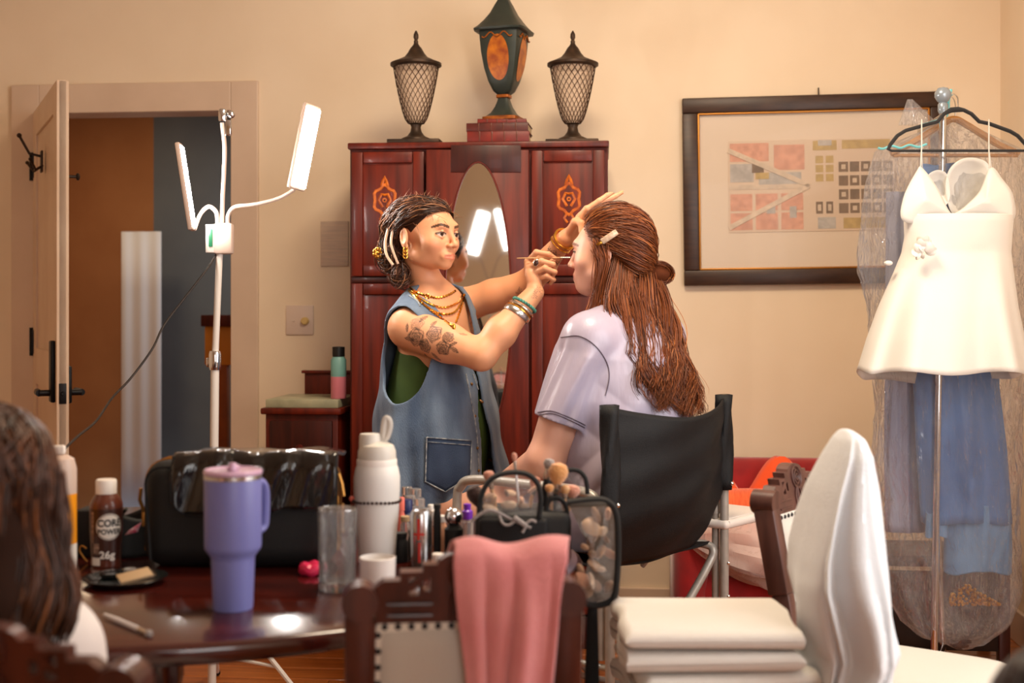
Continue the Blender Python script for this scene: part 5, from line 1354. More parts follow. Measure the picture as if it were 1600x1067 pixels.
def nets(f, lo, hi, h, B=14):
    lo, hi = A3(lo), A3(hi); n = (np.ceil((hi-lo)/h).astype(int)+1)
    G = np.full(tuple(n), 1.0, np.float32)
    ar = [np.arange(m) for m in n]
    for i in range(0, n[0], B):
        for j in range(0, n[1], B):
            for k in range(0, n[2], B):
                c = lo+h*(np.array([i, j, k])+B/2.)
                dc = f(c[None, :]+np.array([[0, 0, 0.]]))[0]
                if abs(dc) > h*B*1.05+.012:
                    G[i:i+B, j:j+B, k:k+B] = dc; continue
                gx, gy, gz = np.meshgrid(ar[0][i:i+B], ar[1][j:j+B], ar[2][k:k+B], indexing='ij')
                P = lo+h*np.stack([gx.ravel(), gy.ravel(), gz.ravel()], 1)
                G[i:i+B, j:j+B, k:k+B] = f(P).reshape(gx.shape)
    s = G < 0
    cnt = np.zeros(tuple(n-1), np.int8)
    offs = [(a, b, c) for a in (0, 1) for b in (0, 1) for c in (0, 1)]
    for a, b, c in offs: cnt += s[a:n[0]-1+a, b:n[1]-1+b, c:n[2]-1+c]
    cells = np.argwhere((cnt > 0) & (cnt < 8))
    idx = np.full(tuple(n-1), -1, np.int32); idx[tuple(cells.T)] = np.arange(len(cells))
    val = {o: G[cells[:, 0]+o[0], cells[:, 1]+o[1], cells[:, 2]+o[2]] for o in offs}
    acc = np.zeros((len(cells), 3)); num = np.zeros(len(cells))
    for o in offs:
        for ax in range(3):
            if o[ax]: continue
            o2 = list(o); o2[ax] = 1; o2 = tuple(o2); va, vb = val[o], val[o2]; m = (va < 0) != (vb < 0)
            t = np.where(m, va/np.where(m, va-vb, 1), 0); p = np.repeat(np.array([o], float), len(cells), 0); p[:, ax] += t
            acc += p*m[:, None]; num += m
    V = lo+h*(cells+acc/num[:, None])
    Fs = []
    for ax in range(3):
        b, c = [(1, 2), (2, 0), (0, 1)][ax]
        sl1 = [slice(None)]*3; sl2 = [slice(None)]*3; sl1[ax] = slice(0, n[ax]-1); sl2[ax] = slice(1, n[ax])
        s1, s2 = s[tuple(sl1)], s[tuple(sl2)]
        e = np.argwhere(s1 != s2)
        e = e[(e[:, b] > 0) & (e[:, c] > 0) & (e[:, b] < n[b]-1) & (e[:, c] < n[c]-1)]
        ins = s1[tuple(e.T)]
        q = []
        for db, dc_ in ((-1, -1), (0, -1), (0, 0), (-1, 0)):
            w_ = e.copy(); w_[:, b] += db; w_[:, c] += dc_; q.append(idx[tuple(w_.T)])
        q = np.stack(q, 1); q[~ins] = q[~ins][:, ::-1]; Fs.append(q)
    Fs = np.concatenate(Fs); Fs = Fs[(Fs >= 0).all(1)]
    return V, Fs
def np_mesh(name, V, Fs, mt, parent=None, col=None, smooth=True):
    me = bpy.data.meshes.new(name)
    if parent is not None:
        inv = np.array(WM[parent].inverted()); V = V @ inv[:3, :3].T+inv[:3, 3]
    me.vertices.add(len(V)); me.vertices.foreach_set('co', np.ascontiguousarray(V, np.float32).ravel())
    k = Fs.shape[1]; me.loops.add(Fs.size); me.loops.foreach_set('vertex_index', Fs.ravel().astype(np.int32)); me.polygons.add(len(Fs))
    me.polygons.foreach_set('loop_start', (np.arange(len(Fs))*k).astype(np.int32)); me.polygons.foreach_set('loop_total', np.full(len(Fs), k, np.int32)); me.update(); me.validate()
    if col is not None:
        at_ = me.color_attributes.new('Col', 'FLOAT_COLOR', 'POINT'); c4 = np.ones((len(V), 4), np.float32); c4[:, :3] = col; at_.data.foreach_set('color', c4.ravel())
    m_ = MAT[mt] if isinstance(mt, str) else mt; me.materials.append(m_)
    if smooth: me.shade_smooth()
    o = bpy.data.objects.new(name, me); COL.objects.link(o)
    if parent is not None: o.parent = parent; WM[o] = WM[parent]
    else: WM[o] = Matrix.Identity(4)
    return o
def multi(f, coarse, fine):
    """one surface from the same field at several resolutions; coarse = (lo, hi, h), fine = list of the same"""
    Vs, Fl = [], []; n = 0
    for lo, hi, h in fine:
        V, Q = nets(f, lo, hi, h); Vs.append(V); Fl.append(Q+n); n += len(V)
    lo, hi, h = coarse; V, Q = nets(f, lo, hi, h)
    c = V[Q].mean(1); keep = np.ones(len(Q), bool)
    for l2, h2, hh_ in fine: keep &= ~((c > A3(l2)+h*1.2).all(1) & (c < A3(h2)-h*1.2).all(1))
    Vs.append(V); Fl.append(Q[keep]+n)
    return np.concatenate(Vs), np.concatenate(Fl)
def hit(f, px, py, y0=3.2, y1=4.8):
    """first point on a field's surface along the line of sight of a pixel"""
    d = A3(((px-800)/F, 1, (HY-py)/F)); o = A3((0, 0, CZ)); L = np.linalg.norm(d); t = y0
    for _ in range(160):
        v = float(f((o+d*t)[None, :])[0])
        if abs(v) < .0004: break
        t += max(-.02, min(v*.8/L, .03)) if v < .078 else .03
        if t > y1: return None
    return o+d*t
def grad(f, P, e=.002):
    g = np.stack([f(P+np.eye(3)[i]*e)-f(P-np.eye(3)[i]*e) for i in range(3)], 1); return g/np.maximum(np.linalg.norm(g, axis=1, keepdims=True), 1e-9)
def frame_cols(left, fwd, up): return np.stack([A3(left), A3(fwd), A3(up)], 1)
def head_field(fd, c, R, s=(1., 1., 1.), full=0.0, k=.012):
    """adds head + neck stub prims to a Field; local x left, y forward, z up, eyes at z=0"""
    c = A3(c); s = A3(s)
    W = lambda x, y, z: c+R @ (A3((x, y, z))*s)
    m = float(np.mean(s))
    E = lambda p, r, k_=k, op='u', Rl=None: fd.ell(W(*p), A3(r)*s, R if Rl is None else R @ Rl, k_, op)
    C = lambda a, b, ra, rb, k_=k, op='u': fd.cap(W(*a), W(*b), ra*m, rb*m, k_, op)
    E((0, -.018, .028), (.072, .092, .075), .01)
    E((0, .035, .0), (.062+full*.4, .058, .085), .03)
    E((0, .030, -.056), (.045+full, .052+full*.3, .044), .03)
    for g in (-1, 1):
        E((g*.042, .058, -.026), (.023+full*.5, .022, .022), .03)
        E((g*(.041+full*.8), .010, -.060), (.020+full*.6, .030, .024), .025)
    E((0, .072, -.088), (.020, .018, .017), .022)
    C((-.03, .082, .026), (.03, .082, .026), .011, .011, .02)
    for g in (-1, 1): E((g*.0315, .098, -.001), (.0185, .016, .0125), .014, 's')
    for g in (-1, 1): E((g*.0315, .0735, -.001), (.0155, .0135, .0135), .003)          # eyeball
    for g in (-1, 1):
        C((g*.017, .0825, .001), (g*.0315, .0885, .0075), .0035, .004, .004); C((g*.0315, .0885, .0075), (g*.047, .0795, .0), .004, .003, .004)
        C((g*.018, .083, -.004), (g*.0315, .0865, -.0085), .003, .003, .005); C((g*.0315, .0865, -.0085), (g*.046, .079, -.004), .003, .003, .005)
    C((0, .090, .014), (0, .106, -.026), .006, .0078, .012)
    E((0, .1075, -.031), (.0095, .0095, .0078), .008)
    for g in (-1, 1): E((g*.0118, .098, -.034), (.0070, .009, .0065), .007)
    for g in (-1, 1): E((g*.006, .103, -.0400), (.0033, .005, .0028), .003, 's')
    E((0, .083, -.064), (.025, .016, .019), .014)
    for g in (-1, 1):
        C((g*.023, .0815, -.0655), (g*.006, .0945, -.0608), .0030, .0048, .006)
        C((g*.021, .0812, -.0675), (g*.0, .0935, -.0712), .0032, .0058, .006)
    C((-.022, .0905, -.0662), (0, .104, -.0655), .0011, .0014, .002, 's'); C((.022, .0905, -.0662), (0, .104, -.0655), .0011, .0014, .002, 's')
    for g in (-1, 1):
        Rl = np.array(Euler((.12, 0, g*-.35)).to_matrix())
        E((g*.079, -.012, -.008), (.008, .0185, .031), .004, 'u', Rl)
        E((g*.087, -.008, -.004), (.0055, .0115, .021), .003, 's', Rl)
        E((g*.078, -.006, -.034), (.006, .008, .009), .004)
    return W
def head_color(P, c, R, s, base, lip, brow, iris=(60, 34, 20)):
    q = ((P-A3(c)) @ R)/A3(s); col = np.repeat(A3(lin(base))[None, :], len(P), 0)
    x, y, z = np.abs(q[:, 0]), q[:, 1], q[:, 2]
    def put(m, c_): 
        m = np.clip(m, 0, 1)[:, None]; col[:] = col*(1-m)+A3(lin(c_))*m
    put(np.clip(1-(((x-.045)/.026)**2+((y-.075)/.03)**2+((z+.03)/.022)**2), 0, 1)*.22*(y > .03), (222, 112, 88))
    put(((y > .075) & (np.abs(z+.0665) < .0095-.17*x*x/.023) & (x < .0235)).astype(float)*.65, lip)
    bz = .0225+.0065*np.clip((x-.012)/.026, 0, 1)-.009*np.clip((x-.040)/.014, 0, 1)
    put(((y > .05) & (x > .011) & (x < .053) & (np.abs(z-bz) < .0045-.05*np.clip(x-.03, 0, 1))).astype(float)*.9, brow)
    ey = (((x-.0315)/.0145)**2+((z+.0008)/(.0054))**2 < 1) & (y > .072) & (y < .093)
    put(ey.astype(float), (196, 176, 164)); d2 = (x-.0325)**2+(z-.0005)**2
    put((ey & (d2 < .0066**2)).astype(float), iris); put((ey & (d2 < .003**2)).astype(float), (8, 6, 5))
    put(((y > .07) & (np.abs(x-.032) < .018) & (np.abs(z-(.0066-18*(x-.0315)**2)) < .0026)).astype(float)*.9, (30, 18, 12))
    return col
mat('skin', (255, 255, 255), .46, attr='Col', sss=.10, bump=.04, bscale=350)
def hair_mat(name): 
    m = mat(name, (255, 255, 255), .38, attr='Col', spec=.45); return m
hair_mat('hair'); mat('hair_under', (255, 255, 255), .8, attr='Col', spec=.15)
def strands_mesh(name, S, r0, cols, parent, sides=4, taper=.25):
    """S: list of (n,3) polylines of equal length n"""
    S = np.array(S); N, n, _ = S.shape
    T = np.gradient(S, axis=1); T /= np.maximum(np.linalg.norm(T, axis=2, keepdims=True), 1e-9)
    ref = np.array([.3, .5, .81]); a = np.cross(T, ref); a /= np.maximum(np.linalg.norm(a, axis=2, keepdims=True), 1e-9); b = np.cross(T, a)
    t = np.linspace(0, 1, n); prof = (np.minimum(1, .55+t*5)*(1-(1-taper)*np.clip((t-.5)/.5, 0, 1)**2))
    r = np.asarray(r0).reshape(-1, 1)*prof[None, :]
    V = np.stack([S+r[..., None]*(a*math.cos(2*math.pi*k/sides)+b*math.sin(2*math.pi*k/sides)) for k in range(sides)], 2)   # N,n,sides,3
    base = (np.arange(N)*n*sides)[:, None, None]; i = (np.arange(n-1)*sides)[None, :, None]; k = np.arange(sides)[None, None, :]; k2 = (k+1) % sides
    Q = np.stack([base+i+k, base+i+sides+k, base+i+sides+k2, base+i+k2], -1).reshape(-1, 4)
    col = np.repeat(np.asarray(cols)[:, None, :], n*sides, 1).reshape(-1, 3)
    return np_mesh(name, V.reshape(-1, 3), Q, 'hair', parent, col)
def ray_r(f, c, D, rmax=.22):
    """radius of a field's outer surface from c along directions D"""
    r = np.full(len(D), rmax)
    for _ in range(30): r = np.clip(r-f(c+D*r[:, None])*.85, .02, rmax)
    return r
def over_head(f, c, Ds, offs):
    """strands that hug a hair volume: Ds list of (n,3) directions from c, offs list of (n,) radial offsets"""
    n_ = Ds[0].shape[0]; r = ray_r(f, c, np.concatenate(Ds), .2).reshape(len(Ds), n_)+np.array(offs)
    return list(c+np.array(Ds)*r[:, :, None])
def slerp(a, b, t):
    w = math.acos(max(-1, min(1, float(a @ b))))
    if w < 1e-4: return np.repeat(a[None, :], len(t), 0)
    return (np.sin((1-t)*w)[:, None]*a+np.sin(t*w)[:, None]*b)/math.sin(w)
def tones(n, a, b, c=None, pc=.15):
    a, b = A3(lin(a)), A3(lin(b)); t = rng.random((n, 1))**1.3; o = a*(1-t)+b*t
    if c is not None:
        m = rng.random(n) < pc; o[m] = A3(lin(c))
    return o

# ------------------------------------------------------------------ makeup artist
ART = thing('person', 'standing woman in a denim vest doing the makeup, tattooed arm raised', 'person', (-.24, 4.08, 0))
aH = A3((-.271, 4.0, 1.4926)); ph = math.radians(54)
aR = frame_cols((math.cos(ph), math.sin(ph), 0), (math.sin(ph), -math.cos(ph), 0), (0, 0, 1)); aS = (1.1, 1.1, 1.02)
fA = Field(); aW = head_field(fA, aH, aR, aS)
SR, SL = A3((-.318, 3.93, 1.205)), A3((-.175, 4.18, 1.27))
ER, WR_ = A3(at(752, 555, 3.80)), A3(at(836, 457, 3.87)); EL, WL_ = A3(at(826, 442, 4.12)), A3(at(884, 372, 3.97))
NB = A3((-.256, 4.06, 1.295)); tL = A3((.497, .868, 0)); tF = A3((.868, -.497, 0)); tR = frame_cols(tL, tF, (0, 0, 1)); TC = A3((-.246, 4.06, 0))
fA.cap(aW(0, -.028, -.05), NB, .049, .050, .012).cap(NB, NB-A3((0, 0, .06)), .052, .07, .03)
fA.cap(NB, SR+A3((0, 0, .012)), .036, .05, .03).cap(NB, SL+A3((0, 0, .012)), .036, .05, .03)
fA.ell(TC+A3((0, 0, 1.17)), (.15, .10, .19), tR, .04).ell(TC+A3((0, 0, .98)), (.125, .095, .16), tR, .05).ell(TC+A3((0, .01, .84)), (.165, .125, .14), tR, .05)
for g in (-1, 1): fA.ell(TC+tF*.075+tL*g*.075+A3((0, 0, 1.12)), (.062, .055, .06), tR, .04)
MR = SR*.45+ER*.55
fA.chain([SR, MR, ER], [.064, .058, .044], .02).chain([ER, ER*.65+WR_*.35, WR_], [.044, .046, .0275], .02)
ML = SL*.5+EL*.5
fA.chain([SL, ML, EL], [.058, .050, .042], .02).chain([EL, EL*.65+WL_*.35, WL_], [.042, .043, .027], .02)
for g in (-1, 1):
    hp_ = TC+tL*g*.085+A3((0, .02, .8)); kn = TC+tL*g*.09+tF*.02+A3((0, .02, .46)); an = TC+tL*g*.085-tF*.01+A3((0, .02, .09))
    fA.chain([hp_, kn, an], [.085, .058, .04], .03).cap(an-A3((0, 0, .045)), an+tF*.14-A3((0, 0, .06)), .04, .03, .02)
def hand(fd, wrist, mcps, fingers, thumb, rp=.012):
    w_ = A3(wrist)
    for m_ in mcps: fd.cap(w_, A3(m_), .016, .0125, .012)
    for i in range(len(mcps)-1): fd.cap(A3(mcps[i])*.7+w_*.3, A3(mcps[i+1])*.7+w_*.3, .013, .013, .012)
    for ch_, sc in zip(fingers, (1, 1.05, 1, .88)):
        fd.chain([A3(p_) for p_ in ch_], [.0098*sc, .0088*sc, .0078*sc, .0062*sc], .0035)
    fd.chain([w_*.75+A3(thumb[0])*.25]+[A3(p_) for p_ in thumb], [.015, .0125, .0105, .008], .006)
H3 = lambda l: [at(*q_) for q_ in l]
rm = H3([(825, 409, 3.895), (826, 418, 3.88), (831, 427, 3.875), (838, 436, 3.88)])
rf = [H3([(825, 409, 3.895), (838, 394, 3.868), (857, 397, 3.86), (867, 403, 3.872)]), H3([(826, 418, 3.88), (846, 408, 3.85), (864, 413, 3.85), (866, 419, 3.872)]),
      H3([(831, 427, 3.875), (851, 419, 3.846), (867, 425, 3.85), (863, 432, 3.872)]), H3([(838, 436, 3.88), (854, 431, 3.85), (865, 437, 3.857), (860, 443, 3.872)])]
hand(fA, WR_, rm, rf, H3([(834, 438, 3.915), (848, 422, 3.908), (864, 407, 3.89)]))
lm = H3([(917, 327, 3.92), (924, 327, 3.945), (929, 331, 3.965), (931, 338, 3.985)])
lf = [H3([(917, 327, 3.92), (936, 314, 3.92), (949, 305, 3.925), (959, 299.5, 3.93)]), H3([(924, 327, 3.945), (946, 315, 3.95), (962, 306, 3.955), (974, 299, 3.96)]),
      H3([(929, 331, 3.965), (949, 326, 3.97), (961, 322, 3.975), (971, 319, 3.98)]), H3([(931, 338, 3.985), (947, 338, 3.99), (957, 336, 3.995), (965, 335, 4.0)])]
hand(fA, WL_, lm, lf, H3([(899, 347, 3.92), (908, 349, 3.905), (908, 363, 3.895)]))
aV, aQ = multi(fA, ((-.62, 3.6, 0), (.35, 4.45, 1.66), .009), [((-.42, 3.84, 1.34), (-.12, 4.17, 1.64), .0024), ((-.40, 3.70, 1.04), (-.06, 4.02, 1.30), .0026), ((-.06, 3.72, 1.06), (.16, 3.98, 1.46), .0024), ((-.10, 3.86, 1.26), (.36, 4.28, 1.62), .0026)])
print('artist', len(aV), len(aQ))
aCol = head_color(aV, aH, aR, aS, (222, 158, 118), (204, 104, 86), (44, 26, 18))
aN = grad(fA, aV)
def ink(mask, c_=(46, 36, 34)):
    m_ = np.clip(mask, 0, 1)[:, None]; aCol[:] = aCol*(1-m_)+A3(lin(c_))*m_
def motif(px, py, rad, kind, f=fA, rot=0.0, str_=.9):
    """line-work tattoo laid on the skin around the point seen at a pixel"""
    c_ = hit(f, px, py)
    if c_ is None: return
    n_ = grad(f, c_[None, :])[0]; t1 = np.cross(n_, [0, 0, 1.]); t1 /= np.linalg.norm(t1); t2 = np.cross(n_, t1)
    q = aV-c_; on = (np.abs(q @ n_) < rad*.75) & ((aN @ n_) > .25); x = q @ t1; y = q @ t2; c2, s2 = math.cos(rot), math.sin(rot); x, y = x*c2-y*s2, x*s2+y*c2
    r = np.hypot(x, y); a = np.arctan2(y, x); lw = .0021
    if kind == 'rose':
        R_ = rad*(.86+.14*np.abs(np.cos(2.5*a)))
        m_ = np.zeros(len(x))
        for k_, fr in enumerate((1., .78, .56, .36, .17)): m_ = np.maximum(m_, np.exp(-((r-R_*fr*(1+.10*np.sin((5-k_*.5)*a+k_*1.9)))/lw)**2))
        sp_ = np.exp(-(((a*3/np.pi+r/rad*5) % 1-.5)*rad*.5/lw)**2)*.5
        shade = .62*np.clip(1-r/R_, 0, 1)*(np.sin(r/rad*19+a*2) > 0)
        ink(np.maximum(np.maximum(m_, sp_*(r < R_)), np.maximum(shade, .30))*on*(r < R_*1.08)*str_)
    elif kind == 'leaf':
        u_ = x/rad; w_ = y/(rad*.36*np.clip(1-u_**2, .001, 1)**.8); ins = (np.abs(u_) < 1) & (np.abs(w_) < 1)
        m_ = np.maximum(np.exp(-((np.abs(w_)-1)*rad*.25/lw)**2), np.exp(-(y/lw)**2)); veins = .6*(np.sin(u_*16+np.abs(w_)*4) > .55)
        ink(np.maximum(np.maximum(m_, veins), .35)*on*ins*str_)
    elif kind == 'rays':
        m_ = (np.sin(a*26) > .35) & (r > rad*.6) & (r < rad) & (y*1.0 < rad*.2); arc = np.exp(-((r-rad*.42)/.003)**2)
        ink(np.maximum(m_, arc*(y < rad*.3))*on*(r < rad*1.02)*str_)
    elif kind == 'blot':
        m_ = np.sin(x*420+3*np.sin(y*300))*np.sin(y*380+2*np.sin(x*260)); ink((m_ > .05)*on*(r < rad*(.75+.25*np.sin(3*a)))*str_)
motif(652, 505, .022, 'rose', rot=.6, str_=.55); motif(650, 527, .028, 'rose', rot=.2); motif(678, 521, .026, 'rose', rot=1.2); motif(664, 541, .022, 'rose', rot=2.1); motif(692, 544, .022, 'rose', rot=.4); motif(700, 527, .018, 'rose', rot=2.5, str_=.8)
for px, py, r_, ro in ((662, 497, .02, -.9), (677, 506, .018, -1.2), (640, 530, .018, .2), (681, 558, .02, 1.1), (709, 546, .018, .5), (666, 556, .016, 2.2), (636, 512, .014, 1.5), (708, 537, .014, -.3)): motif(px, py, r_, 'leaf', rot=ro)
motif(712, 572, .045, 'rays', rot=0, str_=.85); motif(724, 522, .014, 'leaf', rot=.3, str_=.6)
motif(842, 452, .018, 'blot', str_=.45); motif(836, 462, .014, 'blot', str_=.45); motif(866, 398, .020, 'blot', str_=.9); motif(874, 410, .022, 'blot', str_=.9); motif(858, 392, .016, 'blot', str_=.8); motif(812, 455, .016, 'blot', str_=.55)
np_mesh('body', aV, aQ, 'skin', ART, aCol)

# clothes ----------------------------------------------------------
mat('denim', (46, 66, 96), .85, col2=(120, 138, 158), scale=4.5, detail=10, stretch=(2.6, 2.6, .7), contrast=.85, bump=.35, bscale=500, bstretch=(1, 1, .25), sheen=.15)
mat('denim_seam', (164, 168, 170), .85, col2=(84, 96, 112), scale=60, bump=.3, bscale=300)
mat('denim_dark', (58, 74, 100), .85, col2=(40, 54, 80), scale=9, detail=8, contrast=.8, bump=.35, bscale=500)
mat('green_cotton', (66, 88, 30), .85, col2=(52, 74, 24), scale=8)
mat('gold', (226, 168, 74), .24, metal=1)
mat('silver', (206, 202, 196), .25, metal=1)
mat('turquoise', (84, 156, 140), .45, col2=(60, 120, 110), scale=60)
mat('denim_button', (130, 96, 60), .35, metal=.8)
vz = [.62, .70, .8, .95, 1.1, 1.19, 1.26, 1.31, 1.35]; va = [.245, .24, .23, .212, .198, .188, .165, .115, .06]; vb = [.205, .20, .19, .172, .145, .128, .104, .085, .05]
def vest_solid(P):
    q = (P-TC) @ tR; u, v, z = q[:, 0], q[:, 1], P[:, 2]
    v = v-.012*np.clip((1.2-z)/.4, 0, 1); u = u-.02*np.clip((.85-z)/.2, 0, 1)
    a = np.interp(z, vz, va); b = np.interp(z, vz, vb); e = np.sqrt((u/a)**2+(v/b)**2); th_ = np.arctan2(v/b, u/a)
    d = (e-1)*np.minimum(a, b)
    low = np.clip((1.12-z)/.4, 0, 1)
    d -= low*(.011*np.sin(6*th_+1.2)+.006*np.sin(11*th_+z*5)+.003*np.sin(19*th_-z*9)); d -= .003*np.sin(th_*4+z*38)*np.clip((1.25-z)/.2, 0, 1)
    tr_ = smin(d_cap(P, NB, SR+A3((0, 0, .010)), .050, .064), d_cap(P, NB, SL+A3((0, 0, .006)), .050, .060), .03)
    return smin(d, tr_, .04)
def vest(P):
    q = (P-TC) @ tR; u, v, z = q[:, 0], q[:, 1], P[:, 2]
    d = np.abs(vest_solid(P))-.0045
    arm = (np.sqrt(((v-.005)/.088)**2+((z-1.125)/.148)**2)-1)*.088
    armR = np.maximum(arm, u+.085); 
    armL = np.maximum((np.sqrt(((v-.03)/.082)**2+((z-1.165)/.115)**2)-1)*.08, -(u-.085))
    d = np.maximum(d, -np.minimum(armR, armL))
    w_ = np.interp(z, [.6, .75, .9, 1.04, 1.06, 1.15, 1.22, 1.3, 1.4], [.038, .030, .020, .006, .006, .036, .068, .098, .13])
    vneck = np.maximum(np.abs(u-np.interp(z, [1.05, 1.3], [0, -.028]))-w_, -v+.0); d = np.maximum(d, -vneck)
    nk = d_cap(P, NB+A3((0, 0, .0)), NB+A3((0, 0, .2)), .064, .10); d = np.maximum(d, -nk)
    return np.maximum(d, .655-z)
class Wrap:
    def __init__(s, f): s.f = f
    def __call__(s, P): return s.f(P)
vV, vQ = nets(vest, (-.56, 3.72, .64), (.06, 4.42, 1.38), .0036)
vo = np_mesh('denim_vest', vV, vQ, 'denim', ART); vo['label'] = 'faded blue sleeveless denim vest'
def line_on(f, pts, r, nm, mt, par, off=.003, n=10, flat=None, beads=False):
    path = []
    if len(pts) > 2 and nm != 'pocket_stitching': pts = [(p_.x, p_.y) for p_ in goose([Vector((x, y, 0)) for x, y in pts])]; n = 1 if not beads else max(1, n//4)
    for (x0, y0), (x1, y1) in zip(pts[:-1], pts[1:]):
        for k_ in range(n):
            t_ = k_/n; h_ = hit(f, x0+(x1-x0)*t_, y0+(y1-y0)*t_)
            if h_ is not None: path.append(Vector(h_+np.array([0, -off, 0])))
    h_ = hit(f, *pts[-1]); 
    if h_ is not None: path.append(Vector(h_+np.array([0, -off, 0])))
    if len(path) < 2: return None
    # drop jumps
    pp = [path[0]]
    for p_ in path[1:]:
        if (p_-pp[-1]).length < .06: pp.append(p_)
    if len(pp) < 2: return None
    rr = [r*(1.35 if i % 2 else .65) for i in range(len(pp))] if beads else r
    return MB().tube(pp, rr, 6, flat=flat).build(nm, mt, par)
for pts in ([(640, 462), (652, 470), (656, 478)], [(632, 622), (632, 680), (628, 740)], [(652, 583), (690, 582), (724, 581)], [(660, 590), (645, 640), (634, 680), (620, 720), (615, 770)], [(728, 584), (735, 620), (745, 680), (749, 760)], [(739, 584), (750, 620), (760, 680), (768, 760)]):
    line_on(vest, pts, .0030, 'seam', 'denim_seam', vo, .001)
pk = [(667, 683), (737, 688), (735, 744), (696, 768), (665, 752)]
pc = (sum(p_[0] for p_ in pk)/5, sum(p_[1] for p_ in pk)/5)
per = []
for (x0, y0), (x1, y1) in zip(pk, pk[1:]+pk[:1]):
    for k_ in range(8): per.append((x0+(x1-x0)*k_/8, y0+(y1-y0)*k_/8))
Vp = []; Fp = []; rings_ = 6
for r_ in range(rings_+1):
    for x, y in per:
        f_ = r_/rings_; h_ = hit(vest, pc[0]+(x-pc[0])*f_, pc[1]+(y-pc[1])*f_); Vp.append(Vector(h_)+Vector((0, -.0035, 0)))
n_ = len(per)
for r_ in range(rings_):
    for k_ in range(n_): k2 = (k_+1) % n_; Fp.append((r_*n_+k_, (r_+1)*n_+k_, (r_+1)*n_+k2, r_*n_+k2))
pko = MB().add(Vp, Fp).build('pocket', 'denim_dark', vo, solid=.004)
line_on(vest, pk+[pk[0]], .0024, 'pocket_stitching', 'denim_seam', pko, .007)
line_on(vest, [(669, 690), (735, 695)], .0016, 'pocket_hem', 'denim_seam', pko, .007)
for px, py in ((752, 627), (763, 672), (767, 718)):
    h_ = hit(vest, px, py)
    if h_ is not None: MB().sphere(Vector(h_)+Vector((0, -.002, 0)), (.009, .003, .0045), 10, 6, Euler((0, .5, 0)).to_matrix()).build('buttonhole', 'denim_button', vo)
for px, py in ((737, 600), (742, 650), (746, 700), (748, 735)):
    h_ = hit(vest, px, py)
    if h_ is not None: MB().sphere(Vector(h_)+Vector((0, -.002, 0)), .005, 10, 6).build('button', 'denim_button', vo)
def dress(P):
    q = (P-TC) @ tR; u, v, z = q[:, 0], q[:, 1], P[:, 2]
    d = smin(d_ell(P, TC+A3((0, 0, 1.10)), A3((.145, .105, .21)), tR), d_ell(P, TC+A3((0, 0, .86)), A3((.18, .168, .30)), tR), .06)
    a = np.interp(z, [.45, .8], [.23, .17]); b = np.interp(z, [.45, .8], [.19, .13]); sk = np.maximum((np.sqrt((u/a)**2+(v/b)**2)-1)*.15, np.maximum(z-.82, .46-z))
    d = np.minimum(d, sk)
    d = np.maximum(d, z-(1.16+.0*u)); return np.maximum(d, -((1.10+2.2*u*u)-z) if False else -1e9+z*0)
gV, gQ = nets(dress, (-.5, 3.78, .44), (.02, 4.36, 1.2), .008)
np_mesh('green_dress', gV, gQ, 'green_cotton', ART)
# jewellery
body_or_vest = lambda P: np.minimum(fA(P), vest(P))
jw = [[(640, 449), (652, 457), (668, 462), (684, 465), (700, 461), (712, 454)], [(638, 453), (654, 468), (670, 482), (686, 494), (702, 506), (709, 512)], [(726, 459), (722, 476), (716, 494), (709, 512)], [(642, 454), (660, 468), (680, 478), (698, 480), (716, 472), (722, 462)], [(640, 455), (658, 472), (678, 486), (696, 491), (712, 486), (724, 466)]]
for i, pts in enumerate(jw): line_on(body_or_vest, pts, .0034, 'necklace', 'gold', ART, .003, 6 if i else 7, beads=True)
h_ = hit(body_or_vest, 709, 511); MB().sphere(Vector(h_)+Vector((0, -.005, 0)), (.006, .004, .012), 12, 8).build('pendant', 'gold', ART)
h_ = hit(body_or_vest, 668, 463); MB().tube([Vector(h_)+Vector((.007*math.cos(a), -.005, .007*math.sin(a))) for a in np.linspace(0, 2*math.pi, 13)[:-1]], .002, 6, closed=True).build('pendant', 'gold', ART)
eb = Vector(aW(-.082, -.004, -.045))
for k_ in range(3): MB().tube([eb+Vector((.0, -.002, -.010*k_))+Vector((.006*math.cos(a), .002*math.sin(a), .008*math.sin(a))) for a in np.linspace(0, 2*math.pi, 13)[:-1]], .0022, 6, closed=True).build('earring', 'gold', ART)
def bangle(a, b, t, r, tr, nm, mt, beads=0, tilt=0.0, flat=None):
    a, b = Vector(a), Vector(b); c_ = a.lerp(b, t); d_ = (b-a).normalized(); x_ = d_.orthogonal().normalized(); y_ = d_.cross(x_)
    n_ = beads or 36; pts = [c_+x_*r*math.cos(2*math.pi*k_/n_)+y_*r*math.sin(2*math.pi*k_/n_)+d_*tilt*math.cos(2*math.pi*k_/n_) for k_ in range(n_)]
    if beads:
        m_ = MB()
        for p_ in pts: m_.sphere(p_, tr, 6, 5)
        o_ = m_.build(nm, mt, ART); o_['kind'] = 'stuff'; return o_
    return MB().tube(pts, tr, 8, closed=True, flat=flat, up=d_).build(nm, mt, ART)
bangle(ER, WR_, .80, .037, .0052, 'bead_bracelet', 'turquoise', 26, .006)
bangle(ER, WR_, .735, .0385, .0045, 'bangle', 'silver', 0, .004); bangle(ER, WR_, .695, .039, .004, 'bangle', 'gold', 0, .003); bangle(ER, WR_, .655, .0405, .0042, 'cuff', 'silver', 0, .005, (2.2, .8))
bangle(EL, WL_, .93, .034, .0035, 'bangle', 'gold', 0, .006); bangle(EL, WL_, .99, .035, .004, 'bangle', 'gold', 0, -.006); bangle(EL, WL_, .86, .035, .003, 'bangle', 'gold', 0, .01)
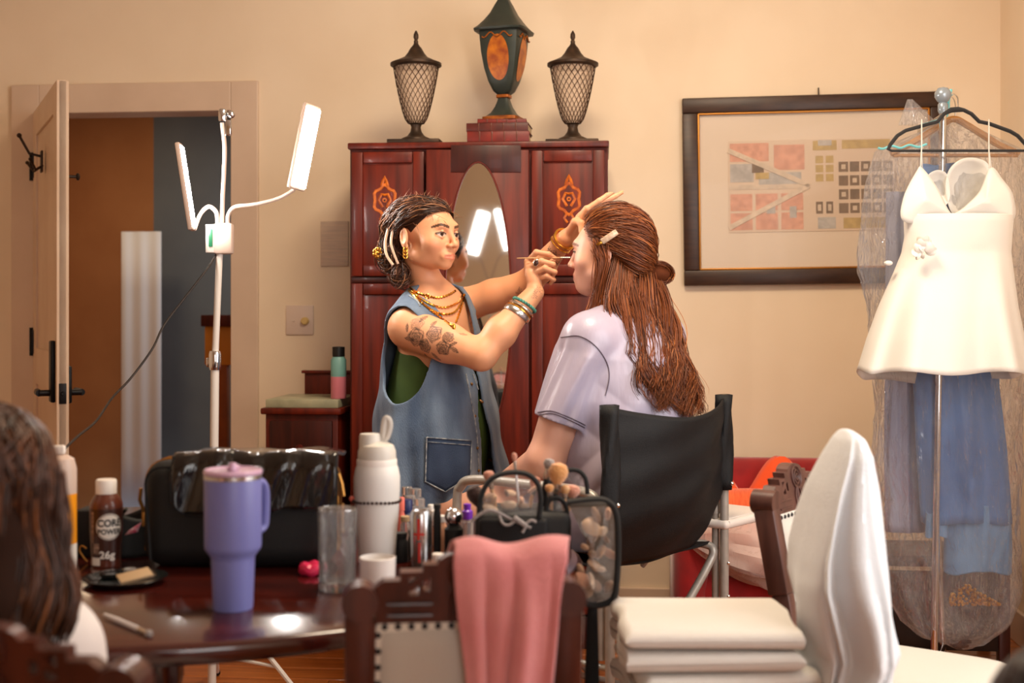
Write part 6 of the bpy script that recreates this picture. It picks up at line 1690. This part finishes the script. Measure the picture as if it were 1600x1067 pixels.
rc = Vector(rf[1][0]).lerp(Vector(rf[1][1]), .62); MB().sphere(rc+Vector((-.001, -.011, .002)), (.0095, .0045, .0125), 14, 10, Euler((0, .5, 0)).to_matrix()).build('ring', 'silver', ART)
MB().sphere(rc+Vector((-.001, -.0135, .002)), (.007, .0035, .0098), 14, 10, Euler((0, .5, 0)).to_matrix()).build('ring_stone', 'choc_dark', ART)
rl_ = Vector(lf[1][0]).lerp(Vector(lf[1][1]), .4); MB().tube([rl_+Vector((.004*math.cos(a), .011*math.cos(a), .011*math.sin(a))) for a in np.linspace(0, 2*math.pi, 13)[:-1]], .0025, 6, closed=True).build('ring', 'silver', ART)
# brush in the hand
brush('makeup_brush', 'slim eyeshadow brush in the standing woman\'s hand at the client\'s eye', at(897, 402.5, 3.86), at(807, 403.5, 3.868), .012, .0042, .0026, 'bristle_dark', 'handle_wood', group=None)

# hair: soft base volume plus strands ---------------------------------------------------------
def Wl(c, R, s): 
    c = A3(c); s = A3(s); return lambda x, y, z: c+R @ (A3((x, y, z))*s)
fh = Field()
fh.ell(aW(0, -.026, .036), A3((.080, .096, .078))*A3((1.1, 1.1, 1.02)), aR, .02)
fh.ell(aW(0, .018, .048), A3((.070, .064, .058))*1.05, aR, .02).ell(aW(0, -.075, .005), A3((.066, .055, .07))*1.1, aR, .03)
bunC = A3(at(612, 398, 4.03)); fh.ell(bunC, (.034, .042, .052), None, .03); fh.ell(A3(at(628, 428, 4.0)), (.022, .026, .026), None, .02)
def facecut(P):
    q = ((P-aH) @ aR)/A3(aS); x, y, z = np.abs(q[:, 0]), q[:, 1], q[:, 2]
    # keep hair behind the hairline: a tilted plane plus temple curve
    lim = .050+1.5*np.clip(z-.056, 0, 1)-.55*np.clip(.05-z, 0, .08)+.10*np.clip(.05-x, 0, .03)*(z > .05)-.25*np.clip(x-.05, 0, 1)
    return (y-lim)*.8
fh.fn(facecut, aH, 1.0, .012, 'i')
for g in (-1, 1): fh.ell(aW(g*.085, -.012, -.010), (.03, .022, .036), aR, .006, 's')
hV, hQ = nets(fh, (-.46, 3.82, 1.33), (-.13, 4.2, 1.65), .004)
np_mesh('hair_base', hV, hQ, 'hair_under', ART, np.repeat(A3(lin((52, 30, 20)))[None, :], len(hV), 0))
fh2 = Field(); fh2.p = fh.p[:5]
hc = aH+A3((0, 0, .02)); S = []; cl_ = []
NSt = 1300; tt = np.linspace(0, 1, 16); Ds = []; offs = []
ql = ((hV-aH) @ aR)/A3(aS); fcv = facecut(hV); rimA = hV[(fcv > -.006) & (ql[:, 2] > .0)]; topA = hV[(fcv <= -.006) & (ql[:, 2] > .03) & (ql[:, 1] > -.06)]
lkA_ = [(rng.uniform(-1, 1), rng.uniform(0, 6), rng.uniform(.0, 1)) for _ in range(60)]
for k_ in range(NSt):
    side, ph0, hgt_ = lkA_[k_ % 60]; side = np.clip(side+rng.normal(0, .03), -1, 1); ang = side*1.75
    if rng.random() < .62: p0 = rimA[rng.integers(len(rimA))]
    else: p0 = topA[rng.integers(len(topA))]
    d0 = p0-hc; d0 /= np.linalg.norm(d0)
    e_ = bunC+rng.normal(0, .022, 3); d1 = e_-hc; d1 /= np.linalg.norm(d1)
    D = slerp(d0, d1, tt); D += (np.sin(tt*math.pi)*.12*(hgt_*1.2-.2))[:, None]*A3((0, 0, 1)); D /= np.linalg.norm(D, axis=1, keepdims=True)
    Ds.append(D); offs.append(rng.uniform(.0005, .006)+.008*np.sin(math.pi*tt)*hgt_+.006*np.sin(tt*12+ph0)*np.sin(math.pi*tt)+.004*np.sin(tt*rng.uniform(8, 16)+rng.uniform(0, 6))*tt*.6)
S = over_head(fh2, hc, Ds, offs)
earc = aW(-.079, -.012, -.008)
S = [s_ for s_ in S if ((((s_-earc) @ aR)/A3((.03, .021, .034))**1)**2).sum(1).min() > 1 and facecut(s_).max() < .006]
print('artist strands', len(S))
# curls of the bun and loose ends
for k_ in range(420):
    c_ = bunC if k_ % 3 else A3(at(626, 430, 4.0)); rad = A3((.046, .052, .066)) if k_ % 3 else A3((.032, .034, .04))
    a0 = rng.uniform(0, 6.28); ax = rng.normal(0, 1, 3); ax /= np.linalg.norm(ax); u_ = np.cross(ax, [0.2, .3, 1]); u_ /= np.linalg.norm(u_); w_ = np.cross(ax, u_)
    an = a0+tt*rng.uniform(1.5, 4.0); sc = rng.uniform(.85, 1.12)
    pts = c_+rad*sc*(np.cos(an)[:, None]*u_+np.sin(an)[:, None]*w_)*(.8+.3*tt[:, None]*rng.random())+rng.normal(0, .006, 3); S.append(pts)
S = S[:]; cl_ = tones(len(S), (36, 20, 13), (104, 62, 40), (158, 106, 70), .12)
strands_mesh('hair', S, rng.uniform(.0008, .0019, len(S)), cl_, ART)
fly = []
for k_ in range(130):
    d0 = rng.normal(0, 1, 3); d0[2] = abs(d0[2])+.1; d0[0] -= .5; d0 /= np.linalg.norm(d0); r0 = float(ray_r(fh2, hc, d0[None, :], .2)[0])
    b_ = hc+d0*(r0+.004); tdir = np.cross(d0, rng.normal(0, 1, 3)); fly.append(b_+d0*(tt[:, None]*rng.uniform(.008, .025))+tdir*(tt[:, None]**1.5*rng.uniform(.01, .035)))
strands_mesh('flyaway_hair', fly, np.full(len(fly), .0006), tones(len(fly), (120, 76, 50), (170, 110, 70)), ART)['kind'] = 'stuff'
# claw clip and gold flower
for k_ in range(6):
    a = k_/5; p_ = [at(604+10*a, 358+14*k_, 3.965), at(611+8*a, 366+13*k_, 3.955), at(617+4*a, 375+12*k_, 3.96)]
MB().tube(goose([at(607, 356, 3.97), at(602, 378, 3.965), at(604, 398, 3.96), at(614, 414, 3.955)]), .0045, 8).build('hair_clip', mat('clip_pearl', (226, 196, 170), .3), ART)
MB().tube(goose([at(614, 358, 3.955), at(611, 380, 3.95), at(617, 400, 3.95), at(622, 412, 3.955)]), .004, 8).build('hair_clip', 'clip_pearl', ART)
gf = MB(); fc_ = at(591, 395, 4.0)
for k_ in range(7): gf.sphere(fc_+Vector((.010*math.cos(k_*.9), -.006, .011*math.sin(k_*.9))), (.008, .004, .008), 8, 6)
gf.sphere(fc_+Vector((0, -.009, 0)), .005, 8, 6); gf.build('flower_clip', 'gold', ART)

# ------------------------------------------------------------------ client
CLI = thing('person', 'seated woman with long auburn hair in a lilac satin shirt having makeup done', 'person', (.33, 3.78, SZ))
cH = A3((.285, 3.80, 1.428)); th = math.radians(19); cS = (1.06, 1.06, 1.04)
tilt = np.array(Matrix.Rotation(0, 3, 'X'))
cR = frame_cols((-math.sin(th), -math.cos(th), 0), (-math.cos(th), math.sin(th), 0), (0, 0, 1))
fC = Field(); cW = head_field(fC, cH, cR, cS, .012)
cl3, cf3 = A3((-.651, -.759, 0)), A3((-.759, .651, 0)); cT = frame_cols(cl3, cf3, (0, 0, 1)); CC = A3((.335, 3.78, 0))
nb = A3((.335, 3.775, 1.24))
fC.cap(cW(0, -.025, -.05), nb, .056, .062, .015).ell(cW(0, .035, -.095), (.045, .05, .03), cR, .03)
cSN, cSF = CC+cl3*.175+A3((0, 0, 1.175)), CC-cl3*.175+A3((0, 0, 1.175))
fC.cap(nb, cSN, .05, .06, .04).cap(nb, cSF, .05, .06, .04)
fC.ell(CC+A3((0, 0, 1.03)), (.195, .15, .19), cT, .04).ell(CC+A3((0, 0, .82)), (.20, .165, .18), cT, .05).ell(CC+A3((0, 0, .685)), (.205, .18, .11), cT, .04)
cE = A3(at(853, 718, 3.64)); cWr = A3((-.03, 3.84, .735)); 
fC.chain([cSN, cSN*.45+cE*.55, cE], [.068, .064, .054], .02).chain([cE, cWr], [.054, .032], .02)
cE2 = CC-cl3*.24+cf3*.06+A3((0, 0, .86)); cW2 = A3((.02, 4.02, .74)); fC.chain([cSF, cE2, cW2], [.066, .052, .03], .02)
for w_, e_ in ((cWr, cE), (cW2, cE2)):
    d_ = (w_-e_)/np.linalg.norm(w_-e_); s_ = np.cross(d_, [0, 0, 1]); ms = [w_+d_*.075+s_*o for o in (-.026, -.009, .009, .026)]
    hand(fC, w_, ms, [[m_, m_+d_*.035+A3((0, 0, -.008)), m_+d_*.055+A3((0, 0, -.018)), m_+d_*.068+A3((0, 0, -.03))] for m_ in ms], [w_+d_*.03-s_*.035, w_+d_*.055-s_*.045, w_+d_*.078-s_*.04])
kneeN, kneeF = A3((-.205, 3.92, .655)), A3((-.05, 4.06, .63))
for hp0, kn, ft in ((CC+cl3*.09+A3((0, 0, .64)), kneeN, A3((-.16, 3.90, .09))), (CC-cl3*.10+A3((0, 0, .64)), kneeF, A3((.0, 4.03, .09)))):
    fC.chain([hp0, kn, kn*.45+ft*.55, ft], [.095, .066, .058, .038], .03).cap(ft-A3((0, 0, .045)), ft+cf3*.14-A3((0, 0, .06)), .038, .028, .02)
cV, cQ = multi(fC, ((-.32, 3.45, 0), (.65, 4.3, 1.62), .009), [((.13, 3.66, 1.24), (.42, 3.96, 1.57), .0026)])
print('client', len(cV), len(cQ))
cCol = head_color(cV, cH, cR, cS, (228, 172, 148), (206, 120, 112), (120, 72, 46))
np_mesh('body', cV, cQ, 'skin', CLI, cCol)
mat('satin', (176, 166, 184), .32, col2=(170, 160, 180), scale=5, sheen=.1, bump=.28, bscale=11, bstretch=(2.2, 2.2, .55), spec=.6)
mat('satin_piping', (96, 84, 100), .4)
def shirt(P):
    q = (P-CC) @ cT; u, v, z = q[:, 0], q[:, 1], P[:, 2]
    a = np.interp(z, [.7, .85, 1.0, 1.12, 1.2, 1.25, 1.29], [.225, .222, .215, .205, .165, .115, .06]); b = np.interp(z, [.7, .85, 1.0, 1.12, 1.2, 1.25, 1.29], [.195, .19, .178, .158, .12, .095, .06])
    e = np.sqrt((u/a)**2+(v/b)**2); an = np.arctan2(v/b, u/a); d = (e-1)*np.minimum(a, b)
    d -= .005*np.sin(an*9+z*22)*np.clip((1.15-z)/.2, 0, 1)+.005*np.abs(np.sin(an*3-z*20))*np.clip((1.12-z)/.12, 0, 1)+.004*np.abs(np.sin(an*5+z*31))*np.clip((.95-z)/.1, 0, 1)
    d = smin(d, d_cap(P, nb, cSN, .068, .078), .04); d = smin(d, d_cap(P, nb, cSF, .068, .078), .04)
    d = np.maximum(d, .745+.01*np.sin(an*3)-z)
    for s0, e0 in ((cSN, cE), (cSF, cE2)):
        ax_ = e0-s0; L_ = np.linalg.norm(ax_); ax_ = ax_/L_; t_ = (P-s0) @ ax_; rad = P-s0-t_[:, None]*ax_; rr = np.linalg.norm(rad, axis=1)
        w1 = np.cross(ax_, [0, 1, 0]); w1 /= np.linalg.norm(w1); w2 = np.cross(ax_, w1); aa = np.arctan2(rad @ w1, rad @ w2)
        fold = .006*np.sin(aa*3+t_*9+1)+.0035*np.sin(aa*7+t_*16)+.0018*np.sin(aa*13+t_*10)
        sl_ = np.maximum(d_cap(P, s0, s0+ax_*.3, .080, .082)-fold*np.clip(t_/.05, 0, 1), t_-.25)
        cut = d_cap(P, s0+ax_*.16, s0+ax_*.40, .064, .072); sl_ = np.maximum(sl_, -cut)
        d = smin(d, sl_, .018)
    nk_ = d_cap(P, nb+A3((-.02, 0, .02)), cW(0, -.01, -.05), .064, .066); d = np.maximum(d, -nk_)
    return d
sV, sQ = nets(shirt, (.02, 3.42, .72), (.66, 4.16, 1.32), .0042)
so = np_mesh('satin_shirt', sV, sQ, 'satin', CLI); so['label'] = 'short-sleeved lilac satin pyjama shirt'
def shorts(P):
    d = d_ell(P, CC+A3((0, 0, .68)), A3((.215, .19, .125)), cT)
    d = smin(d, d_cap(P, CC+cl3*.09+A3((0, 0, .645)), A3((.09, 3.78, .635)), .108, .098), .03); d = smin(d, d_cap(P, CC-cl3*.10+A3((0, 0, .645)), A3((.16, 3.95, .635)), .105, .095), .03)
    return np.maximum(d, .566-P[:, 2])
pV, pQ = nets(shorts, (-.05, 3.5, .55), (.62, 4.12, .84), .007); np_mesh('satin_shorts', pV, pQ, 'satin', CLI)
# piping on sleeve and yoke, collar
for pts in ([(840, 644), (862, 642), (890, 652), (915, 664)], [(876, 527), (905, 525), (930, 540), (948, 566), (952, 590), (946, 618)], [(842, 648), (864, 646), (890, 656), (914, 668)]):
    line_on(shirt, pts, .0016, 'piping', 'satin_piping', so, .001)
def collar(i, j):
    a = 2*math.pi*i*.86+.9; ax_ = A3((math.cos(a), math.sin(a), 0)); c_ = nb+A3((-.018, .004, .035)); r = .068+.022*j
    p_ = c_+ax_*r; p_[2] += .028-.055*j+.014*math.cos(a); return Vector(p_)
MB().grid(collar, 40, 6).build('collar', 'satin', so, solid=.005)
# client hair
fk_ = Field()
fk_.ell(cW(0, -.022, .050), A3((.084, .104, .087))*1.05, cR, .02).ell(cW(0, -.075, .0), A3((.07, .055, .075))*1.05, cR, .03)
def facecut2(P):
    q = ((P-cH) @ cR)/A3(cS); x, y, z = np.abs(q[:, 0]), q[:, 1], q[:, 2]
    lim = .050+.12*np.clip(z-.06, -1, 1)-.62*np.clip(.06-z, 0, .07)-.3*np.clip(x-.045, 0, 1); return (y-lim)*.8
fk_.fn(facecut2, cH, 1.0, .012, 'i')
bun = A3(at(1025, 428, 3.79)); n0 = len(fk_.p)
fk_.ell(bun, (.042, .04, .030), None, .015)
fk_.chain([A3(at(990, 440, 3.79)), A3(at(1005, 500, 3.74)), A3(at(1035, 560, 3.69)), A3(at(1058, 610, 3.66))], [.052, .036, .022, .008], .03)
kV, kQ = nets(fk_, (.12, 3.55, .96), (.58, 4.0, 1.6), .0045)
np_mesh('hair_base', kV, kQ, 'hair_under', CLI, np.repeat(A3(lin((84, 40, 18)))[None, :], len(kV), 0))
fk2 = Field(); fk2.p = fk_.p[:2]; hc2 = cH+A3((.01, 0, .015)); S = []; tt = np.linspace(0, 1, 18)
gat = A3(at(1028, 408, 3.82))
Ds = []; offs = []
qk = ((kV-cH) @ cR)/A3(cS); fcv = facecut2(kV); rimC = kV[(fcv > -.006) & (qk[:, 2] > .0)]; topC = kV[(fcv <= -.006) & (qk[:, 2] > .03) & (qk[:, 1] > -.06)]; sideC = kV[(qk[:, 0] > .04) & (qk[:, 1] > -.04) & (qk[:, 2] > -.02) & (qk[:, 2] < .07)]
lkC = [(rng.uniform(-1, 1), rng.uniform(0, 6), rng.uniform(.05, .22)) for _ in range(70)]
for k_ in range(1500):
    side, ph0, lift = lkC[k_ % 70]; side = np.clip(side+rng.normal(0, .025), -1, 1)
    if k_ % 3 == 0: side = rng.uniform(.55, 1.05); lift = rng.uniform(-.04, .08)          # side panels over the ear
    ang = side*1.8
    p0 = rimC[rng.integers(len(rimC))] if rng.random() < .6 else topC[rng.integers(len(topC))]
    d0 = p0-hc2; d0 /= np.linalg.norm(d0)
    if k_ % 3 == 0: p0 = sideC[rng.integers(len(sideC))]; d0 = p0-hc2; d0 /= np.linalg.norm(d0)
    e_ = gat+rng.normal(0, .012, 3)-A3((0, 0, .03 if k_ % 3 == 0 else 0)); d1 = e_-hc2; d1 /= np.linalg.norm(d1)
    D = slerp(d0, d1, tt); D += (np.sin(tt*math.pi)*lift)[:, None]*A3((0, 0, 1)); D /= np.linalg.norm(D, axis=1, keepdims=True)
    Ds.append(D); offs.append(rng.uniform(-.001, .008)+.004*np.sin(tt*9+ph0)+.003*np.sin(tt*rng.uniform(6, 12)+rng.uniform(0, 6)))
S = over_head(fk2, hc2, Ds, offs)
earc = cW(.079, -.012, -.010); S = [s_ for s_ in S if (((((s_-earc) @ cR)/A3((.03, .016, .022)))**2).sum(1).min() > 1) and facecut2(s_).max() < .006]
# twisted bun
for k_ in range(240):
    u_ = rng.uniform(0, 6.28); an = u_+tt*rng.uniform(2, 5); rr = rng.uniform(.98, 1.2)
    S.append(bun+np.stack([.042*rr*np.cos(an), .036*rr*np.sin(an)*np.cos(u_)+.0*tt, .030*rr*np.sin(an)], 1)+rng.normal(0, .003, 3))
# long wavy fall
g1 = np.array([A3(at(x, y, Y)) for x, y, Y in ((962, 375, 3.76), (956, 465, 3.685), (985, 540, 3.65), (1010, 590, 3.62), (1026, 640, 3.61))])
g2 = np.array([A3(at(x, y, Y)) for x, y, Y in ((1010, 375, 3.80), (1040, 470, 3.79), (1058, 530, 3.77), (1078, 590, 3.74), (1092, 645, 3.72))])
n5 = np.linspace(0, 1, 5); t28 = np.linspace(0, 1, 18)
locks = [((_*7 % 90+.5)/90, rng.uniform(0, 6.28), rng.uniform(11, 17), rng.uniform(.72, 1.1), rng.normal(0, 1, 3)) for _ in range(90)]
for k_ in range(4200):
    s_, ph_, fr_, ln_, lo_ = locks[k_ % 90]; s2 = np.clip(s_+rng.normal(0, .045), -.03, 1.03)
    tl = t28*ln_*rng.uniform(.9, 1.02)
    base = np.stack([np.interp(tl, n5, g1[:, i]*(1-s2)+g2[:, i]*s2) for i in range(3)], 1)
    amp = .004+.019*t28; w_ = np.stack([np.sin(fr_*tl+ph_), np.cos(fr_*tl*.9+ph_), .3*np.sin(fr_*tl*1.3+ph_)], 1)*amp[:, None]
    S.append(base+w_+rng.normal(0, .0026, 3)*(1+t28[:, None]*1.4)+lo_*.008*A3((1, 1, .4))*np.minimum(1, t28[:, None]*4)-A3((0, .012, 0))*(rng.random()*2)*np.minimum(1, t28[:, None]*4))
# loose pieces in front of the ear
for k_ in range(90):
    s_ = rng.random(); x0 = 925+18*s_; pts = np.array([A3(at(x0+4*math.sin(k_), 372+20*rng.random(), 3.705)), A3(at(x0+8, 410, 3.695)), A3(at(x0+2, 450, 3.70)), A3(at(x0-6, 485, 3.69)), A3(at(x0-14*rng.random(), 505, 3.68))])
    q_ = np.stack([np.interp(t28, n5, pts[:, i]) for i in range(3)], 1); q_ += (.004*np.sin(9*t28+k_))[:, None]*A3((1, .3, 0))+rng.normal(0, .003, 3); S.append(q_)
cc_ = tones(len(S), (74, 35, 17), (146, 78, 38), (184, 110, 58), .08)
strands_mesh('hair', S, rng.uniform(.0007, .0016, len(S)), cc_, CLI)
# hair clip and earring
a_, b_ = Vector(hit(lambda P: np.minimum(fk_(P), fC(P))-.015, 940, 378)), Vector(hit(lambda P: np.minimum(fk_(P), fC(P))-.015, 964, 362))
clip = MB().bar(a_+Vector((0, -.004, 0)), b_+Vector((0, -.004, 0)), .018, .007, (0, 1, 0), .003).build('hair_clip', mat('clip_glitter', (214, 180, 150), .3, metal=.3, col2=(240, 216, 190), scale=120), CLI)
MB().bar(a_+(a_-b_)*.32+Vector((0, -.003, 0)), a_+Vector((0, -.003, 0)), .009, .005, (0, 1, 0), .002).build('clip_end', 'gold', clip)

# ------------------------------------------------------------------ brown-haired person at the left edge, seen from behind
LP = thing('person', 'brown-haired person in a white top seated at the left edge, seen from behind', 'person', (-.76, 1.80, .45))
lH = A3((-.735, 1.80, .985)); lf_ = math.radians(102)
lR = frame_cols((-math.sin(lf_), math.cos(lf_), 0), (math.cos(lf_), math.sin(lf_), 0), (0, 0, 1))
fL = Field(); lW = head_field(fL, lH, lR)
lnb = A3((-.745, 1.79, .83)); fL.cap(lW(0, -.02, -.06), lnb, .05, .055, .03)
lC = A3((-.79, 1.79, 0)); ll, lff = lR[:, 0], lR[:, 1]
lSR, lSL = lC-ll*.14+A3((0, 0, .77)), lC+ll*.14+A3((0, 0, .77))
fL.cap(lnb, lSR, .045, .055, .04).cap(lnb, lSL, .045, .055, .04).ell(lC+A3((0, 0, .70)), (.155, .10, .17), lR, .04).ell(lC+A3((0, 0, .52)), (.16, .12, .12), lR, .05)
for s0, g in ((lSR, -1), (lSL, 1)):
    e0 = s0+ll*g*.03+lff*.04-A3((0, 0, .24)); w0 = e0+lff*.2+A3((0, 0, .03)); fL.chain([s0, e0, w0], [.055, .042, .03], .02)
    ms = [w0+lff*.07+ll*o for o in (-.026, -.009, .009, .026)]; hand(fL, w0, ms, [[m_, m_+lff*.03, m_+lff*.05-A3((0, 0, .01)), m_+lff*.06-A3((0, 0, .02))] for m_ in ms], [w0+lff*.03-ll*g*.035, w0+lff*.05-ll*g*.045, w0+lff*.07-ll*g*.04])
    h0 = lC+ll*g*.09+A3((0, 0, .5)); k0 = h0+lff*.38-A3((0, 0, .02)); f0 = k0-A3((0, 0, .42))+lff*.02; fL.chain([h0, k0, f0], [.08, .055, .035], .03).cap(f0, f0+lff*.13-A3((0, 0, .01)), .035, .026, .02)
LV_, LQ_ = multi(fL, ((-1.15, 1.5, 0), (-.3, 2.45, 1.13), .012), [((-.86, 1.66, .83), (-.60, 1.96, 1.12), .005)])
np_mesh('body', LV_, LQ_, 'skin', LP, head_color(LV_, lH, lR, (1, 1, 1), (220, 164, 134), (190, 100, 90), (60, 36, 24)))
mat('white_cotton', (226, 218, 214), .85, sheen=.2, col2=(214, 206, 204), scale=8)
def ltop(P):
    d = smin(d_ell(P, lC+A3((0, 0, .69)), A3((.175, .125, .18)), lR), d_ell(P, lC+A3((0, 0, .52)), A3((.185, .145, .15)), lR), .05)
    for s0, g in ((lSR, -1), (lSL, 1)):
        e0 = s0+ll*g*.03+lff*.04-A3((0, 0, .24)); d = smin(d, smin(d_cap(P, lnb-A3((0, 0, .03)), s0, .05, .068), d_cap(P, s0, e0, .068, .075), .03), .03)
    d += .004*np.sin(P[:, 0]*60+P[:, 2]*14); return np.maximum(d, -d_cap(P, lnb-A3((0, 0, .0)), lnb+A3((0, 0, .2)), .07, .075))
wV, wQ = nets(ltop, (-1.1, 1.55, .38), (-.46, 2.05, .9), .007); np_mesh('white_top', wV, wQ, 'white_cotton', LP)
fl2 = Field(); fl2.ell(lW(0, -.022, .045), (.088, .108, .092), lR, .02).ell(lW(0, -.06, -.01), (.085, .075, .085), lR, .03)
fl2.chain([lW(0, -.075, -.03), lW(.0, -.085, -.12), lW(-.01, -.09, -.2)], [.085, .08, .05], .03)
def fc3(P):
    q = (P-lH) @ lR; return (q[:, 1]-(.05-.6*np.clip(.05-q[:, 2], 0, .08)))*.8
fl2.fn(fc3, lH, 1, .012, 'i')
V_, Q_ = nets(fl2, (-.93, 1.55, .70), (-.55, 2.0, 1.14), .006); np_mesh('hair_base', V_, Q_, 'hair_under', LP, np.repeat(A3(lin((44, 24, 14)))[None, :], len(V_), 0))
fl3 = Field(); fl3.p = fl2.p[:2]; hc3 = lH+A3((0, 0, .01)); Ds = []; offs = []
for k_ in range(420):
    d0 = lR @ A3((rng.uniform(-.6, .6), rng.uniform(.0, .6), rng.uniform(.5, 1))); d0 /= np.linalg.norm(d0); d1 = lR @ A3((rng.uniform(-.9, .9), rng.uniform(-1, -.1), rng.uniform(-.6, -.2))); d1 /= np.linalg.norm(d1)
    Ds.append(slerp(d0, d1, tt)); offs.append(np.full(16 if len(tt) == 16 else len(tt), rng.uniform(-.002, .006)))
S = over_head(fl3, hc3, Ds, offs)
lkA = [(rng.uniform(-1, 1), rng.uniform(0, 6.28), rng.uniform(8, 13), rng.uniform(.6, 1.1)) for _ in range(30)]
for k_ in range(1300):
    s_, ph_, fr_, ln_ = lkA[k_ % 30]; al = (s_+rng.normal(0, .05))*1.75; ro = .097+rng.uniform(-.004, .012)
    q0 = lW(-ro*math.sin(al)*.95, -.045-ro*math.cos(al)*1.0, .02+rng.uniform(-.03, .03)); q1 = lW(-ro*math.sin(al)*1.15, -.05-ro*math.cos(al)*.95, -.17*ln_-.10)
    b_ = q0*(1-t28[:, None])+q1*t28[:, None]; b_ += np.stack([np.sin(fr_*t28+ph_), np.cos(fr_*t28+ph_), 0*t28], 1)*(.003+.015*t28[:, None])+rng.normal(0, .003, 3); S.append(b_)
strands_mesh('hair', S, rng.uniform(.0014, .0026, len(S)), tones(len(S), (38, 20, 12), (96, 54, 30), (140, 84, 46), .08), LP)

# ------------------------------------------------------------------ dark-haired person low in the right corner
RP = thing('person', 'dark-haired person low in the bottom right corner, only the crown in view', 'person', (.585, 1.32, 0))
rH = A3((.585, 1.33, .775)); rR = frame_cols((-1, 0, 0), (0, 1, 0), (0, 0, 1)); fR = Field(); rW = head_field(fR, rH, rR)
rC = A3((.585, 1.32, 0)); fR.cap(rW(0, -.02, -.06), rC+A3((0, 0, .62)), .05, .055, .03).cap(rC+A3((-.15, 0, .58)), rC+A3((.15, 0, .58)), .055, .055, .03).ell(rC+A3((0, 0, .45)), (.15, .1, .17), None, .04).ell(rC+A3((0, 0, .17)), (.16, .13, .165), None, .06)
for g in (-1, 1): fR.chain([rC+A3((g*.09, .02, .12)), rC+A3((g*.13, .3, .36)), rC+A3((g*.12, .33, .06)), rC+A3((g*.12, .45, .035))], [.08, .058, .04, .03], .03).chain([rC+A3((g*.16, 0, .57)), rC+A3((g*.2, .1, .35)), rC+A3((g*.12, .28, .42))], [.05, .04, .03], .02)
V_, Q_ = nets(fR, (.3, 1.1, -.005), (.87, 1.9, .91), .008); np_mesh('body', V_, Q_, 'skin', RP, head_color(V_, rH, rR, (1, 1, 1), (214, 158, 128), (190, 100, 90), (30, 20, 16)))
def rtop(P):
    d = smin(d_ell(P, rC+A3((0, 0, .44)), A3((.17, .12, .2)), None), smin(d_cap(P, rC+A3((-.15, 0, .57)), rC+A3((.15, 0, .57)), .068, .068), d_ell(P, rC+A3((0, 0, .2)), A3((.175, .15, .185)), None), .06), .04); return np.maximum(np.maximum(d, P[:, 2]-.63), .012-P[:, 2])
V_, Q_ = nets(rtop, (.34, 1.12, .0), (.84, 1.52, .66), .009); np_mesh('dark_top', V_, Q_, 'webbing', RP)
fr2 = Field(); fr2.ell(rW(0, -.02, .045), (.088, .108, .09), rR, .02).ell(rW(0, -.06, -.02), (.08, .07, .09), rR, .03).fn(lambda P: ((P-rH)[:, 1]-(.05-.6*np.clip(.05-(P-rH)[:, 2], 0, .08)))*.8, rH, 1, .012, 'i')
V_, Q_ = nets(fr2, (.46, 1.15, .62), (.71, 1.45, .93), .006); np_mesh('hair_base', V_, Q_, 'hair_under', RP, np.repeat(A3(lin((34, 20, 14)))[None, :], len(V_), 0))
fr3 = Field(); fr3.p = fr2.p[:2]; hc4 = rH+A3((0, 0, .01)); Ds = []; offs = []
for k_ in range(260):
    d0 = A3((rng.uniform(-.5, .5), rng.uniform(.0, .6), 1)); d0 /= np.linalg.norm(d0); d1 = A3((rng.uniform(-.9, .9), rng.uniform(-1, -.1), rng.uniform(-.8, -.2))); d1 /= np.linalg.norm(d1)
    Ds.append(slerp(d0, d1, tt)); offs.append(np.full(len(tt), rng.uniform(-.002, .005)))
S = over_head(fr3, hc4, Ds, offs)
strands_mesh('hair', S, rng.uniform(.0014, .0026, len(S)), tones(len(S), (28, 16, 12), (66, 40, 28)), RP)
